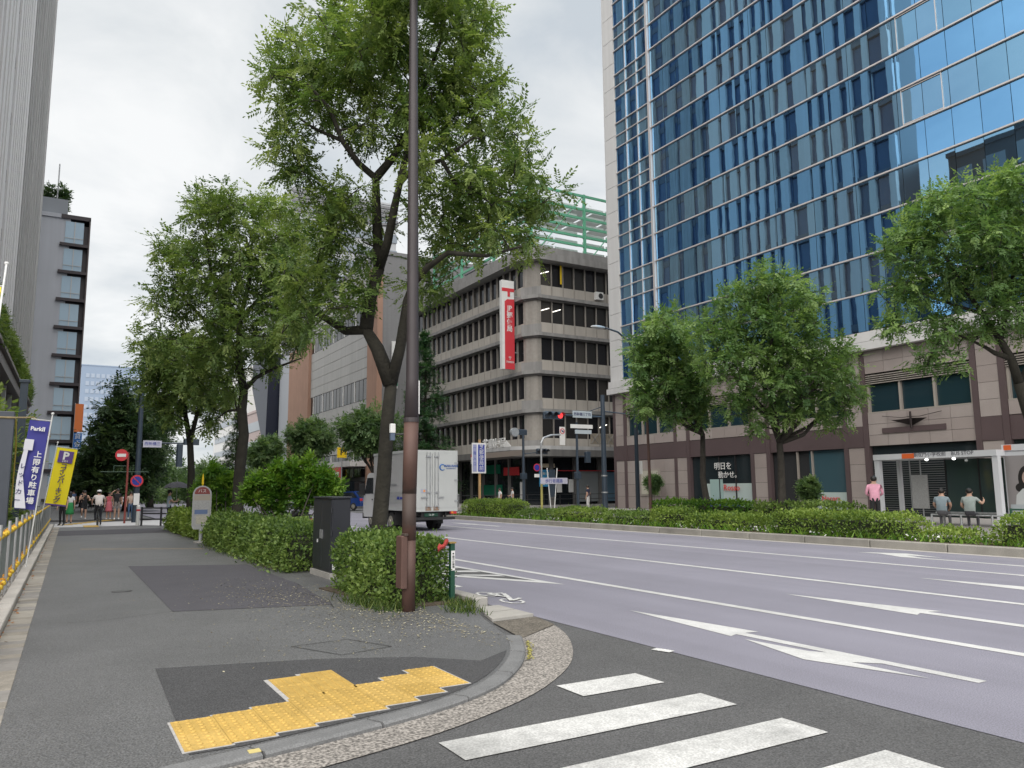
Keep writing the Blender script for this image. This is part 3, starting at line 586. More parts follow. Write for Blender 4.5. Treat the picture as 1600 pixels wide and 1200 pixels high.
# entrance canopy
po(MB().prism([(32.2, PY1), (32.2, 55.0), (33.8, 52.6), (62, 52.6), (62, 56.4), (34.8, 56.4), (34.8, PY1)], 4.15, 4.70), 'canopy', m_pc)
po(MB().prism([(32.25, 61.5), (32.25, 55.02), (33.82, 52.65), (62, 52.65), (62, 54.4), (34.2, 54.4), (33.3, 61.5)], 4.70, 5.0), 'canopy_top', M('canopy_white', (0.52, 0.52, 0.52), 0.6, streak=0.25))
po(MB().box(32.12, 32.19, 52.9, 60, 4.18, 4.62), 'canopy_fascia', M('fascia_tan', (0.26, 0.22, 0.19), 0.6))
for i, ch in enumerate('芝郵便局'): o = text(ch, 0.98, m_white, (32.3, 59.4-i*1.02, 5.3), (0, -1, 0), parent=PO, depth=0.05, bold=0.012); o.location = (-44, -66, 0)
for k in range(5): po(MB().box(32.3, 32.36, 55.75-k*0.16, 55.80-k*0.16, 4.98, 5.55-k*0.1), 'canopy_strut', m_white)
sb = po(MB().box(31.9, 32.12, 59.6, 61.4, 3.75, 4.6), 'hanging_sign', m_white); MB().box(31.885, 31.9, 59.62, 61.38, 4.35, 4.58).build('red_stripe', m_red, sb); text('〒 ゆうびん', 0.3, m_red, (31.88, 60.5, 4.05), (0, -1, 0), parent=sb)
# street floor: posters, cash machines, post box windows
po(MB().prism(outline(-0.5), 0.12, 4.15), 'shopfront', m_dglass)
for k in range(10): y = 56.5+k*2.4; po(MB().box(34.3, 34.6, y-0.12, y+0.12, 0.17, 4.15), 'shopfront_post', m_pc)
for x in (36.1, 38.6, 41.2): po(MB().box(x-0.2, x+0.2, 54.75, 55.1, 0.17, 4.15), 'shopfront_post', m_pc)
po(MB().box(34.35, 34.42, 60.5, 63.8, 2.9, 3.7), 'green_sign', M('post_green', (0.0, 0.13, 0.07), 0.4)); po(MB().box(34.33, 34.40, 57.2, 59.8, 2.7, 3.4), 'red_sign', m_red)
po(MB().box(34.36, 34.43, 60.2, 64.5, 0.9, 1.9), 'green_counter', M('post_green', (0.0, 0.13, 0.07), 0.4)); po(MB().box(34.28, 34.33, 56.4, 56.9, 0.6, 2.1), 'white_poster', m_white)
bp = po(MB().box(34.95, 36.4, 54.85, 54.9, 1.7, 3.1), 'blue_poster', M('cyan_print', (0.05, 0.32, 0.62), 0.5)); 
for r in range(3):
    for c_ in range(5): MB().box(35.02+c_*0.27, 35.22+c_*0.27, 54.83, 54.85, 1.85+r*0.42, 2.05+r*0.42).build('poster_spot', m_white if (r+c_) % 2 else M('pale_cyan', (0.3, 0.6, 0.75), 0.5), bp)
po(MB().box(34.95, 36.5, 54.84, 54.9, 3.3, 3.62), 'lit_sign', M('cream_sign', (0.7, 0.6, 0.45), 0.5)); po(MB().box(36.6, 62, 54.6, 54.66, 3.0, 3.06), 'red_line', m_red)
for a, b in ((36.7, 37.2), (37.9, 38.4)): po(MB().box(a, b, 54.84, 54.89, 1.2, 2.3), 'white_poster', m_white)
po(MB().box(38.9, 41.0, 54.8, 54.86, 0.4, 3.0), 'grey_panel', M('grey_panel', (0.22, 0.24, 0.25), 0.4)); po(MB().box(41.1, 44.0, 54.8, 54.86, 0.4, 2.9), 'blue_panel', M('blue_grey_panel', (0.10, 0.18, 0.25), 0.3))
# second canopy pattern on the far wing
for k in range(6):
    x = 38.6+k*0.85; q = po(MB().box(x, x+0.78, 52.45, 52.52, 5.2, 6.1), 'lattice_panel', M('lattice_tan', (0.32, 0.28, 0.22), 0.7)); MB().tube([(x+0.05, 52.44, 5.25), (x+0.73, 52.44, 6.05)], 0.03, 4).build('lattice_bar', m_pc2, q); MB().tube([(x+0.73, 52.43, 5.25), (x+0.05, 52.43, 6.05)], 0.03, 4).build('lattice_bar', m_pc2, q)
# blade sign
bs = empty('blade_sign', (33.3, 57.2, 11.8), label='tall red and white vertical post office sign fixed to the concrete facade', cat='sign')
m_psign = M('post_red', (0.58, 0.045, 0.06), 0.4)
MB().box(-0.62, 0.62, -0.2, 0.2, 0, 7.9).build('panel', m_white, bs); MB().prism_ax([(-0.34, 0.0), (0.62, 0.0), (0.62, 6.25), (-0.1, 6.2), (-0.34, 6.0)], -0.225, -0.2, 'y').build('red_face', m_psign, bs)
MB().box(-0.62, 0.62, -0.225, -0.2, 6.9, 7.2).build('red_bar', m_psign, bs); MB().box(-0.05, 0.2, -0.225, -0.2, 6.45, 6.9).build('red_bar', m_psign, bs)
text('JP', 0.62, m_white, (0.14, -0.235, 5.4), (1, 0, 0), parent=bs, depth=0.006, bold=0.012)
for i, ch in enumerate('郵便局'): text(ch, 0.60, m_white, (0.14, -0.235, 4.75-i*0.6), (1, 0, 0), parent=bs, depth=0.006, bold=0.01)
text('〒', 0.4, m_white, (0.14, -0.235, 0.95), (1, 0, 0), parent=bs, depth=0.006); text('芝郵便局', 0.2, m_white, (0.14, -0.235, 0.62), (1, 0, 0), parent=bs, depth=0.006)
for z in (1.5, 6.5): MB().box(0.62, 1.1, -0.05, 0.05, z, z+0.1).build('bracket', m_steel, bs)
# green roof frame
gf = empty('roof_frame', (36.1, 57.5, 22.35), label='pale green steel frame with white slatted screens on the post office roof', cat='frame')
m_gst = M('mint_green_steel', (0.14, 0.44, 0.28), 0.5, var=0.08); m_scr = M('white_screen', (0.72, 0.76, 0.76), 0.6)
zs = [0.2, 1.05, 1.95, 2.85, 3.75, 4.65, 5.55, 6.9]
for x in (0, 6, 12, 18): MB().box(x-0.11, x+0.11, -0.11, 0.11, 0, 7.05).build('post', m_gst, gf)
for y in (7, 14, 21): MB().box(-0.11, 0.11, y-0.11, y+0.11, 0, 7.05).build('post', m_gst, gf)
for z in zs:
    MB().box(0.115, 18, -0.08, 0.08, z-0.11, z+0.11).build('beam', m_gst, gf); MB().box(-0.08, 0.08, 0.115, 21, z-0.11, z+0.11).build('beam', m_gst, gf)
for z0, z1 in zip(zs[:-1], zs[1:]):
    for x in (0.3, 3.1, 6.3, 9.1): MB().box(x+0.1, x+2.7, 0.9, 0.94, z0+0.2, z0+0.72).build('screen', m_scr, gf)
for k in range(6): x = 1.0+k*2.9; MB().box(x, x+2.6, 3.0, 9.0, 6.95, 7.0).build('screen', m_scr, gf)
for a, b in (((0.2, -0.02, 0.3), (5.8, -0.02, 6.8)), ((0, 0.3, 0.3), (0, 6.8, 6.8)), ((6.2, -0.02, 0.3), (11.8, -0.02, 6.8))): MB().tube([a, b], 0.06, 5).build('brace', m_gst, gf)
# ---- white louvred office block on the left ------------------------------
m_rib = M('white_ribbed_wall', (0.80, 0.795, 0.785), 0.6, var=0.04, vs=0.5, streak=0.15); m_flat = M('white_flat_panel', (0.74, 0.735, 0.73), 0.5, var=0.03, streak=0.1)
m_lwin = M('blue_office_window', (0.05, 0.09, 0.17), 0.08, spec=0.6); m_pod = M('dark_podium', (0.05, 0.045, 0.045), 0.6)
LB = empty('louvred_block', (-3.0, 97, 0), rz=-0.0157, label='tall white ribbed office block with a strip of greenery above its canopy', cat='building')
# local frame: +x towards the street is 0, y runs from -54 (near) to 0 (far)
MB().box(-22, -0.5, -40, 0, 13.3, 86).box(-3.4, -0.5, -54, -40.0, 13.3, 86).build('core', M('window_dark_wall', (0.035, 0.045, 0.06), 0.3), LB)
mb = MB(); rn = random.Random(5); y = -28.0
WC = [(-27+k*3.0, -27+k*3.0+1.15+0.3*(k % 3)) for k in range(9)]
while y < -0.1:
    if not any(a-0.3 < y < b-0.1 for a, b in WC): mb.box(-0.5, rn.choice((0.0, -0.004, -0.002)), y, min(y+0.5, 0.0), 13.3, 86)
    y += 0.53
mb.box(-0.52, -0.48, -28, 0, 13.3, 86)
for a, b in zip([-28.0]+[q[1] for q in WC], [q[0] for q in WC]+[0.0]): mb.box(-0.5, -0.06, a, b, 13.3, 86); o = mb.build('ribs', m_rib, LB); o['kind'] = 'stuff'
for k in range(19): z = 13.3+k*3.8; MB().box(-0.55, -0.12, -54, -28, z, z+0.75).build('floor_band', M('grey_floor_band', (0.13, 0.13, 0.15), 0.5), LB)
y = -54.0
while y < -28.2:
    wd = rn.choice((0.7, 1.1, 1.6)); MB().box(-0.5, 0, y, min(y+wd, -28.0), 13.3, 86).build('wall_strip', m_flat, LB); y += wd+rn.choice((0.8, 1.2, 1.7))
wm = MB().box(-0.3, -0.25, -25.8, 0, 0.75, 3.7)
for k in range(19):
    z = 13.3+k*3.8
    MB().box(-0.42, -0.40, -54, -28, z+0.78, z+3.75).build('window_band', m_lwin, LB)
for k in range(9):                                             # deep window columns in the ribbed wing (they show in the tower's glass)
    y = -27+k*3.0
    MB().box(-0.47, -0.40, y, y+1.15+0.3*(k % 3), 13.6, 85.5).build('window_column', m_lwin, LB)
    for j in range(18): MB().box(-0.42, -0.33, y, y+1.15+0.3*(k % 3), 16.3+j*3.8, 17.1+j*3.8).build('floor_band', M('grey_floor_band', (0.13, 0.13, 0.15), 0.5), LB)
MB().box(-22, 0.4, -60, 0.0, 10.7, 10.95).build('canopy_edge', M('brown_canopy', (0.16, 0.13, 0.115), 0.5), LB); MB().box(-22, 0.15, -60, 0, 9.9, 10.65).build('canopy_fascia', M('brown_canopy_b', (0.13, 0.105, 0.095), 0.5), LB)
MB().box(-22, -0.1, -60, 0, 12.9, 13.28).build('dark_soffit', m_dark, LB); MB().box(-22, -1.0, -60, 0, 0, 12.9).build('podium', m_pod, LB)
for k in range(9): MB().box(-0.6, -0.3, -58+k*6.5, -57.7+k*6.5, 0, 9.9).build('column', m_white, LB)
# ---- other blocks ---------------------------------------------------------
def block(name, label, x0, x1, y0, y1, h, m, cat='building', group=None):
    e = empty(name, ((x0+x1)/2, (y0+y1)/2, 0), label=label, cat=cat, group=group); hx, hy = (x1-x0)/2, (y1-y0)/2
    MB().box(-hx, hx, -hy, hy, 0, h).build('wall', m, e); MB().box(-hx-0.15, hx+0.15, -hy-0.15, hy+0.15, h+0.003, h+0.5).build('parapet', m, e); return e, hx, hy
m_slate = M('slate_grey_wall', (0.47, 0.49, 0.54), 0.6, var=0.05, vs=0.3, streak=0.08); m_bal = M('dark_balcony', (0.045, 0.035, 0.04), 0.5); m_sglass = M('painted_sky_glass', (0.36, 0.50, 0.62), 0.05, spec=0.8)  # window glass: reflected sky is painted into its pale blue base colour
GB, hx, hy = block('grey_apartment_block', 'slate grey block with a column of glazed balconies beyond the ribbed tower', -14, -0.2, 105, 135, 34.5, m_slate)
MB().box(hx+0.003, hx+2.0, -hy+0.5, hy, 0, 34).build('balcony_shaft', m_bal, GB)
MB().box(hx+2.0, hx+2.15, -hy-0.2, hy, 0, 34.8).build('edge_fin', M('brown_fin', (0.09, 0.07, 0.07), 0.5), GB); MB().box(hx-1, hx+2.15, -hy-0.2, hy, 34.5, 35.0).build('roof_edge', m_bal, GB)
for k in range(10):
    z = 0.6+k*3.4; w_ = MB().box(hx-0.5, hx+1.45, -hy-0.05, -hy+0.4, z+0.3, z+3.0).build('window', m_sglass, GB); MB().box(hx+0.45, hx+0.55, -hy-0.09, -hy-0.05, z+0.3, z+3.0).build('frame', M('pale_frame', (0.5, 0.5, 0.5), 0.4), w_)
    MB().box(hx-0.5, hx+1.45, -hy-0.12, -hy-0.08, z+0.9, z+0.97).build('rail', m_steel, w_)
    MB().box(hx-1.0, hx+2.0, -hy-0.35, -hy+0.4, z-0.1, z+0.25).build('balcony_slab', m_bal, GB)
MB().box(-hx, hx-0.4, -hy+1, hy, 35.0, 37.2).build('penthouse', M('penthouse_grey', (0.26, 0.28, 0.31), 0.6), GB)
MB().tube([(hx-1.6, -hy+2, 37), (hx-1.6, -hy+2, 42)], 0.09, 6).build('mast', m_steel, GB)
RB, hx, hy = block('set_back_office', 'dark office block with window grid across the car park behind', -30, -14, 8, 44, 36, M('reflected_office', (0.10, 0.11, 0.125), 0.6, var=0.05))
wn = MB().box(0, 0.06, 0, 2.0, 0, 2.2).mesh('window', M('reflected_window', (0.42, 0.46, 0.50), 0.2))
for i in range(11):
    for k in range(9): link('window', wn, RB, (hx, -hy+1.0+i*3.2, 3.0+k*3.7))
# office beyond the post office
m_wp = M('white_panel_wall', (0.42, 0.415, 0.405), 0.6, var=0.05, vs=0.3, streak=0.15); m_terr = M('terracotta_pier', (0.36, 0.215, 0.155), 0.75, var=0.08, vs=0.5, streak=0.1); m_gw = M('grey_side_wall', (0.21, 0.21, 0.215), 0.7, var=0.06, streak=0.15)
OB, hx, hy = block('panelled_office', 'pale panelled office with terracotta piers standing beyond the post office', 34.4, 70, 91, 140, 31.5, m_gw)
for zb, zt in ((6.5, 13.2), (16.0, 23.0), (26.0, 31.4)):
    nrow = 5; hh = (zt-zb)/nrow; pm_ = MB().box(-0.12, 0, -hy+4, -hy+30, 0.02, hh-0.03).mesh('wall_panel', m_wp)
    for j in range(nrow): link('wall_panel', pm_, OB, (-hx-0.05, 0, zb+j*hh))
_wm = {}
for zb, zt in ((13.25, 15.95), (23.05, 25.95), (3.2, 6.4)):
    for k in range(16):
        q = random.randint(0, 3); key = (q, round(zt-zb, 2))
        if key not in _wm: _wm[key] = MB().box(-0.1, -0.04, 0.1, 1.52, 0, zt-zb).mesh('window', pg[q])
        link('window', _wm[key], OB, (-hx-0.02, -hy+4+k*1.62, zb))
        if k % 3 == 0: MB().box(-0.2, 0, 0, 0.09, 0, zt-zb).build('mullion', m_white, OB, loc=(-hx-0.02, -hy+4+k*1.62, zb))
MB().box(-hx-0.5, -hx+0.2, -hy-0.3, -hy+3.3, 0.2, 30).build('pier', m_terr, OB); MB().box(-hx-0.6, -hx+0.3, -hy+30, -hy+42, 0.2, 25).build('pier', m_terr, OB); MB().box(-hx-0.55, -hx+0.3, -hy+42, -hy+48.5, 0.2, 25).build('pale_strip', M('pale_blue_strip', (0.40, 0.42, 0.46), 0.6), OB)
MB().prism_ax([(-hy+48.6, 26), (-hy+62, 26), (-hy+62, 21), (-hy+50, 8)], -hx-2.5, -hx+2, 'x').build('navy_wedge', M('navy_wall', (0.012, 0.016, 0.035), 0.4), OB)
gs = empty('green_sign', (36.2, 90.6, 14.2), label='narrow white and green vertical sign on the grey side wall', cat='sign'); MB().box(-0.4, 0.4, -0.12, 0.12, 0, 6).build('panel', m_white, gs); MB().box(-0.4, 0.4, -0.14, -0.121, 0.3, 3.2).build('green_face', M('bright_green', (0.0, 0.28, 0.12), 0.5), gs); text('●', 0.6, M('bright_green', (0.0, 0.28, 0.12), 0.5), (0, -0.14, 4.4), (1, 0, 0), parent=gs)
MB().box(-0.3, 0.3, 0.12, 0.42, 2.5, 2.7).build('bracket', m_steel, gs)
# street-level canopy and shop signs of that office
cp = empty('shop_canopy', (33, 108, 0), label='pale curved canopy over shops with yellow and red signboards', cat='canopy')
MB().box(-1.2, 1.4, -14, 14, 4.5, 5.2).build('roof', m_clad, cp); MB().box(-1.3, -1.21, 2.5, 12.5, 2.9, 4.45).build('yellow_board', m_yellow, cp); MB().box(-1.3, -1.21, -10.5, -3.5, 2.7, 4.45).build('red_board', m_red, cp); MB().box(-1.34, -1.31, -10, -4, 3.3, 3.9).build('white_stripe', m_white, cp)
text('餃子の店', 1.0, m_red, (-1.32, 7.5, 3.65), (0, -1, 0), parent=cp); MB().box(-1.0, 1.3, -13.5, 13.5, 0.17, 2.6).build('shopfront', m_dglass, cp)
ps = empty('parking_sign', (31.2, 95.5, 0), label='small yellow square parking sign above the shops', cat='sign'); MB().box(-0.6, 0.6, -0.12, 0.12, 5.6, 6.9).build('panel', m_yellow, ps); text('P', 1.0, m_black, (0, -0.13, 6.25), (1, 0, 0), parent=ps, bold=0.03); MB().tube([(0, 0, 0), (0, 0, 5.6)], 0.08, 6).build('post', m_steel, ps)
# tower far behind, grey block behind post office, far left towers
m_gt = M('pale_grey_tower', (0.40, 0.41, 0.43), 0.6, streak=0.1)
TB, hx, hy = block('distant_grey_tower', 'pale grey tower with louvred crown seen through the nearest tree', 48, 76, 190, 220, 78, m_gt)
for k in range(16): MB().box(-hx-0.2, hx+0.2, -hy-0.25, -hy-0.01, 6+k*4.4, 8.2+k*4.4).build('window_band', M('hazy_window', (0.22, 0.25, 0.29), 0.3), TB)
for k in range(5): MB().box(-hx-0.4, hx+0.4, -hy-0.3, -hy-0.01, 72+k*1.2, 72.7+k*1.2).build('louvre', M('dark_louvre', (0.16, 0.16, 0.17), 0.5), TB)
PB, hx, hy = block('lilac_grey_block', 'lilac grey plain block rising behind the post office roof', 46, 58, 84, 90, 30, M('lilac_grey_wall', (0.27, 0.265, 0.29), 0.6, streak=0.08)); MB().box(-hx-0.1, -hx+3, -hy-0.1, -hy+1, 0, 28).build('beige_strip', M('beige_strip', (0.30, 0.27, 0.24), 0.6), PB)
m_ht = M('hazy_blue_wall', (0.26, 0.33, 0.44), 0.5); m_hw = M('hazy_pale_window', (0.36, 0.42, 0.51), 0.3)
FB, hx, hy = block('distant_blue_tower', 'hazy blue-grey office tower far down the street', 8, 36, 420, 450, 62, m_ht)
wv = MB().box(0, 1.5, -0.1, 0, 0, 2.0).mesh('window', m_hw)
for i in range(11):
    for k in range(15): link('window', wv, FB, (-hx+2+i*2.2, -hy-0.05, 3+k*3.8))
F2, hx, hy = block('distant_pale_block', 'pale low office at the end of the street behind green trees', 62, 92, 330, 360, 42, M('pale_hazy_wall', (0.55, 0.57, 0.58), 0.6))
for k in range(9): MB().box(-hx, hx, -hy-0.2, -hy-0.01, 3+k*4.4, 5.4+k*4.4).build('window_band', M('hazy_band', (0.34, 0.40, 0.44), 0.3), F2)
F3, hx, hy = block('pink_low_block', 'pinkish grey low block beside the navy wedge', 36, 60, 152, 180, 18, M('pinkish_wall', (0.42, 0.34, 0.33), 0.7))
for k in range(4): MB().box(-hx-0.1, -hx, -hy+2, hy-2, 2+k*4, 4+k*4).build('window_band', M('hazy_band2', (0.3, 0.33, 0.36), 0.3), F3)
F4, hx, hy = block('white_mid_block', 'white office with small windows past the navy wedge', 38, 62, 185, 230, 30, M('white_hazy_wall', (0.60, 0.60, 0.59), 0.6))
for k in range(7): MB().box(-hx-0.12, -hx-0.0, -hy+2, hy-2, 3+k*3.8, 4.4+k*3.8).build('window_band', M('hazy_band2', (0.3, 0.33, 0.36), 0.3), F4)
osn = empty('orange_blue_sign', (1.95, 104, 0), label='slim orange over blue vertical sign on the slate grey block', cat='sign')
MB().box(-0.35, 0.5, -0.15, 0.15, 8.6, 11.9).build('orange_face', M('orange_paint', (0.75, 0.20, 0.05), 0.5), osn)
for k in range(4): q = MB().box(-0.35, 0.5, -0.15, 0.15, 7.6-k*0.9, 8.45-k*0.9).build('blue_face', M('sign_blue', (0.02, 0.14, 0.45), 0.5), osn); text('貸会議室'[k], 0.7, m_white, (0.08, -0.16, 8.02-k*0.9), (1, 0, 0), parent=q)
MB().box(-0.4, -0.3, 0.0, 0.6, 4.5, 12).build('bracket', m_steel, osn)
# ================================================================ VEGETATION
def at(px, py, depth):                       # a point at a given distance along the street view
    d = _R @ np.array([px-800.0, py-600.0, 1205.0]); return np.array([0, 0, 1.6])+d*depth/1205.0
def nrm(a): return a/np.maximum(np.linalg.norm(a, axis=-1, keepdims=True), 1e-9)
def pinnate(nl, L, lw, ll):
    V = []; F = []
    for i in range(nl):
        t = (i//2+0.7)/((nl+1)//2+0.3); s = 1 if i % 2 else -1
        if i == nl-1: a = np.array([L*0.98, 0, 0]); d = np.array([1, 0, 0.0])
        else: a = np.array([t*L, 0, 0]); d = nrm(np.array([0.55, s*0.85, -0.12]))
        w_ = np.cross(d, [0, 0, 1.0]); w_ = nrm(w_)
        k = len(V); V += [a, a+d*ll*0.45+w_*lw, a+d*ll, a+d*ll*0.45-w_*lw]; F.append((k, k+1, k+2, k+3))
    return np.array(V), np.array(F)
def leaf_cloud(C, rad, per, L, nl, lw, ll, droop=0.35, up=0.15, seed=1, bright=None, clump=0.62, scat=0.45):
    r_ = np.random.default_rng(seed); n = len(C)*per; c = np.repeat(C, per, 0); rr = np.repeat(np.asarray(rad), per)[:, None]
    d = nrm(r_.normal(size=(n, 3))+np.array([0, 0, up])); pos = c+d*rr*r_.uniform(0.0, clump, (n, 1))*np.array([1, 1, 0.8])
    x = nrm(d+r_.normal(0, scat, (n, 3))+np.array([0, 0, -droop])); y = nrm(np.cross(np.array([0, 0, 1.0]), x)+r_.normal(0, 0.25, (n, 3))); z = np.cross(x, y)
    R = np.stack([x, y, z], 2); T, F = pinnate(nl, L, lw, ll); sc = r_.uniform(0.75, 1.25, (n, 1, 1))
    V = np.einsum('nij,kj->nki', R, T)*sc+pos[:, None]
    V += r_.normal(0, 0.012, V.shape)*min(1, ll*8)
    k = len(T); Fa = (F[None]+k*np.arange(n)[:, None, None]).reshape(-1, 4)
    base = np.repeat(r_.uniform(0.15, 0.85, len(C)) if bright is None else bright, per); val = np.clip(base+r_.normal(0, 0.16, n), 0, 1)
    return V.reshape(-1, 3), Fa, np.repeat(val, k)
m_bark = M('tree_bark', (0.030, 0.027, 0.020), 0.95, var=0.35, vs=6, bump=1.0, bs=22, streak=0.3)
m_bark2 = M('grey_tree_bark', (0.055, 0.048, 0.041), 0.95, var=0.3, vs=5, bump=0.8, bs=20, streak=0.2)
lf_tree = leafmat('street_tree_leaf', (0.064, 0.119, 0.036), (0.157, 0.230, 0.067), (0.290, 0.354, 0.115), 0.45)
lf_dark = leafmat('dark_tree_leaf', (0.018, 0.042, 0.018), (0.044, 0.085, 0.034), (0.092, 0.140, 0.052), 0.32)
lf_mid = leafmat('camphor_leaf', (0.051, 0.101, 0.041), (0.109, 0.184, 0.076), (0.202, 0.285, 0.113), 0.38)
lf_right = leafmat('plane_tree_leaf', (0.067, 0.136, 0.049), (0.154, 0.255, 0.089), (0.283, 0.393, 0.138), 0.45)
lf_con = leafmat('conifer_leaf', (0.016, 0.055, 0.026), (0.040, 0.105, 0.042), (0.090, 0.170, 0.060), 0.28)
lf_hedge = leafmat('hedge_leaf', (0.043, 0.091, 0.023), (0.143, 0.226, 0.051), (0.275, 0.365, 0.099), 0.32)
lf_hedge2 = leafmat('bright_hedge_leaf', (0.057, 0.112, 0.021), (0.180, 0.269, 0.048), (0.312, 0.393, 0.091), 0.32)
lf_shrub = leafmat('bright_shrub_leaf', (0.040, 0.115, 0.014), (0.105, 0.225, 0.024), (0.215, 0.335, 0.045), 0.35)
m_twig = M('hedge_twigs', (0.022, 0.028, 0.012), 0.95, var=0.4, vs=9, bump=1.0, bs=25)
def wobble(p, q, n, amp, r_):
    p, q = np.array(p, float), np.array(q, float); t = np.linspace(0, 1, n)[:, None]; x = p+(q-p)*t
    o = r_.normal(0, amp, (n, 3)); o[0] = 0; o[-1] = 0; return x+o
def tree(name, label, trunk, r0, limbs, blobs, leaf, clus, per, L, nl, lw, ll, bark=m_bark, seed=1, group=None, crad=0.42, cat='tree', twig=0.018, inner=0.35):
    """trunk: list of points; limbs: list of (points, r_start, r_end); blobs: list of (centre, radii)"""
    r_ = np.random.default_rng(seed); base = np.array(trunk[0]); e = empty(name, tuple(map(float, base)), label=label, cat=cat, group=group)
    nodes = []; mb = MB()
    def seg(pts, ra, rb, n=9):
        pts = np.array(pts); k = len(pts); rad = np.linspace(ra, rb, k); mb.tube([tuple(map(float, p-base)) for p in pts], list(map(float, rad)), n)
        for i in range(k-1):
            for t in (0, 0.33, 0.66): nodes.append((pts[i]+(pts[i+1]-pts[i])*t, rad[i]))
        nodes.append((pts[-1], rad[-1]))
    tp_ = np.array(trunk); 
    rad = np.linspace(r0, r0*0.68, len(tp_)); rad[0] *= 1.35
    mb.tube([tuple(map(float, p-base)) for p in tp_], list(map(float, rad)), 12)
    nodes.append((tp_[-1], rad[-1]))
    for pts, ra, rb in limbs: seg(pts, ra, rb)
    # leaf clusters in the crown volume
    vol = np.array([np.prod(b[1]) for b in blobs]); C = []
    for b, n in zip(blobs, np.maximum(2, (clus*vol**0.72/np.sum(vol**0.72)).astype(int))):
        d = nrm(r_.normal(size=(n, 3))); C.append(np.array(b[0])+d*np.array(b[1])*(r_.uniform(inner, 1.0, (n, 1))**0.5))
    C = np.concatenate(C); top = tp_[-1]
    C = C[np.argsort(np.linalg.norm(C-top, axis=1))]
    NP = [n[0] for n in nodes]; NR = [n[1] for n in nodes]
    for c in C:
        A = np.array(NP); dist = np.linalg.norm(A-c, axis=1)+0.6*np.maximum(0, A[:, 2]-c[2]); i = int(np.argmin(dist)); p = A[i]; r1 = min(NR[i]*0.6, twig*(1+dist[i]*0.6)); r1 = max(r1, twig*0.6)
        k = 4 if dist[i] > 0.8 else 3; mid = wobble(p, c, k, 0.07*min(dist[i], 1.5), r_)
        mb.tube([tuple(map(float, q-base)) for q in mid], list(np.linspace(r1, twig*0.35, k)), 5, cap=False)
        for q in mid[1:]: NP.append(q); NR.append(r1*0.75)
    mb.build('trunk', bark, e, smooth=True)
    V, F, rn_ = leaf_cloud(C-base, r_.uniform(0.7, 1.25, len(C))*crad, per, L, nl, lw, ll, seed=seed+50)
    link('crown', np_mesh('crown', V, F, leaf, rn_), e)
    return e
def pxblobs(lst, D, ppm, zs=0.85, ds=1.0, both=True, dj=0.0, seed=3):
    r_ = random.Random(seed); out = []
    for (x, y, r) in lst:
        dd = r/ppm*ds
        for s in ((-0.75, 0.75) if both else (0,)):
            out.append((at(x+r_.uniform(-6, 6), y+r_.uniform(-6, 6), D+s*dd+r_.uniform(-dj, dj)), np.array([r/ppm, r/ppm, r/ppm*zs])))
    return out
# ---- nearest street tree (behind the lamp column)
D = 12.5
P_ = lambda x, y, d=0.0: at(x, y, D+d)
trunkA = [np.array([4.62, 11.95, 0.05]), P_(592, 830), P_(600, 740), P_(605, 660), P_(611, 600)]
limbsA = [([P_(611, 600), P_(590, 545), P_(572, 515, 0.1), P_(540, 517, 0.4), P_(505, 495, 0.7), P_(478, 480, 0.9)], 0.13, 0.035),
          ([P_(572, 515, 0.1), P_(578, 470, 0.2), P_(592, 420, 0.3), P_(590, 370, 0.2), P_(588, 320), P_(587, 278), P_(560, 255, -0.3), P_(535, 220, -0.5), P_(515, 170, -0.6), P_(480, 130, -0.9)], 0.115, 0.02),
          ([P_(587, 278), P_(615, 245, 0.3), P_(640, 200, 0.5), P_(625, 130, 0.6), P_(590, 70, 0.6), P_(580, 10, 0.5)], 0.075, 0.018),
          ([P_(611, 600), P_(625, 545, -0.1), P_(637, 470, -0.2), P_(648, 440, -0.3), P_(668, 418, -0.5), P_(700, 395, -0.7), P_(760, 400, -0.9), P_(815, 385, -1.1)], 0.10, 0.016),
          ([P_(592, 420, 0.3), P_(605, 380, 0.0), P_(617, 320, -0.2), P_(625, 285, -0.3), P_(645, 265, -0.5), P_(690, 250, -0.7), P_(740, 215, -0.8)], 0.085, 0.018),
          ([P_(625, 285, -0.3), P_(640, 220, 0.1), P_(660, 140, 0.2), P_(690, 60, 0.1), P_(700, 0, 0)], 0.06, 0.015),
          ([P_(690, 250, -0.7), P_(720, 300, -0.5), P_(770, 310, -0.3), P_(830, 330, -0.2)], 0.035, 0.012),
          ([P_(535, 220, -0.5), P_(490, 200, -0.2), P_(460, 180, 0.2)], 0.035, 0.012)]
bl = [(455, 110, 45), (470, 170, 50), (500, 60, 60), (450, 240, 38), (480, 270, 34), (570, 30, 72), (650, 10, 70), (600, 110, 62), (690, 70, 60), (735, 35, 45), (740, 120, 58), (770, 190, 46), (690, 170, 60), (560, 180, 52), (640, 200, 50),
      (700, 270, 58), (770, 290, 58), (820, 250, 40), (845, 320, 36), (800, 340, 46), (720, 350, 50), (770, 375, 36), (680, 330, 38), (690, 410, 38), (670, 455, 32), (820, 385, 24), (530, 300, 38), (500, 340, 44), (555, 350, 40), (530, 410, 46), (480, 430, 44), (505, 475, 40), (450, 490, 36), (560, 455, 32), (530, 120, 46), (640, -20, 50)]
tree('street_tree', 'large airy street tree in the near hedge beside the brown lamp column', trunkA, 0.142, limbsA, pxblobs(bl, D, 96, ds=1.15, dj=0.35), lf_tree, 520, 17, 0.28, 13, 0.0165, 0.068, seed=11, crad=0.42, group='street trees along the near pavement')
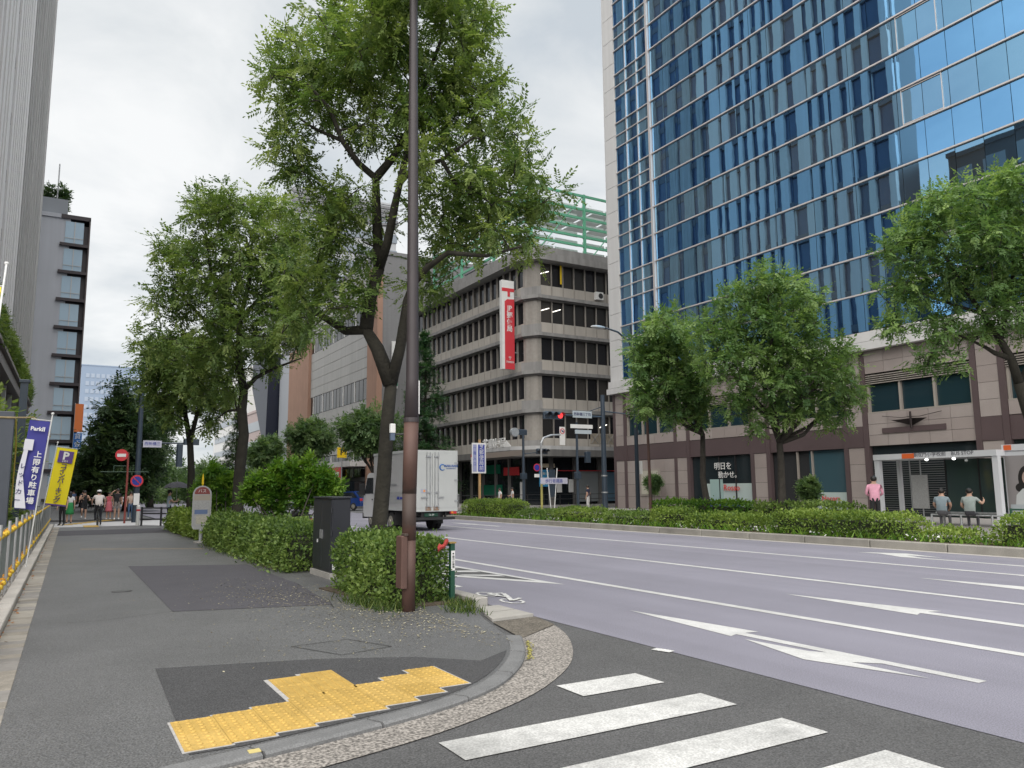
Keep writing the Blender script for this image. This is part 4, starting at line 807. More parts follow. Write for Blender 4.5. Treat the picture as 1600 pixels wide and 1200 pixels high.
# ---- second and third street trees
D = 22.3
trunkB = [np.array([4.6, 23.3, 0.05]), P_(371, 800), P_(374, 740), P_(381, 680), P_(378, 640), P_(381, 610)]
limbsB = [([P_(381, 610), P_(372, 560), P_(375, 500), P_(390, 440), P_(385, 370)], 0.12, 0.03), ([P_(381, 610), P_(400, 590), P_(430, 575), P_(470, 560, -0.8)], 0.08, 0.02), ([P_(372, 560), P_(340, 520), P_(300, 480), P_(270, 450)], 0.08, 0.02), ([P_(375, 500), P_(420, 450), P_(440, 390)], 0.07, 0.02), ([P_(378, 640), P_(355, 642), P_(338, 655, 0.5)], 0.05, 0.015), ([P_(375, 500), P_(330, 430), P_(320, 360)], 0.07, 0.018)]
bl = [(330, 340, 46), (385, 320, 42), (440, 340, 46), (300, 320, 26), (285, 400, 42), (345, 410, 58), (410, 410, 58), (460, 400, 46), (262, 390, 18), (265, 470, 42), (320, 480, 52), (385, 490, 55), (445, 470, 50), (480, 510, 32), (245, 535, 30), (290, 550, 42), (340, 550, 40), (400, 555, 38), (445, 545, 34), (310, 600, 30), (360, 600, 30)]
tree('street_tree', 'broad green street tree in the long hedge beyond the black cabinet', trunkB, 0.18, limbsB, pxblobs(bl, D, 54, ds=1.0, dj=0.5), lf_tree, 600, 11, 0.34, 11, 0.023, 0.098, seed=21, crad=0.55, twig=0.022, group='street trees along the near pavement')
D = 30.0
trunkC = [np.array([4.7, 32.4, 0.05]), P_(297, 800), P_(299, 740), P_(297, 690)]
limbsC = [([P_(297, 690), P_(290, 650), P_(285, 600), P_(270, 560)], 0.12, 0.03), ([P_(297, 690), P_(310, 640), P_(318, 590), P_(330, 560)], 0.10, 0.03)]
bl = [(250, 560, 30), (290, 550, 36), (335, 560, 34), (262, 605, 34), (305, 610, 38), (345, 620, 26), (245, 580, 22), (275, 640, 22), (330, 655, 18)]
tree('street_tree', 'slim street tree behind the bus stop, half hidden by the broad one', trunkC, 0.17, limbsC, pxblobs(bl, D, 40, dj=0.5), lf_tree, 260, 11, 0.40, 8, 0.035, 0.15, seed=31, crad=0.62, twig=0.025, group='street trees along the near pavement')
# ---- big dark trees farther along
def auto_tree(name, label, base, fork_h, lst, D_, ppm, leaf, clus, per, L, nl, lw, ll, r0, seed, group=None, bark=m_bark, crad=0.6, twig=0.025, ds=1.0, lean=(0, 0)):
    B = pxblobs(lst, D_, ppm, dj=0.3*ds, ds=ds, seed=seed); r_ = np.random.default_rng(seed); base = np.array(base, float); f = base+np.array([lean[0], lean[1], fork_h])
    tr = wobble(base, f, 5, 0.04, r_); lim = []
    for c, r in B[::max(1, len(B)//9)]:
        lim.append((wobble(f, c, 5, 0.18, r_), r0*0.55, r0*0.13))
    return tree(name, label, list(tr), r0, lim, B, leaf, clus, per, L, nl, lw, ll, bark, seed, group, crad, twig=twig)
auto_tree('dark_tree', 'tall dark tree over the far pavement behind the waiting people', (5.2, 71, 0), 3.0, [(192, 612, 18), (185, 645, 30), (205, 660, 32), (180, 690, 40), (210, 700, 42), (165, 725, 34), (195, 740, 44), (225, 730, 30), (150, 750, 24), (170, 765, 24)], 63, 19.2, lf_dark, 420, 12, 0.8, 7, 0.08, 0.34, 0.3, 41, 'dark trees along the far pavement', crad=1.0, twig=0.05)
auto_tree('dark_tree', 'rounded dark tree to the right of the tall dark one', (8.2, 84, 0), 3.0, [(232, 640, 26), (245, 665, 24), (225, 675, 24), (240, 695, 20)], 76, 15.8, lf_mid, 170, 12, 0.9, 7, 0.09, 0.38, 0.28, 42, 'dark trees along the far pavement', crad=1.1, twig=0.05)
auto_tree('dark_tree', 'low dark tree left of the tall one behind the yellow flag', (2.6, 92, 0), 2.5, [(128, 740, 24), (140, 720, 22), (120, 760, 20), (150, 765, 20)], 81, 14.9, lf_dark, 150, 12, 0.9, 7, 0.09, 0.38, 0.26, 43, 'dark trees along the far pavement', crad=1.1, twig=0.05)
# ---- trees before the glass tower
GR = 'trees before the glass tower'
auto_tree('plane_tree', 'narrow green tree at the corner of the glass tower, beside a dark street lamp', (23.5, 24.0, 0.19), 3.6, [(1040, 512, 34), (1005, 550, 30), (1055, 552, 36), (1020, 590, 34), (1070, 595, 34), (1005, 620, 24), (1050, 632, 26), (1090, 620, 24), (1085, 655, 16)], 32.3, 37.3, lf_right, 320, 11, 0.42, 9, 0.034, 0.14, 0.15, 51, GR, m_bark2, 0.52, 0.024)
auto_tree('plane_tree', 'wide green tree in front of the shop windows of the glass tower', (23.5, 20.0, 0.19), 3.0, [(1190, 448, 36), (1150, 480, 34), (1235, 470, 40), (1110, 520, 34), (1180, 520, 46), (1250, 525, 46), (1300, 560, 34), (1135, 570, 38), (1200, 585, 44), (1270, 590, 44), (1325, 610, 26), (1150, 630, 26), (1230, 640, 32), (1300, 645, 28), (1190, 655, 18)], 28.9, 41.7, lf_right, 540, 11, 0.40, 9, 0.031, 0.13, 0.17, 52, GR, m_bark2, 0.52, 0.024)
D = 21.6
trunkG = [np.array([23.3, 10.15, 0.19]), P_(1628, 700), P_(1606, 640), P_(1592, 598)]
limbsG = [([P_(1592, 598), P_(1580, 560), P_(1562, 530), P_(1535, 490), P_(1500, 440), P_(1470, 390)], 0.13, 0.03), ([P_(1580, 560), P_(1555, 552), P_(1535, 540), P_(1490, 520)], 0.09, 0.02), ([P_(1562, 530), P_(1575, 470), P_(1590, 400), P_(1580, 320)], 0.09, 0.02), ([P_(1592, 598), P_(1625, 540), P_(1650, 460)], 0.09, 0.03), ([P_(1535, 490), P_(1470, 470), P_(1420, 450)], 0.05, 0.015)]
bl = [(1560, 300, 44), (1500, 310, 44), (1610, 300, 46), (1440, 350, 40), (1410, 395, 36), (1490, 375, 50), (1560, 370, 52), (1620, 380, 50), (1395, 445, 30), (1450, 435, 42), (1520, 445, 46), (1590, 450, 46), (1410, 500, 30), (1470, 505, 34), (1540, 510, 28), (1660, 340, 50), (1670, 430, 50), (1620, 510, 34), (1455, 555, 24), (1490, 560, 18)]
tree('plane_tree', 'large leaning tree at the picture edge above the bus shelter', trunkG, 0.21, limbsG, pxblobs(bl, D, 56, dj=0.4), lf_right, 600, 11, 0.32, 10, 0.025, 0.105, m_bark, 53, GR, 0.50, twig=0.022)
# ---- round-headed trees on the far pavement past the crossing, conifers
RT = 'round-headed trees past the crossing'
for (lab, x, y, r, X0, Y0) in (('round-headed tree closest to the post office conifer', 578, 672, 30, 24.6, 66), ('round-headed tree in front of the terracotta pier', 487, 682, 24, 24.6, 87), ('round-headed tree left of the terracotta pier, smallest of its row', 415, 706, 17, 23, 103)):
    D_ = 0.5036*X0+0.8535*Y0+0.3; pp = 1205/D_
    auto_tree('round_tree', lab, (X0, Y0, 0.17), 2.6, [(x, y-r*0.5, r*0.8), (x-r*0.75, y, r*0.85), (x+r*0.75, y, r*0.85), (x-r*0.6, y+r*0.6, r*0.7), (x+r*0.5, y+r*0.6, r*0.7), (x, y+r*0.2, r)], D_, pp, lf_mid, 300, 12, 0.65, 7, 0.07, 0.28, 0.16, 60+int(x), RT, m_bark2, 0.75, 0.04)
def conifer(name, label, base, h, r, leaf, seed, layers=16, group=None):
    r_ = np.random.default_rng(seed); e = empty(name, base, label=label, cat='conifer', group=group); mb = MB(); mb.tube([(0, 0, 0), (0, 0, h*0.5), (0.05, 0, h)], [0.25, 0.15, 0.03], 8); C = []; rad = []
    for k in range(layers):
        t = k/(layers-1); z = h*(0.10+0.88*t); rr = r*(1-t)**0.8*r_.uniform(0.8, 1.1)+0.15; nb = max(4, int(11*(1-t)+3))
        for j in range(nb):
            a = r_.uniform(0, 6.28); tip = np.array([math.cos(a)*rr, math.sin(a)*rr, z-0.12*rr+r_.uniform(-0.15, 0.15)])
            mb.tube([(0, 0, float(z)), tuple(map(float, tip))], [0.05, 0.012], 4, cap=False)
            for s in (0.45, 0.75, 1.0): C.append(tip*np.array([s, s, 1])+np.array([0, 0, 0.05])); rad.append(0.33*r/3+0.12)
    mb.build('trunk', m_bark, e); V, F, rn_ = leaf_cloud(np.array(C), rad, 9, 0.5, 7, 0.045, 0.22, droop=0.1, seed=seed); V[:, 2] += 0; link('crown', np_mesh('crown', V, F, leaf, rn_), e); return e
conifer('conifer', 'tall layered conifer before the post office facade', (30.4, 68, 0.17), 16.5, 3.3, lf_con, 71, 20)
conifer('conifer', 'small dark conifer among the mid-street trees', (21.5, 112, 0.17), 12.0, 3.2, lf_dark, 72, 14)
# far green mass down the street
C = []
for i in range(260):
    y = random.uniform(105, 190); C.append((0.155*y+random.uniform(-7, 9)*y/120-1.0, y, random.uniform(0.5, 7.0)*random.uniform(0.5, 1)))
V, F, rn_ = leaf_cloud(np.array(C), [1.6]*len(C), 24, 1.1, 6, 0.14, 0.5, seed=81)
tag(link('tree_line', np_mesh('tree_line', V, F, lf_mid, rn_)), 'mass of green trees closing the view down the street', 'trees', kind='stuff')
# greenery behind the scaffold fence and on the canopy strip, roof plants
def bush(name, label, cs, rads, per, leaf, L, nl, lw, ll, cat='shrub', group=None, stems=None, kind=None, seed=5):
    cs = np.array(cs, float); b = np.array([cs[:, 0].mean(), cs[:, 1].mean(), 0]); e = empty(name, tuple(map(float, b)), label=label, cat=cat, group=group, kind=kind)
    V, F, rn_ = leaf_cloud(cs-b, rads, per, L, nl, lw, ll, droop=0.0, up=0.4, seed=seed); link('foliage', np_mesh('foliage', V, F, leaf, rn_), e)
    if stems:
        for s in stems: MB().tube([tuple(map(float, np.array(q)-b)) for q in s], [0.022, 0.012][:len(s)] if len(s) == 2 else [0.025]+[0.015]*(len(s)-1), 5).build('stem', m_bark2, e)
    return e
r_ = np.random.default_rng(3)
cs = [(XL(y)-1.1-r_.uniform(0, 1.2), y, z) for y in np.linspace(24, 43, 16) for z in r_.uniform(0.4, 4.2, 5)]
bush('lot_shrubs', 'tall leafy shrubs behind the scaffold fence and the flags', cs, [0.7]*len(cs), 26, lf_tree, 0.4, 7, 0.05, 0.17, stems=[[(XL(y)-1.6, y, 0), (XL(y)-1.5, y, 3.2)] for y in (25, 29, 33, 38, 42)], seed=6)
cs = [(-3.0-0.0157*(97-y)+0.1+r_.uniform(-0.25, 0.2), y, 11.0+r_.uniform(0, 1.7)) for y in r_.uniform(45, 97, 300)]
o = bush('canopy_planting', 'strip of climbing greenery between the canopy and the ribbed wall', cs, [0.42]*len(cs), 26, lf_tree, 0.35, 6, 0.05, 0.17, cat='plants', kind='stuff', seed=7)
cs = [(-5+r_.uniform(0, 4.2), 107+r_.uniform(0, 6), 37.4+r_.uniform(0, 1.6)) for _ in range(60)]
bush('roof_plants', 'brownish plants on the roof of the slate grey block', cs, [0.7]*60, 20, lf_dark, 0.5, 6, 0.08, 0.3, cat='plants', kind='stuff', seed=8)
# bright shrubs in the planting bed
def shrub(lab, lst, D_, ppm, X0, ys, seed):
    cs = []; rd = []; rr = random.Random(seed)
    for (x, y, r) in lst:
        c = at(x, y, D_)
        for _ in range(int(26*(r/ppm)**1.2/0.5**1.2)+6):
            d = nrm(np.array([rr.gauss(0, 1), rr.gauss(0, 1), rr.gauss(0, 1)])); cs.append(c+d*np.array([r, r, r])/ppm*rr.uniform(0.45, 1)); rd.append(0.16)
    st_ = [[(X0+rr.uniform(-0.25, 0.25), y+rr.uniform(-0.1, 0.1), 0.05), tuple(map(float, cs[rr.randrange(len(cs))]))] for y in ys for _ in range(4)]
    bush('flowering_shrub', lab, cs, rd, 22, lf_shrub, 0.17, 7, 0.02, 0.085, group='bright shrubs in the planting bed', stems=st_, seed=seed)
shrub('bright green shrub behind the bus stop post', [(318, 768, 18), (340, 748, 24), (358, 765, 26), (345, 790, 26), (322, 788, 16)], 26.3, 45.8, 4.75, (27, 28, 29), 91)
shrub('bright green shrub on thin stems between tree trunk and black cabinet', [(410, 762, 26), (440, 745, 24), (470, 742, 28), (500, 752, 28), (520, 768, 18), (480, 775, 24), (430, 782, 22), (395, 775, 14)], 19.4, 62, 4.75, (17, 18.5, 20, 21.5), 92)
# ---- clipped hedges
def hedge(label, x0, x1, y0, y1, z0, h, leaf, dens, size, seed, group=None, lump=0.07, rz=0.0, taper=0.05):
    r_ = np.random.default_rng(seed); w_, d_ = x1-x0, y1-y0; e = empty('clipped_hedge', ((x0+x1)/2, (y0+y1)/2, z0), rz, label, 'hedge', group)
    hx, hy = w_/2, d_/2; t = 0.19
    mb = MB(); mb.add([(-hx+t, -hy+t, 0), (hx-t, -hy+t, 0), (hx-t, hy-t, 0), (-hx+t, hy-t, 0), (-hx+t+taper, -hy+t+taper, h-t), (hx-t-taper, -hy+t+taper, h-t), (hx-t-taper, hy-t-taper, h-t), (-hx+t+taper, hy-t-taper, h-t)], [(4, 5, 6, 7), (0, 1, 5, 4), (1, 2, 6, 5), (2, 3, 7, 6), (3, 0, 4, 7)]); mb.build('twigs', m_twig, e)
    faces = [(w_*d_, 'top'), (d_*h, 'x0'), (d_*h, 'x1'), (w_*h, 'y0'), (w_*h, 'y1')]; P = []; N = []
    for A, f in faces:
        n = int(A*dens); u, v = r_.uniform(-1, 1, n), r_.uniform(-1, 1, n)
        if f == 'top': P.append(np.c_[u*hx, v*hy, np.full(n, h)]); N.append(np.tile([0, 0, 1.0], (n, 1)))
        elif f[0] == 'x': s = -1 if f == 'x0' else 1; P.append(np.c_[np.full(n, s*hx), u*hy, (v+1)/2*h]); N.append(np.tile([s, 0, 0.25], (n, 1)))
        else: s = -1 if f == 'y0' else 1; P.append(np.c_[u*hx, np.full(n, s*hy), (v+1)/2*h]); N.append(np.tile([0, s, 0.25], (n, 1)))
    P = np.concatenate(P); N = np.concatenate(N)
    # rounded shoulders and lumps
    k = np.clip(P[:, 2:3]/h, 0, 1)**3; P[:, :2] *= 1-k*taper/np.maximum(0.3, min(hx, hy))
    ed = np.maximum(np.abs(P[:, 0])/hx, np.abs(P[:, 1])/hy); P[:, 2] -= np.where(P[:, 2] > h*0.98, np.clip(ed-0.8, 0, 1)**2*h*1.6, 0)
    ph = r_.uniform(0, 6.28, 6); lum = np.sin(P[:, 0]*5.3+ph[0]+P[:, 2]*4)*np.sin(P[:, 1]*3.7+ph[1])+np.sin(P[:, 1]*9.1+ph[2]+P[:, 2]*7)*0.6+np.sin(P[:, 2]*11+P[:, 0]*8+ph[3])*0.5
    P += N*(lum*lump*0.5)[:, None]+N*r_.normal(-0.02, 0.045, len(P))[:, None]+r_.normal(0, 0.012, P.shape)
    shoot = r_.random(len(P)) < 0.015; P[shoot, 2] += np.abs(r_.normal(0, 0.07, shoot.sum()))
    n = len(P); x = nrm(N*0.8+r_.normal(0, 0.9, (n, 3))+np.array([0, 0, 0.15])); y = nrm(np.cross(x, r_.normal(size=(n, 3)))); s = r_.uniform(0.65, 1.35, (n, 1))*size
    V = np.stack([P, P+x*s*0.5+y*s*0.31, P+x*s, P+x*s*0.5-y*s*0.31], 1).reshape(-1, 3); F = np.arange(4*n).reshape(n, 4)
    val = np.clip(0.47+0.14*np.sin(P[:, 0]*3.1+P[:, 2]*2.3+ph[5])+0.10*np.sin(P[:, 1]*2.1+ph[4])+r_.normal(0, 0.2, n), 0, 1)
    link('foliage', np_mesh('foliage', V, F, leaf, np.repeat(val, 4)), e); return e
NH = 'clipped hedges in the near planting bed'
hedge('dense near hedge wrapped round the first tree and lamp column', 3.92, 4.86, 9.97, 12.25, Z, 0.84, lf_hedge, 1700, 0.058, 101, NH, lump=0.085)
hedge('long near hedge between the black cabinet and the bus stop', 3.92, 5.0, 15.0, 24.6, Z, 0.82, lf_hedge, 800, 0.075, 102, NH, lump=0.10)
hedge('short rounded hedge just past the bus stop', 4.02, 5.0, 26.6, 34.5, Z, 0.80, lf_hedge2, 420, 0.10, 103, NH, lump=0.10)
MH = 'clipped hedges along the far kerb'
for lab, y0, y1, h, lf, sd, xx in (('tall square hedge straight behind the lorry', 32.4, 37.2, 0.86, lf_hedge2, 111, (18.75, 20.1)), ('low hedge mixed with pale flowers opposite the post office', 28.9, 31.7, 0.46, lf_hedge, 112, (18.8, 20.0)), ('lumpy low hedge opposite the crossing posts', 25.7, 28.4, 0.60, lf_hedge2, 113, (18.8, 20.0)), ('rounded low hedge before the granite corner', 22.7, 25.1, 0.52, lf_hedge, 114, (18.8, 20.0)),
                              ('small domed hedge between two longer far ones', 20.7, 22.1, 0.70, lf_hedge2, 115, (18.8, 20.0)), ('medium hedge below the narrow corner tree', 17.4, 20.3, 0.55, lf_hedge2, 116, (18.8, 20.0)), ('long bright hedge in front of the pink-shirted person', 12.2, 16.6, 0.70, lf_hedge2, 117, (18.75, 20.05)), ('little tuft of hedge in front of the seated pair', 10.7, 11.8, 0.36, lf_hedge2, 118, (18.8, 19.9)), ('bright hedge rising to the picture edge by the bus shelter', 4.0, 10.1, 0.74, lf_hedge2, 119, (18.75, 20.2))):
    hedge(lab, xx[0], xx[1], y0, y1, 0.19, h-0.10, lf, 680, 0.072, sd, MH, lump=0.075, taper=0.07)
hedge('dark back-row hedge under the narrow corner tree', 23.2, 24.2, 21.6, 27.4, 0.19, 0.76, lf_shrub, 260, 0.11, 121, MH)
hedge('dark back-row hedge under the wide tree', 23.2, 24.2, 16.9, 21.3, 0.19, 0.74, lf_hedge, 260, 0.11, 122, MH)
# ground cover under the far hedges, weeds and grass by the near hedge
n = 1500; yy2 = r_.uniform(4, 42, n); P = np.c_[r_.uniform(18.5, 18.95, n), yy2, np.full(n, 0.2)]
def tufts(P, hmin, hmax, wd, name, mat, label, cat, lean=0.5):
    n = len(P); a = rng.uniform(0, 6.28, n); h = rng.uniform(hmin, hmax, n); s = np.c_[np.cos(a), np.sin(a), np.zeros(n)]*wd; t = np.c_[rng.normal(0, lean, n)*h, rng.normal(0, lean, n)*h, h]
    V = np.stack([P-s, P+s, P+t*0.6+s*0.7, P+t], 1).reshape(-1, 3); F = np.arange(4*n).reshape(n, 4); o = link(name, np_mesh(name, V, F, mat, np.repeat(rng.random(n), 4))); return tag(o, label, cat, None, 'stuff')
tufts(P, 0.05, 0.28, 0.025, 'ground_cover', lf_shrub, 'low weeds and ground cover along the far kerb', 'weeds')
P = np.c_[r_.uniform(18.5, 19.0, 900), r_.uniform(4, 31, 900), r_.uniform(0.2, 0.36, 900)]; P = P[np.sin(P[:, 1]*2.3) > 0.2]
scatter_quads(P, 0.02, 0.045, 'white_flowers', rampmat('white_flower', [(0.35, 0.35, 0.36), (0.75, 0.74, 0.72)]), 0.8, label='small white flowers scattered under the far hedges', cat='flowers')
P = np.concatenate([np.c_[r_.normal(3.78, 0.10, 500), r_.normal(10.4, 0.42, 500), np.full(500, Z)], np.c_[r_.normal(4.05, 0.12, 260), r_.normal(9.78, 0.10, 260), np.full(260, Z)], np.c_[r_.normal(4.62, 0.10, 160), r_.normal(9.1, 0.16, 160), np.full(160, Z)], np.c_[r_.normal(3.85, 0.10, 500), r_.uniform(15, 24, 500), np.full(500, Z)], np.c_[r_.normal(4.85, 0.1, 160), r_.normal(9.65, 0.1, 160), np.full(160, Z)]])
tufts(P, 0.03, 0.13, 0.009, 'grass', leafmat('grass_leaf', (0.03, 0.06, 0.015), (0.07, 0.12, 0.025), (0.16, 0.19, 0.05), 0.3), 'tufts of grass and weeds at the foot of the near hedges', 'grass')
P = np.c_[r_.normal(3.85, 0.14, 700), r_.uniform(14.9, 22, 700), r_.uniform(Z, 0.25, 700)]
scatter_quads(P[:420], 0.025, 0.05, 'ivy', lf_hedge, 0.8, label='leafy ground ivy spilling out of the long near hedge', cat='ivy')
# clipped balls by the tower wall
for lab, x, y, r, X0, Y0 in (('clipped ball bush before the small lit granite window', 1020, 756, 14, 31.2, 37.4), ('clipped ball bush before the teal shop glass', 1265, 765, 17, 30.8, 25.0)):
    D_ = 0.5036*X0+0.8535*Y0; c = at(x, y, D_); cs = [c+nrm(np.array([random.gauss(0, 1) for _ in range(3)]))*r*D_/1205*random.uniform(0.4, 1) for _ in range(60)]
    bush('ball_bush', lab, cs, [0.14]*60, 24, lf_mid, 0.2, 6, 0.03, 0.11, group='clipped ball bushes by the tower wall', stems=[[(float(c[0])+0.08*k, float(c[1]), 0.19), (float(c[0])+0.05*k, float(c[1]), float(c[2]))] for k in (-1, 1)], seed=int(x))
# ================================================================ STREET FURNITURE
m_mauve = M('mauve_brown_paint', (0.050, 0.040, 0.043), 0.5, var=0.12, vs=3, streak=0.2); m_rust = M('red_brown_paint', (0.108, 0.058, 0.046), 0.65, var=0.16, vs=4, streak=0.25, speck=0.08); m_soot = M('scuffed_dark_sleeve', (0.070, 0.050, 0.040), 0.8, var=0.35, vs=5, streak=0.3, speck=0.15)
_n = m_rust.node_tree.nodes; _l = m_rust.node_tree.links; _p = _n['Principled BSDF']           # scuffed, sooty belt of old stickers half way up
_src = _p.inputs['Base Color'].links[0].from_socket; _g = _n.new('ShaderNodeNewGeometry'); _s = _n.new('ShaderNodeSeparateXYZ'); _l.new(_g.outputs['Position'], _s.inputs[0])
_w = _n.new('ShaderNodeTexNoise'); _w.inputs['Scale'].default_value = 7.0; _w.inputs['Detail'].default_value = 6; _l.new(_g.outputs['Position'], _w.inputs['Vector'])
_a = _n.new('ShaderNodeMapRange'); _a.inputs[1].default_value = 0.95; _a.inputs[2].default_value = 1.25; _l.new(_s.outputs[2], _a.inputs[0]); _b = _n.new('ShaderNodeMapRange'); _b.inputs[1].default_value = 1.85; _b.inputs[2].default_value = 1.45; _l.new(_s.outputs[2], _b.inputs[0])
_m = _n.new('ShaderNodeMath'); _m.operation = 'MULTIPLY'; _l.new(_a.outputs[0], _m.inputs[0]); _l.new(_b.outputs[0], _m.inputs[1]); _q = _n.new('ShaderNodeMath'); _q.operation = 'ADD'; _l.new(_m.outputs[0], _q.inputs[0]); _l.new(_w.outputs['Fac'], _q.inputs[1])
_t = _n.new('ShaderNodeMapRange'); _t.inputs[1].default_value = 0.95; _t.inputs[2].default_value = 1.2; _t.inputs[4].default_value = 0.8; _l.new(_q.outputs[0], _t.inputs[0])
_x = _n.new('ShaderNodeMix'); _x.data_type = 'RGBA'; _l.new(_t.outputs[0], _x.inputs[0]); _l.new(_src, _x.inputs[6]); _x.inputs[7].default_value = (0.05, 0.036, 0.03, 1); _l.new(_x.outputs[2], _p.inputs['Base Color'])
lc = empty('lamp_column', (4.03, 9.51, Z), label='tall brown lamp column with red-brown foot standing at the near hedge', cat='lamp post')
MB().tube([(0.02, 0, 2.45), (0.03, 0, 3.0), (0.02, 0, 5), (0.0, 0, 8.5), (0, 0, 10.5)], [0.098, 0.085, 0.075, 0.058, 0.05], 16).build('upper_shaft', m_mauve, lc, smooth=True)
MB().tube([(0, 0, 0), (0, 0, 0.9)], [0.085, 0.089], 16).build('foot', m_rust, lc, smooth=True)
MB().tube([(0, 0, 0.9), (0.0, 0, 1.5)], [0.091, 0.0925], 16).build('scuffed_sleeve', m_rust, lc, smooth=True); MB().tube([(0, 0, 1.5), (0.02, 0, 2.46)], [0.094, 0.098], 16).build('casing', m_rust, lc, smooth=True)
MB().tube([(0.02, 0, 2.44), (0.02, 0, 2.50)], [0.104, 0.104], 16).build('collar', m_mauve, lc); MB().cbox(-0.145, -0.06, -0.11, 0.09, 0.30, 0.96, 0.012).build('junction_box', m_rust, lc)
MB().cbox(-0.11, -0.055, -0.115, 0.0, 0.96, 0.99, 0.005).build('box_lid', m_soot, lc); MB().box(0.09, 0.115, -0.05, 0.05, 2.55, 3.0).build('number_plate', m_white, lc)
MB().tube([(0, 0, 10.5), (-0.1, 0, 11), (0.6, 0, 11.5), (1.9, 0, 11.7)], 0.04, 8).build('arm', m_mauve, lc); MB().ball((2.2, 0, 11.68), 0.45, 0.17, 0.1).build('lamp_head', m_steel, lc)
sc_ = empty('sensor_box', (3.82, 9.6, 2.32), label='small white and blue sensor strapped left of the lamp column', cat='sensor'); MB().cbox(-0.035, 0.035, -0.03, 0.03, 0.02, 0.14, 0.008).build('cap', m_white, sc_); MB().cbox(-0.03, 0.03, -0.028, 0.028, -0.08, 0.018, 0.006).build('body', M('slate_blue', (0.09, 0.12, 0.18), 0.4), sc_); MB().tube([(0.02, 0, 0.0), (0.17, -0.06, 0.0)], 0.012, 6).build('bracket', m_black, sc_)
# cabinet
m_cab = M('charcoal_cabinet_paint', (0.026, 0.028, 0.035), 0.38, var=0.10, vs=2, streak=0.12)
cb_ = empty('utility_cabinet', (4.46, 14.16, Z), label='black steel utility cabinet standing between two hedges', cat='cabinet')
MB().box(-0.21, 0.21, -0.6, 0.6, 0, 0.10).build('plinth', m_conc, cb_); MB().cbox(-0.17, 0.17, -0.56, 0.56, 0.10, 1.40, 0.015).build('body', m_cab, cb_); MB().cbox(-0.19, 0.19, -0.585, 0.59, 1.402, 1.435, 0.012).build('roof', m_cab, cb_)
for s in (0, 1): d = MB().cbox(-0.186, -0.172, -0.54+s*0.545, -0.01+s*0.545, 0.16, 1.36, 0.004).build('door', m_cab, cb_); MB().box(-0.203, -0.187, -0.07+s*0.10, -0.03+s*0.10, 0.68, 0.84).build('handle', m_steel, d)
for z in (0.35, 0.75, 1.15): MB().tube([(-0.18, -0.568, z), (-0.18, -0.568, z+0.09)], 0.014, 6).build('hinge', m_cab, cb_)
MB().box(-0.15, -0.08, -0.575, -0.562, 0.16, 0.26).build('sticker', m_white, cb_); MB().box(-0.190, -0.1865, 0.2, 0.28, 0.60, 0.66).build('sticker', m_white, cb_)
# bus stop
bst = empty('bus_stop_sign', (3.93, 25.4, Z), rz=-0.15, label='grey bus stop board with red arched top beside the near hedge', cat='bus stop')
m_bsf = M('grey_metal_frame', (0.34, 0.34, 0.34), 0.45, 0.3); 
arch = [(-0.27, 0.5), (-0.22, 0.40), (0.22, 0.40), (0.27, 0.5), (0.27, 1.45)]+[(0.27*math.cos(a), 1.45+0.27*math.sin(a)) for a in np.linspace(0.15, math.pi-0.15, 12)]+[(-0.27, 1.45)]
MB().prism_ax(arch, -0.03, 0.03, 'y').build('board', m_bsf, bst)
MB().prism_ax([(0.22*math.cos(a), 1.46+0.22*math.sin(a)) for a in np.linspace(0, math.pi, 14)], -0.036, -0.03, 'y').build('red_arch', M('bus_red', (0.20, 0.035, 0.03), 0.5), bst)
text('バス', 0.12, m_white, (0, -0.04, 1.55), (1, 0, 0), parent=bst); MB().box(-0.23, 0.23, -0.034, -0.031, 1.27, 1.43).build('name_strip', M('tan_strip2', (0.34, 0.30, 0.25), 0.5), bst)
MB().box(-0.22, 0.22, -0.036, -0.031, 0.52, 1.25).build('timetable', M('timetable_print', (0.33, 0.33, 0.33), 0.4, var=0.2, vs=25), bst); MB().box(-0.2, 0.17, -0.04, -0.037, 0.86, 0.99).build('blue_notice', M('blue_notice', (0.10, 0.15, 0.28), 0.5), bst); MB().box(-0.15, 0.18, -0.04, -0.037, 0.56, 0.82).build('route_map', M('route_print', (0.38, 0.36, 0.30), 0.5, var=0.3, vs=30), bst)
MB().tube([(0, 0, 0), (0, 0, 0.42)], 0.055, 10).build('post', m_steel, bst); MB().tube([(0, 0, 1.7), (0, 0, 1.78), (0, 0, 1.95), (0, 0, 2.08)], [0.012, 0.035, 0.03, 0.008], 8).build('finial', m_yellow, bst); MB().disc((0, 0, 0.02), (0, 0, 1), 0.2, 0.04, 16).build('base', m_conc, bst)
# low green post with label, guard pipe, red cloth
gp = empty('guard_pipe', (4.85, 9.93, Z), label='dark green guard post with white label at the hedge corner', cat='guard rail')
MB().box(-0.025, 0.04, -0.03, 0.03, 0, 0.80).build('post', m_green, gp); MB().tube([(-0.01, 0.03, 0.78), (-0.01, 2.4, 0.78)], 0.022, 8).build('rail', m_green, gp); MB().box(-0.02, 0.038, -0.036, -0.031, 0.43, 0.70).build('label_plate', m_white, gp); MB().disc((0.01, -0.038, 0.66), (0, 1, 0), 0.012, 0.004, 10).build('dot', m_black, gp)
t = text('通行注意願', 0.035, m_black, (0.01, -0.039, 0.55), (0, 0, -1), (1, 0, 0), parent=gp, depth=0.001)
MB().tube([(-0.01, 2.4, 0), (-0.01, 2.4, 0.80)], 0.03, 8).build('post', m_green, gp); MB().box(-0.05, 0.055, -0.045, 0.045, 0.80, 0.82).build('cap', M('brass_cap', (0.3, 0.2, 0.06), 0.5), gp)
mb = MB(); rr = random.Random(4)
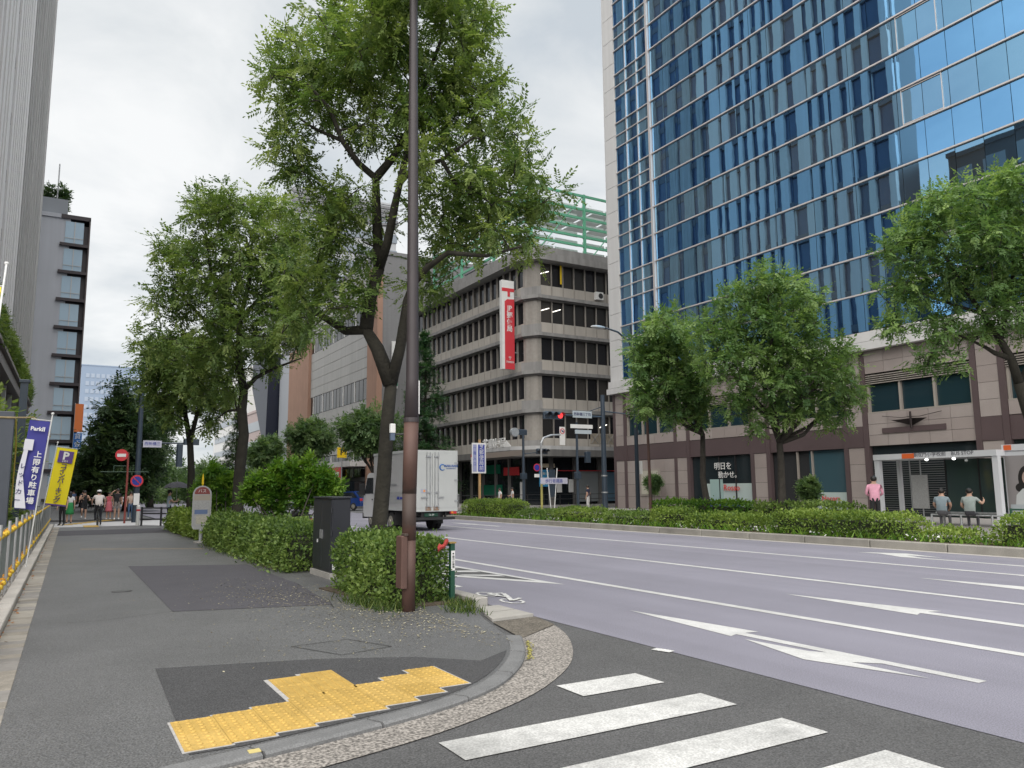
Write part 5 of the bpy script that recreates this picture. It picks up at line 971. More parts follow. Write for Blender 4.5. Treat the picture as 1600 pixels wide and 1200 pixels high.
pts = [(-0.08+0.03*i, 0.012*math.sin(i*2.1), 0.02*i+0.02*math.sin(i*1.7)) for i in range(6)]
for i in range(5): a, b = pts[i], pts[i+1]; w1, w2 = 0.05+0.02*math.sin(i*2), 0.05+0.02*math.sin(i*2+2); mb.add([(a[0], a[1], a[2]-w1), (b[0], b[1], b[2]-w2), (b[0], b[1]+0.02, b[2]+w2*0.4), (a[0], a[1]+0.02, a[2]+w1*0.4), (a[0], a[1]-0.015, a[2]-w1*0.3), (b[0], b[1]-0.015, b[2]-w2*0.3)], [(0, 1, 5, 4), (4, 5, 2, 3), (0, 3, 2, 1)])
o = mb.build('red_cloth', M('red_cloth', (0.36, 0.045, 0.04), 0.9), loc=(4.70, 9.88, 0.78)); tag(o, 'scrap of red cloth caught on top of the near hedge', 'cloth')
# scaffold fence
sf = empty('scaffold_fence', (XL(26)-0.25, 26, 0.05), rz=-0.0157, label='silver pipe scaffold fence with orange clamps along the gravel', cat='fence')
m_pipe = M('scaffold_pipe', (0.50, 0.50, 0.50), 0.35, 0.7, var=0.1); m_oran = M('orange_clamp', (0.62, 0.27, 0.02), 0.5, var=0.12); m_oran2 = M('yellow_clamp', (0.68, 0.46, 0.04), 0.5); m_bar = M('grey_green_bar', (0.15, 0.17, 0.165), 0.5, var=0.15)
for z in (0.94, 0.22): MB().tube([(0, -19, z), (0, 18.5, z)], 0.024, 8).build('rail', m_pipe, sf)
bm_ = MB().tube([(0, 0, 0), (0, 0, 1.0)], 0.013, 6).mesh('bar', m_bar); bm2 = MB().tube([(0, 0, 0), (0, 0, 1.12)], 0.024, 8).mesh('upright', m_pipe)
for k in range(150): link('bar', bm_, sf, (-0.035, -18.8+k*0.25, 0))
for k in range(21): link('upright', bm2, sf, (0.045, -18.9+k*1.8, 0))
cl = MB().tube([(0, -0.07, 0), (0, -0.02, 0), (0, 0.02, 0), (0, 0.07, 0)], [0.042, 0.052, 0.052, 0.042], 10).mesh('clamp', m_oran); bl_ = MB().ball((0.05, 0, -0.01), 0.04, 0.04, 0.04, 8, 6).mesh('clamp_ball', m_oran2)
for k in range(63):
    for z in (0.94, 0.22): c1 = link('clamp', cl, sf, (0, -18.9+k*0.6+random.uniform(-0.06, 0.06), z)); link('clamp_ball', bl_, c1, (0, 0.06, 0.03))
# slate post with rope, columns of the lot
spn = empty('slate_post', (XL(20)-0.75, 20.4, 0.0), label='dark slate square post with frayed rope behind the pipe fence', cat='post'); MB().cbox(-0.16, 0.16, -0.16, 0.16, 0, 3.38, 0.012).build('shaft', M('slate_paint', (0.075, 0.085, 0.105), 0.5, var=0.08), spn)
MB().tube([(-1.2, 0.1, 3.15), (-0.5, 0, 3.22), (-0.17, -0.17, 3.24), (0.17, -0.17, 3.24), (0.5, 0.1, 3.28), (0.75, 0.2, 3.12), (0.85, 0.25, 2.85)], 0.022, 6).build('rope', M('frayed_rope', (0.33, 0.26, 0.14), 0.9, var=0.3, vs=20), spn)
MB().tube([(0.17, 0.3, 3.25), (0.21, 0.3, 2.6), (0.20, 0.3, 1.2)], 0.018, 6).build('yellow_cord', M('yellow_cord', (0.34, 0.27, 0.05), 0.8), spn)
dp = empty('dark_post', (XL(30)-0.95, 30, 0), label='thin dark post rising between the blue flag and the grey building', cat='post'); MB().box(-0.11, 0.11, -0.11, 0.11, 0, 5.2).build('shaft', m_navy, dp); MB().cbox(-0.16, 0.16, -0.16, 0.16, 5.2, 5.3, 0.02).build('cap', m_navy, dp)
# banner flags
def banner(name, label, loc, lean, ly, w_, z0, z1, m, side=1, wave=0.03, pole_h=3.15):
    e = empty(name, loc, label=label, cat='banner', group='banner flags on the pipe fence'); e.rotation_euler = (ly, lean, 0)
    MB().tube([(0, 0, 0), (0, 0, pole_h)], 0.013, 7).build('pole', m_white, e); MB().tube([(0, 0, z1+0.02), (side*w_, 0, z1+0.02)], 0.008, 6).build('crossbar', m_white, e); MB().ball((0, 0, pole_h+0.02), 0.03, 0.03, 0.03, 8, 6).build('finial', m_white, e)
    nx, nz = 8, 20; V = []; F = []
    for j in range(nz+1):
        for i in range(nx+1):
            u, v = i/nx, j/nz; V.append((side*(0.02+u*w_*(1-0.0*v)), wave*math.sin(u*4+v*5)*(u)*(1-v*0.5), z0+(z1-z0)*v))
    for j in range(nz):
        for i in range(nx): a = j*(nx+1)+i; F.append((a, a+1, a+nx+2, a+nx+1) if side > 0 else (a, a+nx+1, a+nx+2, a+1))
    mb = MB(); mb.add(V, F); c = mb.build('cloth', m, e, smooth=True); return e, c
m_yc = M('yellow_cloth', (0.80, 0.66, 0.01), 0.7); m_pc_ = M('purple_cloth', (0.10, 0.05, 0.22), 0.7); m_bc = M('blue_cloth', (0.045, 0.045, 0.26), 0.7); m_wc = M('white_cloth', (0.66, 0.66, 0.72), 0.7)
ey, cy = banner('banner_flag', 'bright yellow coin parking banner flag on the pipe fence', (XL(29)-0.28, 29, 0.05), 0.13, 0, 0.58, 1.22, 3.02, m_yc, wave=0.02)
MB().box(0.10, 0.52, -0.045, -0.04, 2.55, 2.93).build('emblem', m_pc_, cy); text('P', 0.34, m_white, (0.31, -0.052, 2.76), (1, 0, 0), parent=cy, bold=0.012); text('24H', 0.10, m_white, (0.31, -0.052, 2.6), (1, 0, 0), parent=cy)
for i, ch in enumerate('コインパーキング'): text(ch if ch != 'ー' else '｜', 0.19, M('purple_print', (0.07, 0.05, 0.12), 0.7), (0.31-0.0*i, -0.045, 2.44-i*0.158), (1, 0, 0), parent=cy, depth=0.002, bold=0.004)
MB().box(0.02, 0.6, -0.03, 0.03, 1.17, 1.22).build('hem', m_pc_, cy)
eb, cb2 = banner('banner_flag', 'blue and white banner flag with white lettering on the pipe fence', (XL(18.5)-0.12, 18.5, 0.05), 0.09, 0, 0.36, 1.2, 3.0, m_bc, side=-1, wave=0.05)
V = []; F = []; n = 14
for j in range(n+1):
    v = j/n; z = 1.22+1.28*v; xa = -0.37-0.05*math.sin(v*3.1); xb = -0.26-0.08*(1-abs(2*v-1.0))-0.05*v+0.08*(1-v); V += [(xa, -0.075, z), (xb, -0.075, z)]
for j in range(n): F.append((2*j, 2*j+1, 2*j+3, 2*j+2))
MB().add(V, F).build('white_field', m_wc, cb2)
text('ParkⅡ', 0.11, m_white, (-0.21, -0.08, 2.82), (1, 0, 0), parent=cb2, bold=0.004); MB().box(-0.40, -0.24, -0.08, -0.075, 2.38, 2.6).build('white_patch', m_wc, cb2)
for i, ch in enumerate('上限有り駐車場'): text(ch, 0.14, m_white, (-0.13, -0.085, 2.3-i*0.155), (1, 0, 0), parent=cb2, bold=0.003)
for i, ch in enumerate('レッドカー'): text(ch, 0.12, M('navy_print', (0.03, 0.03, 0.12), 0.7), (-0.35, -0.085, 2.05-i*0.17), (1, 0, 0), parent=cb2)
et, ct = banner('banner_flag', 'yellow and purple banner flag high at the picture edge', (XL(8.6)-0.28, 8.6, 0.05), 0.0, -0.62, 0.6, 2.6, 5.1, m_yc, side=-1, wave=0.05, pole_h=5.55)
for a, b, m in (((-0.1, 3.3), (-0.6, 4.5), m_pc_), ((-0.18, 3.0), (-0.6, 4.0), m_wc)): MB().add([(a[0], -0.07, a[1]), (b[0], -0.07, b[1]), (b[0], -0.07, b[1]-0.5), (a[0], -0.07, a[1]-0.7)], [(0, 1, 2, 3)]).build('stripe', m, ct)
# blue notice board on a wooden post behind the lorry
nb = empty('notice_board', (20.6, 38.6, 0.19), label='navy and white vertical signboard on a wooden post behind the lorry', cat='sign'); MB().box(-0.06, 0.06, -0.05, 0.05, 0, 4.15).build('post', M('light_wood', (0.42, 0.26, 0.12), 0.7, var=0.1), nb)
MB().box(-0.52, 0.36, -0.10, -0.05, 2.25, 3.95).build('board', m_white, nb); MB().box(-0.14, 0.27, -0.115, -0.10, 2.34, 3.86).build('navy_panel', m_blue, nb); MB().box(-0.47, -0.24, -0.115, -0.10, 2.34, 3.86).build('side_panel', M('lilac_panel', (0.30, 0.32, 0.50), 0.5), nb)
for i, ch in enumerate('芝郵便局前'): text(ch, 0.30, m_white, (0.065, -0.12, 3.70-i*0.295), (1, 0, 0), parent=nb, depth=0.002)
for i, ch in enumerate('一階入口'): text(ch, 0.2, m_blue, (-0.355, -0.12, 3.66-i*0.3), (1, 0, 0), parent=nb, depth=0.002)
# ---- signals, poles and signs at the crossing (right)
def signal_head(parent, x, y, z, face=-1, lit=0, n=3, w_=1.15, vert=False):
    h = MB().cbox(x-w_/2, x+w_/2, y-0.1, y+0.1, z-0.19, z+0.19, 0.05).build('signal_head', m_navy, parent)
    for i in range(n):
        cx = x-w_/2+w_*(i+0.5)/n; MB().disc((cx, y+face*0.105, z), (0, 1, 0), 0.145, 0.015, 16).build('lens', M('red_lens', (0.8, 0.03, 0.03), 0.3, emit=0.9) if i == lit else M('dark_lens', (0.03, 0.03, 0.035), 0.3), h)
        mb = MB(); a = np.linspace(0, math.pi, 9); mb.add([(cx+0.16*math.cos(t), y+face*0.10, z+0.16*math.sin(t)) for t in a]+[(cx+0.15*math.cos(t), y+face*0.34, z+0.15*math.sin(t)) for t in a], [(k, k+1, 10+k, 9+k) for k in range(8)]); mb.build('visor', m_navy, h)
    return h
sp1 = empty('signal_pole', (24.5, 32.2, 0.19), label='thick navy signal pole with red light on its arm before the granite corner', cat='traffic light'); MB().tube([(0, 0, 0), (0, 0, 1.2), (0, 0, 6.2)], [0.16, 0.14, 0.11], 12).build('pole', m_navy, sp1); MB().tube([(0, 0, 5.05), (-3.6, 0, 5.05)], 0.05, 8).build('arm', m_navy, sp1); MB().tube([(0, 0, 5.6), (-1.6, 0, 5.06)], 0.025, 6).build('stay', m_navy, sp1); MB().tube([(0, 0, 5.35), (2.6, 0.5, 5.3)], 0.03, 6).build('arm', m_navy, sp1)
signal_head(sp1, -3.2, -0.1, 5.0, lit=2); MB().box(-1.95, -0.75, -0.05, -0.02, 4.95, 5.3).build('name_plate', M('pale_blue_plate', (0.42, 0.48, 0.52), 0.5), sp1); text('西新橋三丁目', 0.18, M('navy_print', (0.03, 0.03, 0.12), 0.7), (-1.35, -0.055, 5.12), (1, 0, 0), parent=sp1)
for z in (1.15, 2.0): MB().disc((0, 0, z), (0, 0, 1), 0.17, 0.06, 12).build('band', m_steel, sp1)
s2 = empty('signal_pole', (27.4, 45.0, 0.0), label='slim dark pole with backs of round signal heads at the crossing', cat='traffic light'); MB().tube([(0, 0, 0), (0, 0, 5.2)], [0.11, 0.08], 10).build('pole', m_navy, s2); signal_head(s2, -0.1, 0.3, 5.4, face=1, lit=9); MB().disc((-0.75, -0.1, 5.35), (0, 1, 0), 0.3, 0.25, 14).build('signal_back', m_steel, s2); MB().tube([(0, 0, 3.9), (1.5, 0, 4.05)], 0.03, 6).build('arm', m_navy, s2); signal_head(s2, 1.5, 0, 4.1, lit=9, w_=0.9); MB().cbox(-0.2, 0.2, -0.15, 0.15, 2.2, 2.6, 0.02).build('control_box', m_navy, s2)
s3 = empty('sign_pole', (28.2, 44.0, 0.0), label='grey pole with yellow foot and curved arm carrying a white sign', cat='sign pole'); MB().tube([(0, 0, 1.9), (0, 0, 4.6), (0.2, 0, 4.95), (0.8, 0, 5.15), (1.6, 0, 5.2)], 0.07, 10).build('pole', m_steel, s3); MB().tube([(0, 0, 0), (0, 0, 1.9)], 0.085, 10).build('foot', M('dull_yellow', (0.42, 0.38, 0.12), 0.6), s3)
MB().box(1.5, 1.95, -0.05, -0.02, 4.5, 5.75).build('sign_board', m_white, s3); MB().tube([(1.72+0.17*math.cos(a), -0.06, 5.45+0.17*math.sin(a)) for a in np.linspace(0, 6.283, 17)], 0.025, 5, cap=False).build('red_ring', m_red, s3); text('↰', 0.25, m_blue, (1.72, -0.065, 5.43), (1, 0, 0), parent=s3)
dd = MB().disc((-0.42, -0.1, 2.95), (0, 1, 0), 0.26, 0.02, 18).build('round_sign', m_red, s3); MB().disc((-0.42, -0.113, 2.95), (0, 1, 0), 0.2, 0.004, 18).build('blue_disc', m_blue, dd); MB().box(-0.62, -0.22, -0.11, -0.09, 2.3, 2.52).build('small_plate', m_white, s3); MB().tube([(-0.45, 0, 2.95), (0, 0, 2.95)], 0.02, 5).build('bracket', m_steel, s3)
s4 = empty('sign_pole', (28.9, 40.8, 0.19), label='dark pole with two pale street-name plates near the granite corner', cat='sign pole'); MB().tube([(0, 0, 0), (0, 0, 5.6)], [0.10, 0.075], 10).build('pole', m_navy, s4); MB().box(-0.55, 1.2, -0.12, -0.08, 5.2, 5.45).build('plate', m_white, s4); MB().box(-0.2, 1.1, -0.12, -0.08, 4.85, 5.1).build('plate', M('pale_blue_plate', (0.42, 0.48, 0.52), 0.5), s4); MB().cbox(-0.18, 0.2, -0.16, 0.14, 1.95, 2.4, 0.03).build('control_box', m_navy, s4); MB().cbox(0.62, 0.95, -0.2, 0.1, 3.0, 3.7, 0.03).build('pedestrian_signal', m_navy, s4); MB().tube([(0, 0, 3.4), (0.65, 0, 3.4)], 0.025, 5).build('arm', m_navy, s4)
af = empty('trestle_sign', (28.6, 43.3, 0.0), label='white V-legged signboard with a long lilac plate before the crossing', cat='sign'); MB().tube([(-0.12, 0, 0), (-0.4, 0, 2.9)], 0.035, 6).build('leg', m_white, af); MB().tube([(0.12, 0, 0), (0.4, 0, 2.9)], 0.035, 6).build('leg', m_white, af); MB().box(-0.95, 1.2, -0.06, -0.03, 1.85, 2.25).build('plate', M('lilac_plate', (0.50, 0.50, 0.60), 0.5), af); text('歩行者通路', 0.28, m_blue, (0.1, -0.065, 2.03), (1, 0, 0), parent=af); MB().box(-0.24, 0.24, 0.0, 0.03, 1.0, 2.8).build('navy_cloth', m_navy, af)
sl = empty('street_lamp', (23.2, 28.0, 0.19), label='dark navy street lamp with curved arm beside the narrow corner tree', cat='lamp post'); MB().tube([(0, 0, 0), (0, 0, 5), (0, 0, 7.6), (-0.25, 0, 8.2), (-0.9, 0, 8.6), (-1.7, 0, 8.75)], [0.11, 0.085, 0.06, 0.05, 0.045, 0.04], 10).build('pole', m_navy, sl, smooth=True); MB().ball((-2.05, 0, 8.72), 0.42, 0.14, 0.09).build('lamp_head', m_steel, sl); MB().box(0.12, 0.3, -0.03, 0.0, 2.0, 2.6).build('plate', m_white, sl)
bp_ = empty('brown_pole', (23.1, 27.0, 0.19), label='slim rusty brown pole next to the dark navy street lamp', cat='pole'); MB().tube([(0, 0, 0), (-0.03, 0, 3), (-0.08, 0, 6.3)], [0.08, 0.065, 0.05], 10).build('shaft', m_rust, bp_); MB().disc((-0.08, 0, 6.32), (0, 0, 1), 0.07, 0.06, 10).build('cap', m_rust, bp_)
# guard rails near the crossing
def guard(name, label, p0, p1, n, h, m, rails=(0.4, 0.75), group=None, pr=0.035):
    p0, p1 = np.array(p0, float), np.array(p1, float); e = empty(name, tuple(p0), label=label, cat='railing', group=group); d = p1-p0
    for k in range(n+1): q = d*k/n; MB().tube([tuple(q), tuple(q+np.array([0, 0, h]))], pr, 7).build('post', m, e)
    for z in rails: MB().tube([(0, 0, z), (float(d[0]), float(d[1]), z)], pr*0.7, 7).build('rail', m, e)
    return e
guard('guard_railing', 'black three-rail railing at the end of the near pavement', (3.55, 39.6, Z), (5.0, 38.0, Z), 2, 0.85, m_black, (0.30, 0.55, 0.80), pr=0.045)
guard('guard_railing', 'low black rail along the crossing beneath the post office corner', (22, 53.6, 0.17), (44, 53.6, 0.17), 14, 0.9, m_black, (0.5, 0.88))
guard('guard_railing', 'grey pipe railing before the post office windows', (27.5, 55, 0.17), (27.5, 76, 0.17), 12, 1.0, m_steel, (0.5, 0.97))
guard('guard_railing', 'white guard rail beside the lorry at the far kerb', (19.2, 43.0, 0.0), (19.2, 39.0, 0.19), 3, 0.8, m_white, (0.4, 0.75))
# left crossing: pole with sign, no-entry sign pole
s5 = empty('signal_pole', (3.75, 45.3, 0.0), label='navy pole with round no-parking sign and street-name plate left of the road', cat='traffic light'); MB().tube([(0, 0, 0), (0, 0, 1.3), (0, 0, 7.5)], [0.18, 0.15, 0.11], 12).build('pole', m_navy, s5); MB().tube([(0, 0, 4.15), (2.7, 0.3, 4.2)], 0.045, 7).build('arm', m_navy, s5); MB().box(0.18, 1.08, -0.12, -0.08, 3.92, 4.28).build('name_plate', M('lilac_plate', (0.50, 0.50, 0.60), 0.5), s5); text('西新橋三', 0.2, m_blue, (0.63, -0.125, 4.1), (1, 0, 0), parent=s5)
h = MB().cbox(1.85, 2.15, -0.15, 0.2, 2.9, 4.15, 0.05).build('signal_head', m_navy, s5); MB().cbox(2.2, 3.0, 0.1, 0.35, 4.1, 4.45, 0.05).build('signal_head', m_navy, s5)
dd = MB().disc((-0.03, -0.2, 2.15), (0, 1, 0), 0.31, 0.02, 20).build('round_sign', m_red, s5); MB().disc((-0.03, -0.213, 2.15), (0, 1, 0), 0.23, 0.004, 20).build('blue_disc', m_blue, dd); MB().tube([(-0.19, -0.218, 2.31), (0.13, -0.218, 1.99)], 0.025, 5).build('slash', m_red, dd)
MB().box(-0.14, 0.14, -0.2, -0.16, 0.9, 1.5).build('white_plate', m_white, s5)
s6 = empty('sign_pole', (3.18, 44.3, 0.0), label='rusty red pole carrying a round red sign over the waiting people', cat='sign pole'); MB().tube([(0, 0, 0), (0.02, 0, 2.5), (0, 0, 3.6)], 0.05, 8).build('pole', M('faded_red_pole', (0.22, 0.05, 0.04), 0.7, var=0.2), s6); dd = MB().disc((-0.3, -0.06, 3.45), (0, 1, 0), 0.30, 0.02, 20).build('round_sign', m_red, s6); MB().box(-0.5, -0.1, -0.08, -0.072, 3.36, 3.52).build('white_bar', m_white, dd); MB().tube([(-0.3, 0, 3.45), (0, 0, 3.45)], 0.02, 5).build('bracket', m_steel, s6)
mb = MB(); [mb.tube(q, 0.012, 5) for q in ([(-0.62, -0.03, 2.9), (-0.05, -0.03, 2.9)], [(-0.62, -0.03, 2.9), (-0.62, -0.03, 2.6)], [(-1.2, -0.03, 2.6), (1.0, -0.03, 2.6)])]; mb.build('cross_frame', M('green_wire', (0.10, 0.16, 0.12), 0.6), s6)
bo = empty('bollard', (3.42, 39.9, 0.0), label='white bollard at the end of the black railing', cat='bollard'); MB().tube([(0, 0, 0), (0, 0, 0.92), (0, 0, 0.97)], [0.085, 0.08, 0.05], 12).build('shaft', m_white, bo); MB().tube([(0, 0, 0.7), (0, 0, 0.78)], 0.088, 12).build('band', m_red, bo)
bo = empty('delineator', (18.9, 38.2, 0.0), label='orange delineator post just behind the lorry tail', cat='bollard'); MB().tube([(0, 0, 0), (0, 0, 0.75)], [0.06, 0.045], 10).build('shaft', M('safety_orange', (0.75, 0.22, 0.03), 0.5), bo); MB().disc((0, 0, 0.02), (0, 0, 1), 0.16, 0.05, 14).build('base', m_rubber, bo)
# bus shelter
bs2 = empty('bus_shelter', (26.0, 15.7, 0.19), label='white framed glass bus shelter with orange tag in front of the tower', cat='bus shelter')
m_bsw = M('shelter_white', (0.62, 0.63, 0.66), 0.4); m_bglass = M('shelter_glass', (0.05, 0.075, 0.075), 0.05, spec=0.7)
for y in (2.05, -2.12): MB().box(0, 0.2, y-0.09, y+0.09, 0, 2.30).build('post', m_bsw, bs2); MB().box(1.3, 1.42, y-0.07, y+0.07, 0, 2.30).build('post', m_bsw, bs2)
MB().box(-0.05, 1.5, -2.21, 2.14, 2.302, 2.50).build('roof_beam', m_bsw, bs2); MB().box(-0.07, -0.052, 0.55, 1.0, 2.32, 2.49).build('orange_tag', M('orange_tag', (0.70, 0.13, 0.03), 0.5), bs2); text('御成門小学校前　BUS STOP', 0.17, M('grey_print', (0.1, 0.1, 0.12), 0.6), (-0.056, -0.45, 2.43), (0, -1, 0), parent=bs2)
for y0, y1 in ((-2.0, -0.9), (-0.85, 0.25)): g = MB().box(1.32, 1.35, y0, y1, 0.25, 2.28).build('glass_pane', m_bglass, bs2); MB().box(1.30, 1.37, y1, y1+0.05, 0.25, 2.29).build('frame', m_black, g)
for y in (1.35, 0.95): MB().tube([(0.9, y, 0), (0.9, y, 2.3)], 0.025, 6).build('stanchion', m_steel, bs2)
MB().box(0.85, 0.9, 0.7, 1.3, 0.55, 1.75).build('timetable_board', M('timetable_print', (0.33, 0.33, 0.33), 0.4), bs2); MB().cbox(0.7, 1.15, -1.9, 0.4, 0.40, 0.46, 0.01).build('bench', m_steel, bs2)
for y in (-1.7, 0.2): MB().box(0.9, 0.95, y, y+0.06, 0, 0.4).build('bench_leg', m_steel, bs2)
for y in (0.2, -0.75): MB().ball((0.1, y, 2.26), 0.06, 0.06, 0.04, 8, 6).build('downlight', M('lit_downlight', (1, 1, 0.95), emit=1.2), bs2)
ad = empty('advert_panel', (26.6, 12.95, 0.19), label='advertising panel with portrait print of a dark-haired figure in white beside the shelter', cat='advert'); MB().cbox(-0.12, 0.12, -0.62, 0.62, 0.0, 2.45, 0.02).build('case', m_bsw, ad); MB().box(-0.135, -0.121, -0.56, 0.56, 0.25, 2.3).build('poster', M('poster_grey', (0.27, 0.25, 0.25), 0.4), ad)
def fl(pts, x, m, nm): MB().add([(x, y, z) for y, z in pts], [tuple(range(len(pts)))]).build(nm, m, ad)
ell = lambda cy, cz, ry, rz, n=20: [(cy-ry*math.cos(t), cz+rz*math.sin(t)) for t in np.linspace(0, 2*math.pi, n, endpoint=False)]
fl(ell(-0.05, 1.55, 0.26, 0.42), -0.139, m_hair, 'print_hair'); fl(ell(0.16, 1.28, 0.15, 0.14), -0.1395, m_hair, 'print_hair'); fl([(0.4, 0.3), (-0.4, 0.3), (-0.36, 1.05), (-0.15, 1.25), (0.1, 1.25), (0.3, 1.05)], -0.140, M('print_white', (0.5, 0.52, 0.52), 0.5), 'print_dress'); fl(ell(-0.05, 1.58, 0.14, 0.22), -0.141, M('print_skin', (0.42, 0.30, 0.25), 0.5), 'print_face'); fl([(0.01, 1.28), (-0.11, 1.28), (-0.11, 1.45), (0.01, 1.45)], -0.1405, M('print_skin', (0.42, 0.30, 0.25), 0.5), 'print_neck'); fl([(-0.3, 1.1), (-0.24, 1.15), (-0.2, 1.45), (-0.26, 1.45)], -0.1415, M('print_skin', (0.42, 0.30, 0.25), 0.5), 'print_arm'); fl([(0.5, 0.32), (-0.5, 0.32), (-0.5, 0.75), (0.5, 0.75)], -0.142, M('print_pale', (0.40, 0.44, 0.46), 0.5), 'print_table')
MB().box(-0.16, 0.12, -0.62, 0.62, 2.46, 2.66).build('top_strip', m_bsw, ad); MB().box(-0.175, -0.161, 0.32, 0.55, 2.48, 2.64).build('orange_tag', M('orange_tag', (0.70, 0.13, 0.03), 0.5), ad)
gb = guard('guard_railing', 'dark green pipe rail at the picture edge by the advert panel', (22.2, 11.3, 0.19), (22.2, 4.0, 0.19), 4, 0.75, m_green, (0.4, 0.72))
lr = guard('sitting_rail', 'low steel leaning rail under the seated pair', (25.15, 15.3, 0.19), (25.15, 12.4, 0.19), 3, 0.44, m_steel, (0.42,))
# ================================================================ VEHICLES
m_tbox = M('truck_box_grey', (0.52, 0.535, 0.525), 0.45, 0.1, var=0.04, vs=1, streak=0.08, dirt=0.06); m_tside = M('truck_side_aluminium', (0.54, 0.54, 0.54), 0.4, 0.25, var=0.03, streak=0.06); m_cabw = M('cab_white', (0.70, 0.70, 0.70), 0.25, coat=0.5)
m_chas = M('chassis_black', (0.02, 0.02, 0.021), 0.6); m_hub = M('wheel_hub', (0.35, 0.33, 0.28), 0.5, 0.3, var=0.2, vs=8); m_wglass = M('vehicle_glass', (0.02, 0.025, 0.03), 0.05, spec=0.8)
def wheel(parent, x, y, r, w_, name='wheel', side=1):
    e = MB(); e.tube([(x-w_/2, y, r), (x-w_/2+0.02, y, r), (x+w_/2-0.02, y, r), (x+w_/2, y, r)], [r*0.86, r, r, r*0.86], 22); t = e.build(name, m_rubber, parent, smooth=False)
    MB().disc((x+side*w_*0.5, y, r), (1, 0, 0), r*0.58, 0.03, 16).build('rim', m_hub, t); MB().tube([(x+side*(w_*0.5), y, r), (x+side*(w_*0.5+0.05), y, r)], [r*0.22, r*0.16], 10).build('hub', m_hub, t); return t
tk = empty('delivery_lorry', (12.48, 28.85, 0.0), label='pale grey box lorry seen from behind driving away up the road', cat='lorry')
HW = 1.06; YR, YF = -1.6, 1.9; ZB, ZT = 0.80, 3.06
MB().cbox(-HW, HW, YR, YF, ZB, ZT, 0.02).build('cargo_box', m_tside, tk)
MB().box(-HW-0.015, HW+0.015, YR-0.03, YR+0.06, ZT-0.12, ZT+0.015).build('rear_header', m_tbox, tk); MB().box(-HW-0.015, HW+0.015, YR-0.03, YR+0.06, ZB-0.06, ZB+0.08).build('rear_sill', m_tbox, tk)
for s in (-1, 1): MB().box(s*HW-0.045 if s > 0 else s*HW-0.015, s*HW+0.015 if s > 0 else s*HW+0.045, YR-0.028, YR+0.05, ZB+0.08, ZT-0.12).build('corner_post', m_tbox, tk)
for s in (-1, 1):
    a, b = (-HW+0.05, -0.008) if s < 0 else (0.008, HW-0.05)
    d = MB().cbox(a, b, YR-0.035, YR-0.001, ZB+0.085, ZT-0.125, 0.006).build('rear_door', m_tbox, tk)
    for x in (s*0.10, s*0.24): MB().tube([(x, YR-0.065, ZB+0.03), (x, YR-0.065, ZT-0.06)], 0.016, 8).build('lock_rod', m_steel, d)
    for z in (ZB+0.12, ZB+0.65, ZT-0.25): MB().box(s*0.07, s*0.27, YR-0.085, YR-0.04, z, z+0.05).build('rod_bracket', m_steel, d) if s > 0 else MB().box(-0.27, -0.07, YR-0.085, YR-0.04, z, z+0.05).build('rod_bracket', m_steel, d)
    x0, x1 = sorted((s*0.20, s*0.48)); MB().box(x0, x1, YR-0.09, YR-0.06, ZB+0.46, ZB+0.50).build('handle', m_steel, d)
    for z in (ZB+0.3, ZB+1.1, ZT-0.5): x0, x1 = sorted((s*(HW-0.12), s*(HW+0.02))); MB().box(x0, x1, YR-0.055, YR-0.036, z, z+0.06).build('hinge', m_steel, d)
    MB().box(*sorted((s*0.05, s*0.28)), YR-0.05, YR-0.036, ZB-0.02, ZB+0.14).build('latch_plate', M('worn_latch', (0.35, 0.24, 0.17), 0.6, 0.3), d)
    if s > 0:
        mb = MB(); mb.tube([(0.42+0.11*math.cos(t), YR-0.04, 2.42+0.11*math.sin(t)) for t in np.linspace(0.4, 5.6, 16)], [0.012+0.02*math.sin(math.pi*k/15) for k in range(16)], 6); mb.build('logo_swirl', M('logo_blue', (0.05, 0.16, 0.42), 0.4), d); mb = MB()
        text('MARUSAN', 0.125, M('logo_navy', (0.03, 0.09, 0.30), 0.4), (0.78, YR-0.04, 2.47), (1, 0, 0), parent=d, bold=0.004); text('TRANSPORT', 0.075, M('logo_navy', (0.03, 0.09, 0.30), 0.4), (0.78, YR-0.04, 2.37), (1, 0, 0), parent=d)
    else: MB().disc((-0.34, YR-0.04, ZB+0.72), (0, 1, 0), 0.05, 0.008, 14).build('orange_sticker', M('sticker_orange', (0.7, 0.3, 0.1), 0.5), d); MB().box(-0.48, -0.22, YR-0.04, YR-0.036, ZB+0.64, ZB+0.80).build('pale_sticker', M('sticker_lilac', (0.38, 0.40, 0.48), 0.5), d)
for k in range(9): MB().box(-HW-0.012, -HW, YR+0.15, YF-0.1, ZB+0.25+k*0.055, ZB+0.27+k*0.055).build('side_groove', m_tbox, tk)
MB().box(-HW-0.018, -HW-0.0, YR+0.1, YF, ZT-0.1, ZT).build('side_rail', m_tbox, tk); MB().box(-HW-0.018, -HW, YR+0.1, YF, ZB-0.02, ZB+0.1).build('side_rail', m_tbox, tk); MB().box(-HW-0.02, -HW, YR+0.9, YR+2.1, ZB+0.95, ZB+1.0).build('side_latch', m_steel, tk)
text('積載 2000kg', 0.13, m_blue, (-HW-0.02, YR+0.55, ZB+0.45), (0, -1, 0), parent=tk)
MB().box(-0.40, 0.40, YR+0.1, 3.0, 0.52, 0.78).build('chassis', m_chas, tk); MB().box(-0.95, 0.95, YR+0.25, YR+0.5, 0.58, 0.80).build('rear_crossmember', m_chas, tk)
MB().cbox(-1.0, 1.0, YR+0.02, YR+0.12, 0.42, 0.52, 0.01).build('under_run_bar', m_chas, tk)
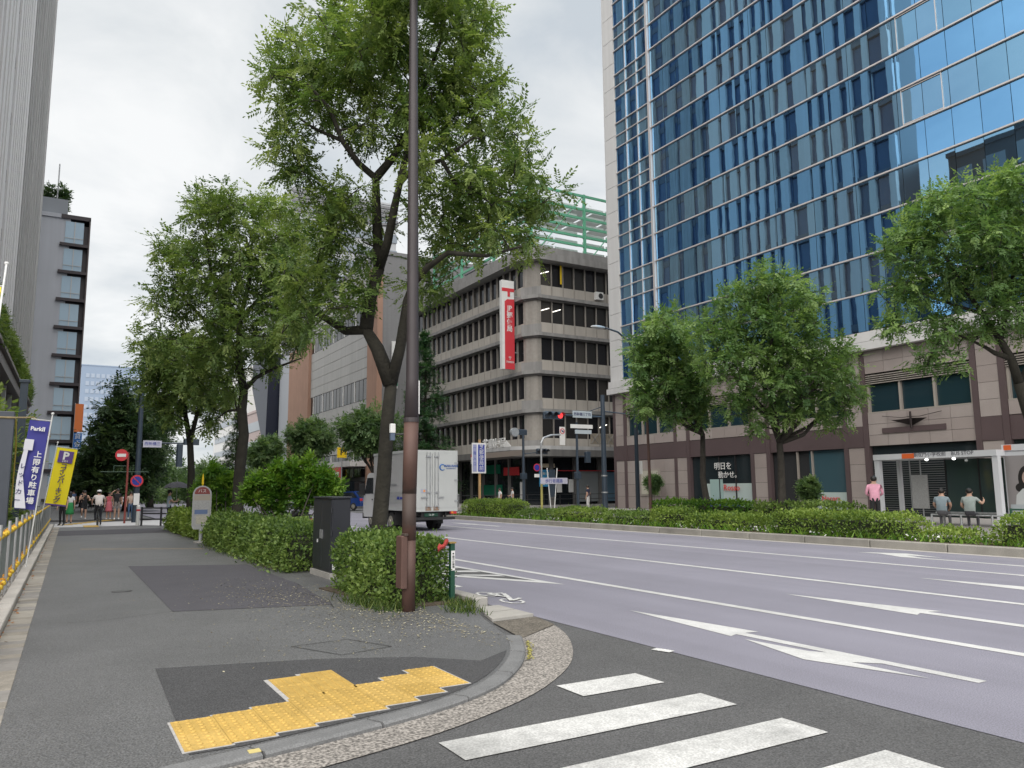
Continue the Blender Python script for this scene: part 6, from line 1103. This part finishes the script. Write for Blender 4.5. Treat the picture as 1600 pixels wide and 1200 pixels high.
for s in (-1, 1):
    MB().box(*sorted((s*0.6, s*0.66)), YR+0.1, YR+0.2, 0.5, 0.7).build('bar_bracket', m_chas, tk); l_ = MB().cbox(*sorted((s*0.78, s*1.05)), YR-0.01, YR+0.08, 0.64, 0.76, 0.01).build('tail_light', m_red, tk); MB().box(*sorted((s*0.82, s*0.90)), YR-0.016, YR-0.008, 0.66, 0.74).build('indicator', M('amber_lens', (0.75, 0.25, 0.02), 0.3), l_)
    for dx in (0.70, 0.93): wheel(tk, s*dx, 0, 0.36, 0.2, side=s)
    wheel(tk, s*0.86, 2.4, 0.36, 0.2, side=s); MB().box(*sorted((s*0.6, s*1.02)), -0.45, -0.42, 0.22, 0.75).build('mud_flap', m_rubber, tk)
MB().box(-0.28, 0.28, YR+0.06, YR+0.10, 0.55, 0.68).build('number_plate', m_green, tk); text('12-34', 0.1, m_white, (0, YR+0.05, 0.615), (1, 0, 0), parent=tk); MB().tube([(-0.8, 0, 0.36), (0.8, 0, 0.36)], 0.07, 8).build('rear_axle', m_chas, tk)
MB().cbox(-0.98, -0.5, 0.6, 1.6, 0.42, 0.76, 0.03).build('side_box', m_chas, tk); MB().tube([(0.75, 0.6, 0.58), (0.75, 1.6, 0.58)], 0.2, 14).build('fuel_tank', m_steel, tk)
prof = [(3.25, 0.45), (5.05, 0.45), (5.08, 1.15), (4.98, 1.35), (4.45, 2.18), (4.2, 2.28), (3.25, 2.28)]
cabm = MB().prism_ax(prof, -0.98, 0.98, 'x').build('cab', m_cabw, tk); cabm.scale = (1, 0.74, 1); cabm.location = (0, -0.44, 0)
for s in (-1, 1): w_ = MB().prism_ax([(3.45, 1.42), (4.82, 1.42), (4.42, 2.08), (3.45, 2.08)], s*0.982, s*0.992, 'x').build('side_window', m_wglass, cabm); MB().box(*sorted((s*1.0, s*1.25)), 4.72, 4.80, 1.35, 1.85).build('mirror', m_black, cabm); MB().box(*sorted((s*0.981, s*0.995)), 3.5, 3.66, 1.15, 1.20).build('door_handle', m_black, cabm)
MB().add([(-0.9, 4.99, 1.40), (0.9, 4.99, 1.40), (0.86, 4.50, 2.14), (-0.86, 4.50, 2.14)], [(0, 1, 2, 3)]).build('windscreen', m_wglass, cabm); MB().cbox(-1.0, 1.0, 4.98, 5.12, 0.38, 0.62, 0.03).build('bumper', m_chas, cabm)
for s in (-1, 1): MB().box(*sorted((s*0.5, s*0.9)), 5.07, 5.10, 0.72, 0.92).build('headlight', m_chrome, cabm)
MB().box(-1.0, -0.9, 3.35, 4.15, 0.42, 0.46).build('step', m_chas, cabm)
# small blue car past the crossing
m_cblue = M('metallic_blue', (0.02, 0.07, 0.30), 0.25, 0.4, coat=1.0)
car = empty('blue_car', (20.3, 60.0, 0.0), rz=math.radians(28), label='small blue hatchback beyond the crossing behind the lorry', cat='car')
pr = [(-1.8, 0.3), (1.75, 0.3), (1.85, 0.65), (1.6, 0.85), (0.85, 0.95), (0.3, 1.42), (-1.2, 1.46), (-1.75, 0.95), (-1.85, 0.6)]
b = MB().prism_ax(pr, -0.78, 0.78, 'x').build('body', m_cblue, car)
for s in (-1, 1): MB().prism_ax([(0.72, 0.97), (0.25, 1.36), (-1.1, 1.38), (-1.55, 0.97)], s*0.785, s*0.795, 'x').build('side_window', m_wglass, b); [wheel(car, s*0.72, y, 0.29, 0.16, side=s) for y in (-1.15, 1.15)]; MB().box(*sorted((s*0.5, s*0.77)), -1.85, -1.78, 0.72, 0.9).build('tail_light', m_red, b); MB().box(*sorted((s*0.5, s*0.76)), 1.78, 1.84, 0.66, 0.78).build('headlight', m_chrome, b)
MB().add([(-0.68, -1.74, 0.98), (0.68, -1.74, 0.98), (0.62, -1.26, 1.42), (-0.62, -1.26, 1.42)], [(0, 1, 2, 3)]).build('rear_window', m_wglass, b); MB().add([(-0.68, 0.86, 0.99), (0.68, 0.86, 0.99), (0.62, 0.36, 1.40), (-0.62, 0.36, 1.40)], [(0, 3, 2, 1)]).build('windscreen', m_wglass, b); MB().box(-0.25, 0.25, -1.87, -1.85, 0.5, 0.62).build('number_plate', m_white, b)
# bicycle
def bicycle(loc, rz, label):
    e = empty('bicycle', loc, rz, label, 'bicycle')
    for y in (-0.52, 0.52):
        t = MB(); t.tube([(0, y+0.33*math.cos(a), 0.34+0.33*math.sin(a)) for a in np.linspace(0, 2*math.pi, 25)], 0.016, 6, cap=False); w_ = t.build('wheel', m_rubber, e); s = MB(); [s.tube([(0, y, 0.34), (0, y+0.32*math.cos(a), 0.34+0.32*math.sin(a))], 0.003, 3) for a in np.linspace(0, 2*math.pi, 13)[:-1]]; s.build('spokes', m_steel, w_)
    f = MB(); [f.tube(q, 0.016, 6) for q in ([(0, -0.52, 0.34), (0, -0.05, 0.30)], [(0, -0.05, 0.30), (0, -0.18, 0.80)], [(0, -0.52, 0.34), (0, -0.16, 0.72)], [(0, -0.05, 0.30), (0, 0.38, 0.72)], [(0, 0.36, 0.80), (0, 0.52, 0.34)])]; f.build('frame', m_black, e)
    MB().tube([(-0.28, 0.22, 1.02), (-0.22, 0.34, 1.02), (0, 0.36, 0.98), (0.22, 0.34, 1.02), (0.28, 0.22, 1.02)], 0.013, 6).build('handlebar', m_steel, e); MB().tube([(0, 0.36, 0.78), (0, 0.35, 0.99)], 0.014, 6).build('stem', m_steel, e); MB().ball((0, -0.2, 0.84), 0.09, 0.13, 0.035).build('saddle', m_black, e); MB().box(-0.14, 0.14, 0.42, 0.66, 0.78, 0.98).build('basket', m_steel, e)
    for s in (-1, 1): MB().box(*sorted((s*0.06, s*0.15)), -0.1+s*0.13, -0.02+s*0.13, 0.28-s*0.08, 0.30-s*0.08).build('pedal', m_black, e)
    return e
bicycle((1.86, 41.7, 0.0), 0.0, 'black bicycle ridden by the person in a white cap')
# scooter
sco = empty('scooter', (6.75, 24.6, 0), label='dark scooter with red tail light glimpsed under the bright shrub', cat='scooter')
for y in (-0.6, 0.62): wheel(sco, 0, y, 0.24, 0.11)
MB().prism_ax([(-0.78, 0.5), (-0.72, 0.80), (0.0, 0.78), (0.05, 0.36), (0.35, 0.34), (0.50, 0.95), (0.58, 0.95), (0.55, 0.3), (-0.3, 0.26)], -0.15, 0.15, 'x').build('body', m_black, sco); MB().cbox(-0.16, 0.16, -0.72, -0.02, 0.78, 0.86, 0.02).build('seat', m_rubber, sco); MB().tube([(-0.34, 0.40, 1.05), (0, 0.5, 1.02), (0.34, 0.40, 1.05)], 0.016, 6).build('handlebar', m_steel, sco); MB().cbox(-0.14, 0.14, -0.84, -0.78, 0.60, 0.72, 0.01).build('tail_light', m_red, sco); MB().box(-0.13, 0.13, -0.84, -0.82, 0.42, 0.56).build('number_plate', m_white, sco); MB().tube([(0, 0.54, 0.95), (0, 0.62, 0.24)], 0.03, 6).build('fork', m_steel, sco)
# ================================================================ PEOPLE
JR = dict(pelvis=.125, spine=.118, chest=.135, neck=.052, head=.088, crown=.072, sh=.062, el=.043, wr=.030, hd=.032, hip=.088, kn=.058, an=.042, toe=.034)
def cloth(col, nm=None): return M(nm or 'cloth_%02d_%02d_%02d' % tuple(int(c*99) for c in col), col, 0.85, var=0.08, vs=14)
def person(label, loc, rz, top, bottom, shoes=(0.5, 0.5, 0.5), h=1.68, pose=None, sleeve='short', legs='long', hair='short', hat=None, group=None, bulk=1.0, skirt=False):
    J = dict(pelvis=(0, 0, .93), spine=(0, -.005, 1.12), chest=(0, 0, 1.33), neck=(0, 0.005, 1.455), head=(0, .025, 1.565), crown=(0, .015, 1.64))
    for s, n in ((-1, 'L'), (1, 'R')):
        J.update({'sh'+n: (s*.175, 0, 1.39), 'el'+n: (s*.225, -.02, 1.12), 'wr'+n: (s*.235, .05, .88), 'hd'+n: (s*.235, .07, .80), 'hip'+n: (s*.085, 0, .88), 'kn'+n: (s*.095, .02, .49), 'an'+n: (s*.10, -.02, .085), 'toe'+n: (s*.115, .13, .035)})
    J.update(pose or {}); k = h/1.70; e = empty('person', loc, rz, label, 'person', group)
    names = list(J); idx = {n: i for i, n in enumerate(names)}; E_ = [('pelvis', 'spine'), ('spine', 'chest'), ('chest', 'neck'), ('neck', 'head'), ('head', 'crown')]
    for n in 'LR': E_ += [('chest', 'sh'+n), ('sh'+n, 'el'+n), ('el'+n, 'wr'+n), ('wr'+n, 'hd'+n), ('pelvis', 'hip'+n), ('hip'+n, 'kn'+n), ('kn'+n, 'an'+n), ('an'+n, 'toe'+n)]
    me = bpy.data.meshes.new('skeleton'); me.from_pydata([tuple(c*k for c in J[n]) for n in names], [(idx[a], idx[b]) for a, b in E_], [])
    ob = bpy.data.objects.new('skeleton', me); COL.objects.link(ob)
    bpy.context.view_layer.objects.active = ob
    md = ob.modifiers.new('skin', 'SKIN'); md.use_smooth_shade = True; md.branch_smoothing = 0.3
    sk = me.skin_vertices[0].data
    for n in names:
        r = JR[n] if n in JR else JR[n[:-1]]; r *= k*(bulk if n in ('pelvis', 'spine', 'chest') else 1); wide = 1.25 if n in ('pelvis', 'spine', 'chest') else 1.0
        sk[idx[n]].radius = (r*wide, r*(0.95 if wide > 1 else 1)); sk[idx[n]].use_root = (n == 'pelvis')
    ss_ = ob.modifiers.new('sub', 'SUBSURF'); ss_.levels = 1; ss_.render_levels = 1
    bm = bpy.data.meshes.new_from_object(ob.evaluated_get(bpy.context.evaluated_depsgraph_get())); bpy.data.objects.remove(ob); bpy.data.meshes.remove(me)
    bm.materials.clear(); [bm.materials.append(m) for m in (cloth(top), cloth(bottom), m_skin, cloth(shoes))]
    seg = [(np.array(J[a])*k, np.array(J[b])*k, a, b) for a, b in E_]
    C = np.array([p.center[:] for p in bm.polygons]); best = np.full(len(C), 9.0); mi = np.zeros(len(C), int)
    for a, b, na, nb in seg:
        t = np.clip(((C-a)@(b-a))/max(1e-6, (b-a)@(b-a)), 0, 1); d = np.linalg.norm(C-(a+t[:, None]*(b-a)), axis=1)
        if nb in ('head', 'crown'): v = np.full(len(C), 2)
        elif nb == 'neck': v = np.where(t > 0.75, 2, 0)
        elif nb[:2] in ('el',): v = np.where(t > (0.55 if sleeve == 'short' else (2 if sleeve == 'long' else 0.0)), 2, 0)
        elif nb[:2] in ('wr',): v = np.full(len(C), 0 if sleeve == 'long' else 2)
        elif nb[:2] == 'hd': v = np.full(len(C), 2)
        elif nb[:2] == 'sh' or nb in ('chest', 'spine'): v = np.full(len(C), 0) if sleeve != 'none' or nb[:2] != 'sh' else np.where(t > 0.8, 2, 0)
        elif nb[:3] == 'hip': v = np.full(len(C), 1)
        elif nb[:2] == 'kn': v = np.where(t > (2 if legs != 'shorts' else 0.75), 2, 1)
        elif nb[:2] == 'an': v = np.full(len(C), 1 if legs == 'long' else 2)
        else: v = np.full(len(C), 3)
        m_ = d < best; best[m_] = d[m_]; mi[m_] = v[m_]
    mi = np.where((mi == 1) & (C[:, 2] > (np.array(J['pelvis'])[2]+0.03)*k), 0, mi)
    bm.polygons.foreach_set('material_index', mi.astype(np.int32))
    body = link('body', bm, e)
    H = Vector(J['head'])*k; U = (Vector(J['crown'])-Vector(J['head'])).normalized()
    fx = MB(); fx.tube([tuple(H+Vector((0, .075, .02))*k), tuple(H+Vector((0, .105, -.012))*k), tuple(H+Vector((0, .08, -.022))*k)], [0.008*k, 0.014*k, 0.01*k], 6)
    for s in (-1, 1): fx.ball(tuple(H+Vector((s*.085, -.005, .0))*k), .012*k, .022*k, .03*k, 7, 5)
    fx.build('nose_and_ears', m_skin, body)
    for s in (-1, 1): MB().ball(tuple(H+Vector((s*.032, .078, .018))*k), .011*k, .006*k, .007*k, 6, 4).build('eye', m_black, body)
    MB().box(H.x-.022*k, H.x+.022*k, H.y+.076*k, H.y+.083*k, H.z-.052*k, H.z-.043*k).build('mouth', M('lips', (0.35, 0.13, 0.11), 0.5), body)
    for n, s in (('L', -1), ('R', 1)):
        w0, w1 = Vector(J['wr'+n])*k, Vector(J['hd'+n])*k; d = (w1-w0).normalized(); a = d.cross(Vector((1, 0, 0))); a = a.normalized() if a.length > 0.1 else Vector((0, 1, 0)); fm_ = MB()
        for f, (o_, L_) in enumerate(((-.024, .055), (-.008, .065), (.008, .068), (.022, .05))): p = w1+a*o_*k; fm_.tube([tuple(p), tuple(p+d*L_*k*0.55), tuple(p+d*L_*k*0.9+Vector((-s*.018, .0, 0))*k)], [.009*k, .008*k, .006*k], 5)
        p = w0.lerp(w1, 0.4); fm_.tube([tuple(p), tuple(p+a*.04*k+d*.03*k), tuple(p+a*.045*k+d*.06*k)], [.011*k, .009*k, .007*k], 5); fm_.build('fingers', m_skin, body)
    if hair:
        hm = MB(); hm.ball(tuple(H+Vector((0, -.018, .045))*k), .098*k, .108*k, .098*k, 12, 8)
        if hair == 'long': hm.ball(tuple(H+Vector((0, -.06, -.06))*k), .085*k, .06*k, .15*k, 10, 8)
        hm.build('hair', m_hair, body, smooth=True)
    if hat: c = MB(); c.ball(tuple(H+Vector((0, -.01, .075))*k), .106*k, .115*k, .07*k, 12, 8); c.disc(tuple(H+Vector((0, .06, .065))*k), (0, 0.15, 1), .10*k, .012, 14); c.build('hat', cloth(hat), body, smooth=True)
    if skirt: MB().tube([tuple(Vector(J['spine'])*k), tuple(Vector(J['pelvis'])*k), tuple(Vector((0, 0, .62))*k), tuple(Vector((0, 0.01, .5))*k)], [.14*k, .17*k, .21*k, .23*k], 12).build('skirt', cloth(bottom), body, smooth=True)
    return e
PI = math.pi
person('jogger in black vest and shorts coming towards the crossing', (1.57, 51.8, 0), PI, (0.012, 0.012, 0.014), (0.015, 0.015, 0.018), (0.6, 0.6, 0.6), sleeve='none', legs='shorts', pose=dict(elR=(.27, .06, 1.13), wrR=(.10, .20, 1.28), hdR=(.05, .20, 1.34), elL=(-.30, -.06, 1.15), wrL=(-.26, .18, 1.10), hdL=(-.25, .24, 1.14), knR=(.10, .16, .55), anR=(.10, -.06, .22), toeR=(.11, .06, .12)))
person('cyclist in white shirt and white cap seen from behind', (1.86, 41.55, 0.0), 0, (0.60, 0.56, 0.54), (0.02, 0.022, 0.03), (0.3, 0.3, 0.3), hat=(0.7, 0.7, 0.72), bulk=1.15, pose=dict(pelvis=(0, -.08, .98), spine=(0, -.05, 1.17), chest=(0, .03, 1.36), neck=(0, .07, 1.47), head=(0, .11, 1.57), crown=(0, .11, 1.65), shL=(-.18, .04, 1.41), shR=(.18, .04, 1.41), elL=(-.28, .16, 1.2), elR=(.28, .16, 1.2), wrL=(-.26, .36, 1.06), wrR=(.26, .36, 1.06), hdL=(-.25, .42, 1.04), hdR=(.25, .42, 1.04), hipL=(-.09, -.05, .93), hipR=(.09, -.05, .93), knL=(-.12, .20, .62), anL=(-.11, .02, .28), toeL=(-.11, .16, .22), knR=(.11, .10, .50), anR=(.12, -.05, .10), toeR=(.12, .10, .05)))
person('person in a pink dress waiting at the crossing', (2.78, 50.3, 0), PI*0.9, (0.45, 0.09, 0.12), (0.45, 0.12, 0.15), (0.7, 0.7, 0.7), h=1.58, sleeve='none', legs='shorts', hair='long', skirt=True)
person('person in black T-shirt and grey shorts with one hand raised to the head', (3.18, 50.1, 0), PI, (0.012, 0.012, 0.014), (0.24, 0.21, 0.20), (0.7, 0.7, 0.7), h=1.78, legs='shorts', bulk=1.12, pose=dict(elR=(.36, .03, 1.38), wrR=(.20, .10, 1.55), hdR=(.12, .10, 1.60)))
person('person in beige top and blue jeans beside the one in black T-shirt', (3.88, 50.2, 0), PI*1.05, (0.46, 0.36, 0.30), (0.07, 0.13, 0.24), (0.7, 0.7, 0.7), h=1.60, hair='long', pose=dict(elL=(-.24, .04, 1.13), wrL=(-.10, .20, 1.10), hdL=(-.03, .22, 1.11)))
person('person in dark clothes standing behind the yellow banner', (0.42, 43.3, 0), PI*0.8, (0.02, 0.02, 0.022), (0.018, 0.018, 0.02), (0.03, 0.03, 0.03), h=1.7, sleeve='short')
person('person in white shirt and green skirt right of the yellow banner', (0.75, 46.0, 0), 0.2, (0.55, 0.55, 0.55), (0.02, 0.20, 0.06), (0.03, 0.03, 0.03), h=1.62, hair='long', skirt=True, legs='shorts')
for i, (lab, x, y, c1, c2) in enumerate((('far walker in dark clothes behind the jogger', 1.9, 66, (0.03, 0.03, 0.04), (0.03, 0.03, 0.04)), ('far walker in a blue shirt close to the yellow banner', 1.35, 70, (0.10, 0.16, 0.30), (0.04, 0.04, 0.05)), ('far walker in a grey shirt on the shaded pavement', 2.3, 74, (0.30, 0.30, 0.32), (0.03, 0.03, 0.05)), ('far walker in white beside the dark trees', 2.9, 80, (0.55, 0.55, 0.55), (0.05, 0.05, 0.08)))):
    person(lab, (x, y, 0.05), PI*(i % 2), c1, c2, (0.1, 0.1, 0.1), group='people far along the pavement', pose=dict(knL=(-.09, .12, .5), anL=(-.09, .16, .1), toeL=(-.1, .3, .05), anR=(.09, -.18, .12), toeR=(.1, -.05, .04)))
um = person('person in pale blue shirt walking under a dark umbrella past the hedge', (4.4, 37.2, 0), -PI/2, (0.30, 0.36, 0.42), (0.02, 0.022, 0.03), (0.02, 0.02, 0.02), h=1.66, pose=dict(elR=(.24, .12, 1.16), wrR=(.18, .30, 1.18), hdR=(.17, .34, 1.24)))
ub = empty('umbrella', (4.67, 37.02, 0), label='open dark grey umbrella over the person in pale blue', cat='umbrella'); mb = MB(); n = 16; R_ = [(0.0, 2.02), (0.2, 1.99), (0.4, 1.90), (0.55, 1.76)]
vs = []; fs = []
for r, z in R_: vs += [(r*math.cos(2*PI*k/n), r*math.sin(2*PI*k/n), z-(0.03 if k % 2 and r > 0.3 else 0)) for k in range(n)]
for j in range(3): fs += [(j*n+k, j*n+(k+1) % n, (j+1)*n+(k+1) % n, (j+1)*n+k) for k in range(n)]
mb.add(vs, fs).build('canopy', cloth((0.05, 0.05, 0.06)), ub); MB().tube([(0, 0, 1.15), (0, 0, 2.08)], 0.009, 6).build('shaft', m_steel, ub); MB().tube([(0, 0, 1.02), (0, 0, 1.18)], 0.016, 6).build('grip', m_black, ub)
person('scooter rider in white helmet and dark backpack glimpsed behind the hedge', (6.75, 24.45, 0), 0, (0.40, 0.44, 0.52), (0.02, 0.02, 0.025), (0.02, 0.02, 0.02), hat=(0.75, 0.75, 0.78), sleeve='long', pose=dict(pelvis=(0, -.2, .93), spine=(0, -.16, 1.10), chest=(0, -.08, 1.28), neck=(0, -.04, 1.40), head=(0, 0, 1.50), crown=(0, 0, 1.58), shL=(-.18, -.07, 1.34), shR=(.18, -.07, 1.34), elL=(-.3, .12, 1.18), elR=(.3, .12, 1.18), wrL=(-.32, .38, 1.08), wrR=(.32, .38, 1.08), hdL=(-.32, .45, 1.06), hdR=(.32, .45, 1.06), hipL=(-.09, -.18, .90), hipR=(.09, -.18, .90), knL=(-.2, .22, .78), knR=(.2, .22, .78), anL=(-.2, .2, .36), anR=(.2, .2, .36), toeL=(-.2, .36, .33), toeR=(.2, .36, .33)))
bkp = MB().cbox(-0.17, 0.17, -0.12, 0.06, 0, 0.45, 0.04).build('backpack', m_black, loc=(6.75, 24.24, 1.0)); tag(bkp, 'black backpack on the back of the scooter rider', 'backpack')
person('pedestrian in white shirt and dark skirt outside the post office, left of two', (26.9, 47.4, 0), PI*0.5, (0.62, 0.62, 0.62), (0.05, 0.04, 0.05), (0.03, 0.03, 0.03), h=1.62, hair='long')
person('pedestrian in white shirt outside the post office, right of two', (27.4, 46.5, 0), PI*0.4, (0.66, 0.66, 0.66), (0.06, 0.05, 0.05), (0.03, 0.03, 0.03), h=1.66, pose=dict(elR=(.25, .05, 1.15), wrR=(.18, .22, 1.08), hdR=(.16, .28, 1.10)))
person('person in navy shirt and white trousers crossing by the granite corner', (31.0, 42.6, 0.05), PI*0.15, (0.015, 0.02, 0.05), (0.62, 0.61, 0.60), (0.5, 0.5, 0.5), h=1.70)
person('person in pink shirt standing with back turned by the bus shelter', (23.0, 15.85, 0.19), -0.9, (0.66, 0.32, 0.42), (0.02, 0.02, 0.025), (0.02, 0.02, 0.02), h=1.70, sleeve='long', bulk=1.15, pose=dict(elL=(-.25, .03, 1.13), wrL=(-.14, .20, 1.05), hdL=(-.08, .24, 1.06), elR=(.25, .03, 1.13), wrR=(.14, .20, 1.05), hdR=(.08, .24, 1.06)))
sit = dict(pelvis=(0, 0, .50), spine=(0, .02, .70), chest=(0, .07, .92), neck=(0, .10, 1.05), head=(0, .13, 1.16), crown=(0, .13, 1.24), hipL=(-.09, .03, .48), hipR=(.09, .03, .48), knL=(-.13, .42, .46), knR=(.13, .42, .46), anL=(-.13, .40, .09), anR=(.13, .40, .09), toeL=(-.14, .56, .035), toeR=(.14, .56, .035), shL=(-.185, .05, .98), shR=(.185, .05, .98), elL=(-.25, .12, .73), elR=(.25, .12, .73), wrL=(-.16, .34, .60), wrR=(.16, .34, .60), hdL=(-.13, .40, .58), hdR=(.13, .40, .58))
person('seated person in grey-blue shirt on the low rail, left of the pair', (25.0, 14.85, 0.19), -1.25, (0.20, 0.25, 0.28), (0.10, 0.10, 0.11), (0.5, 0.5, 0.5), pose=sit, bulk=1.2)
s2_ = dict(sit); s2_.update(elR=(.34, .10, .80), wrR=(.36, .30, .88), hdR=(.35, .34, .95))
person('seated person in grey-green shirt on the low rail, right of the pair', (25.0, 13.95, 0.19), -1.25, (0.27, 0.31, 0.30), (0.05, 0.05, 0.055), (0.4, 0.4, 0.4), pose=s2_, bulk=1.2)
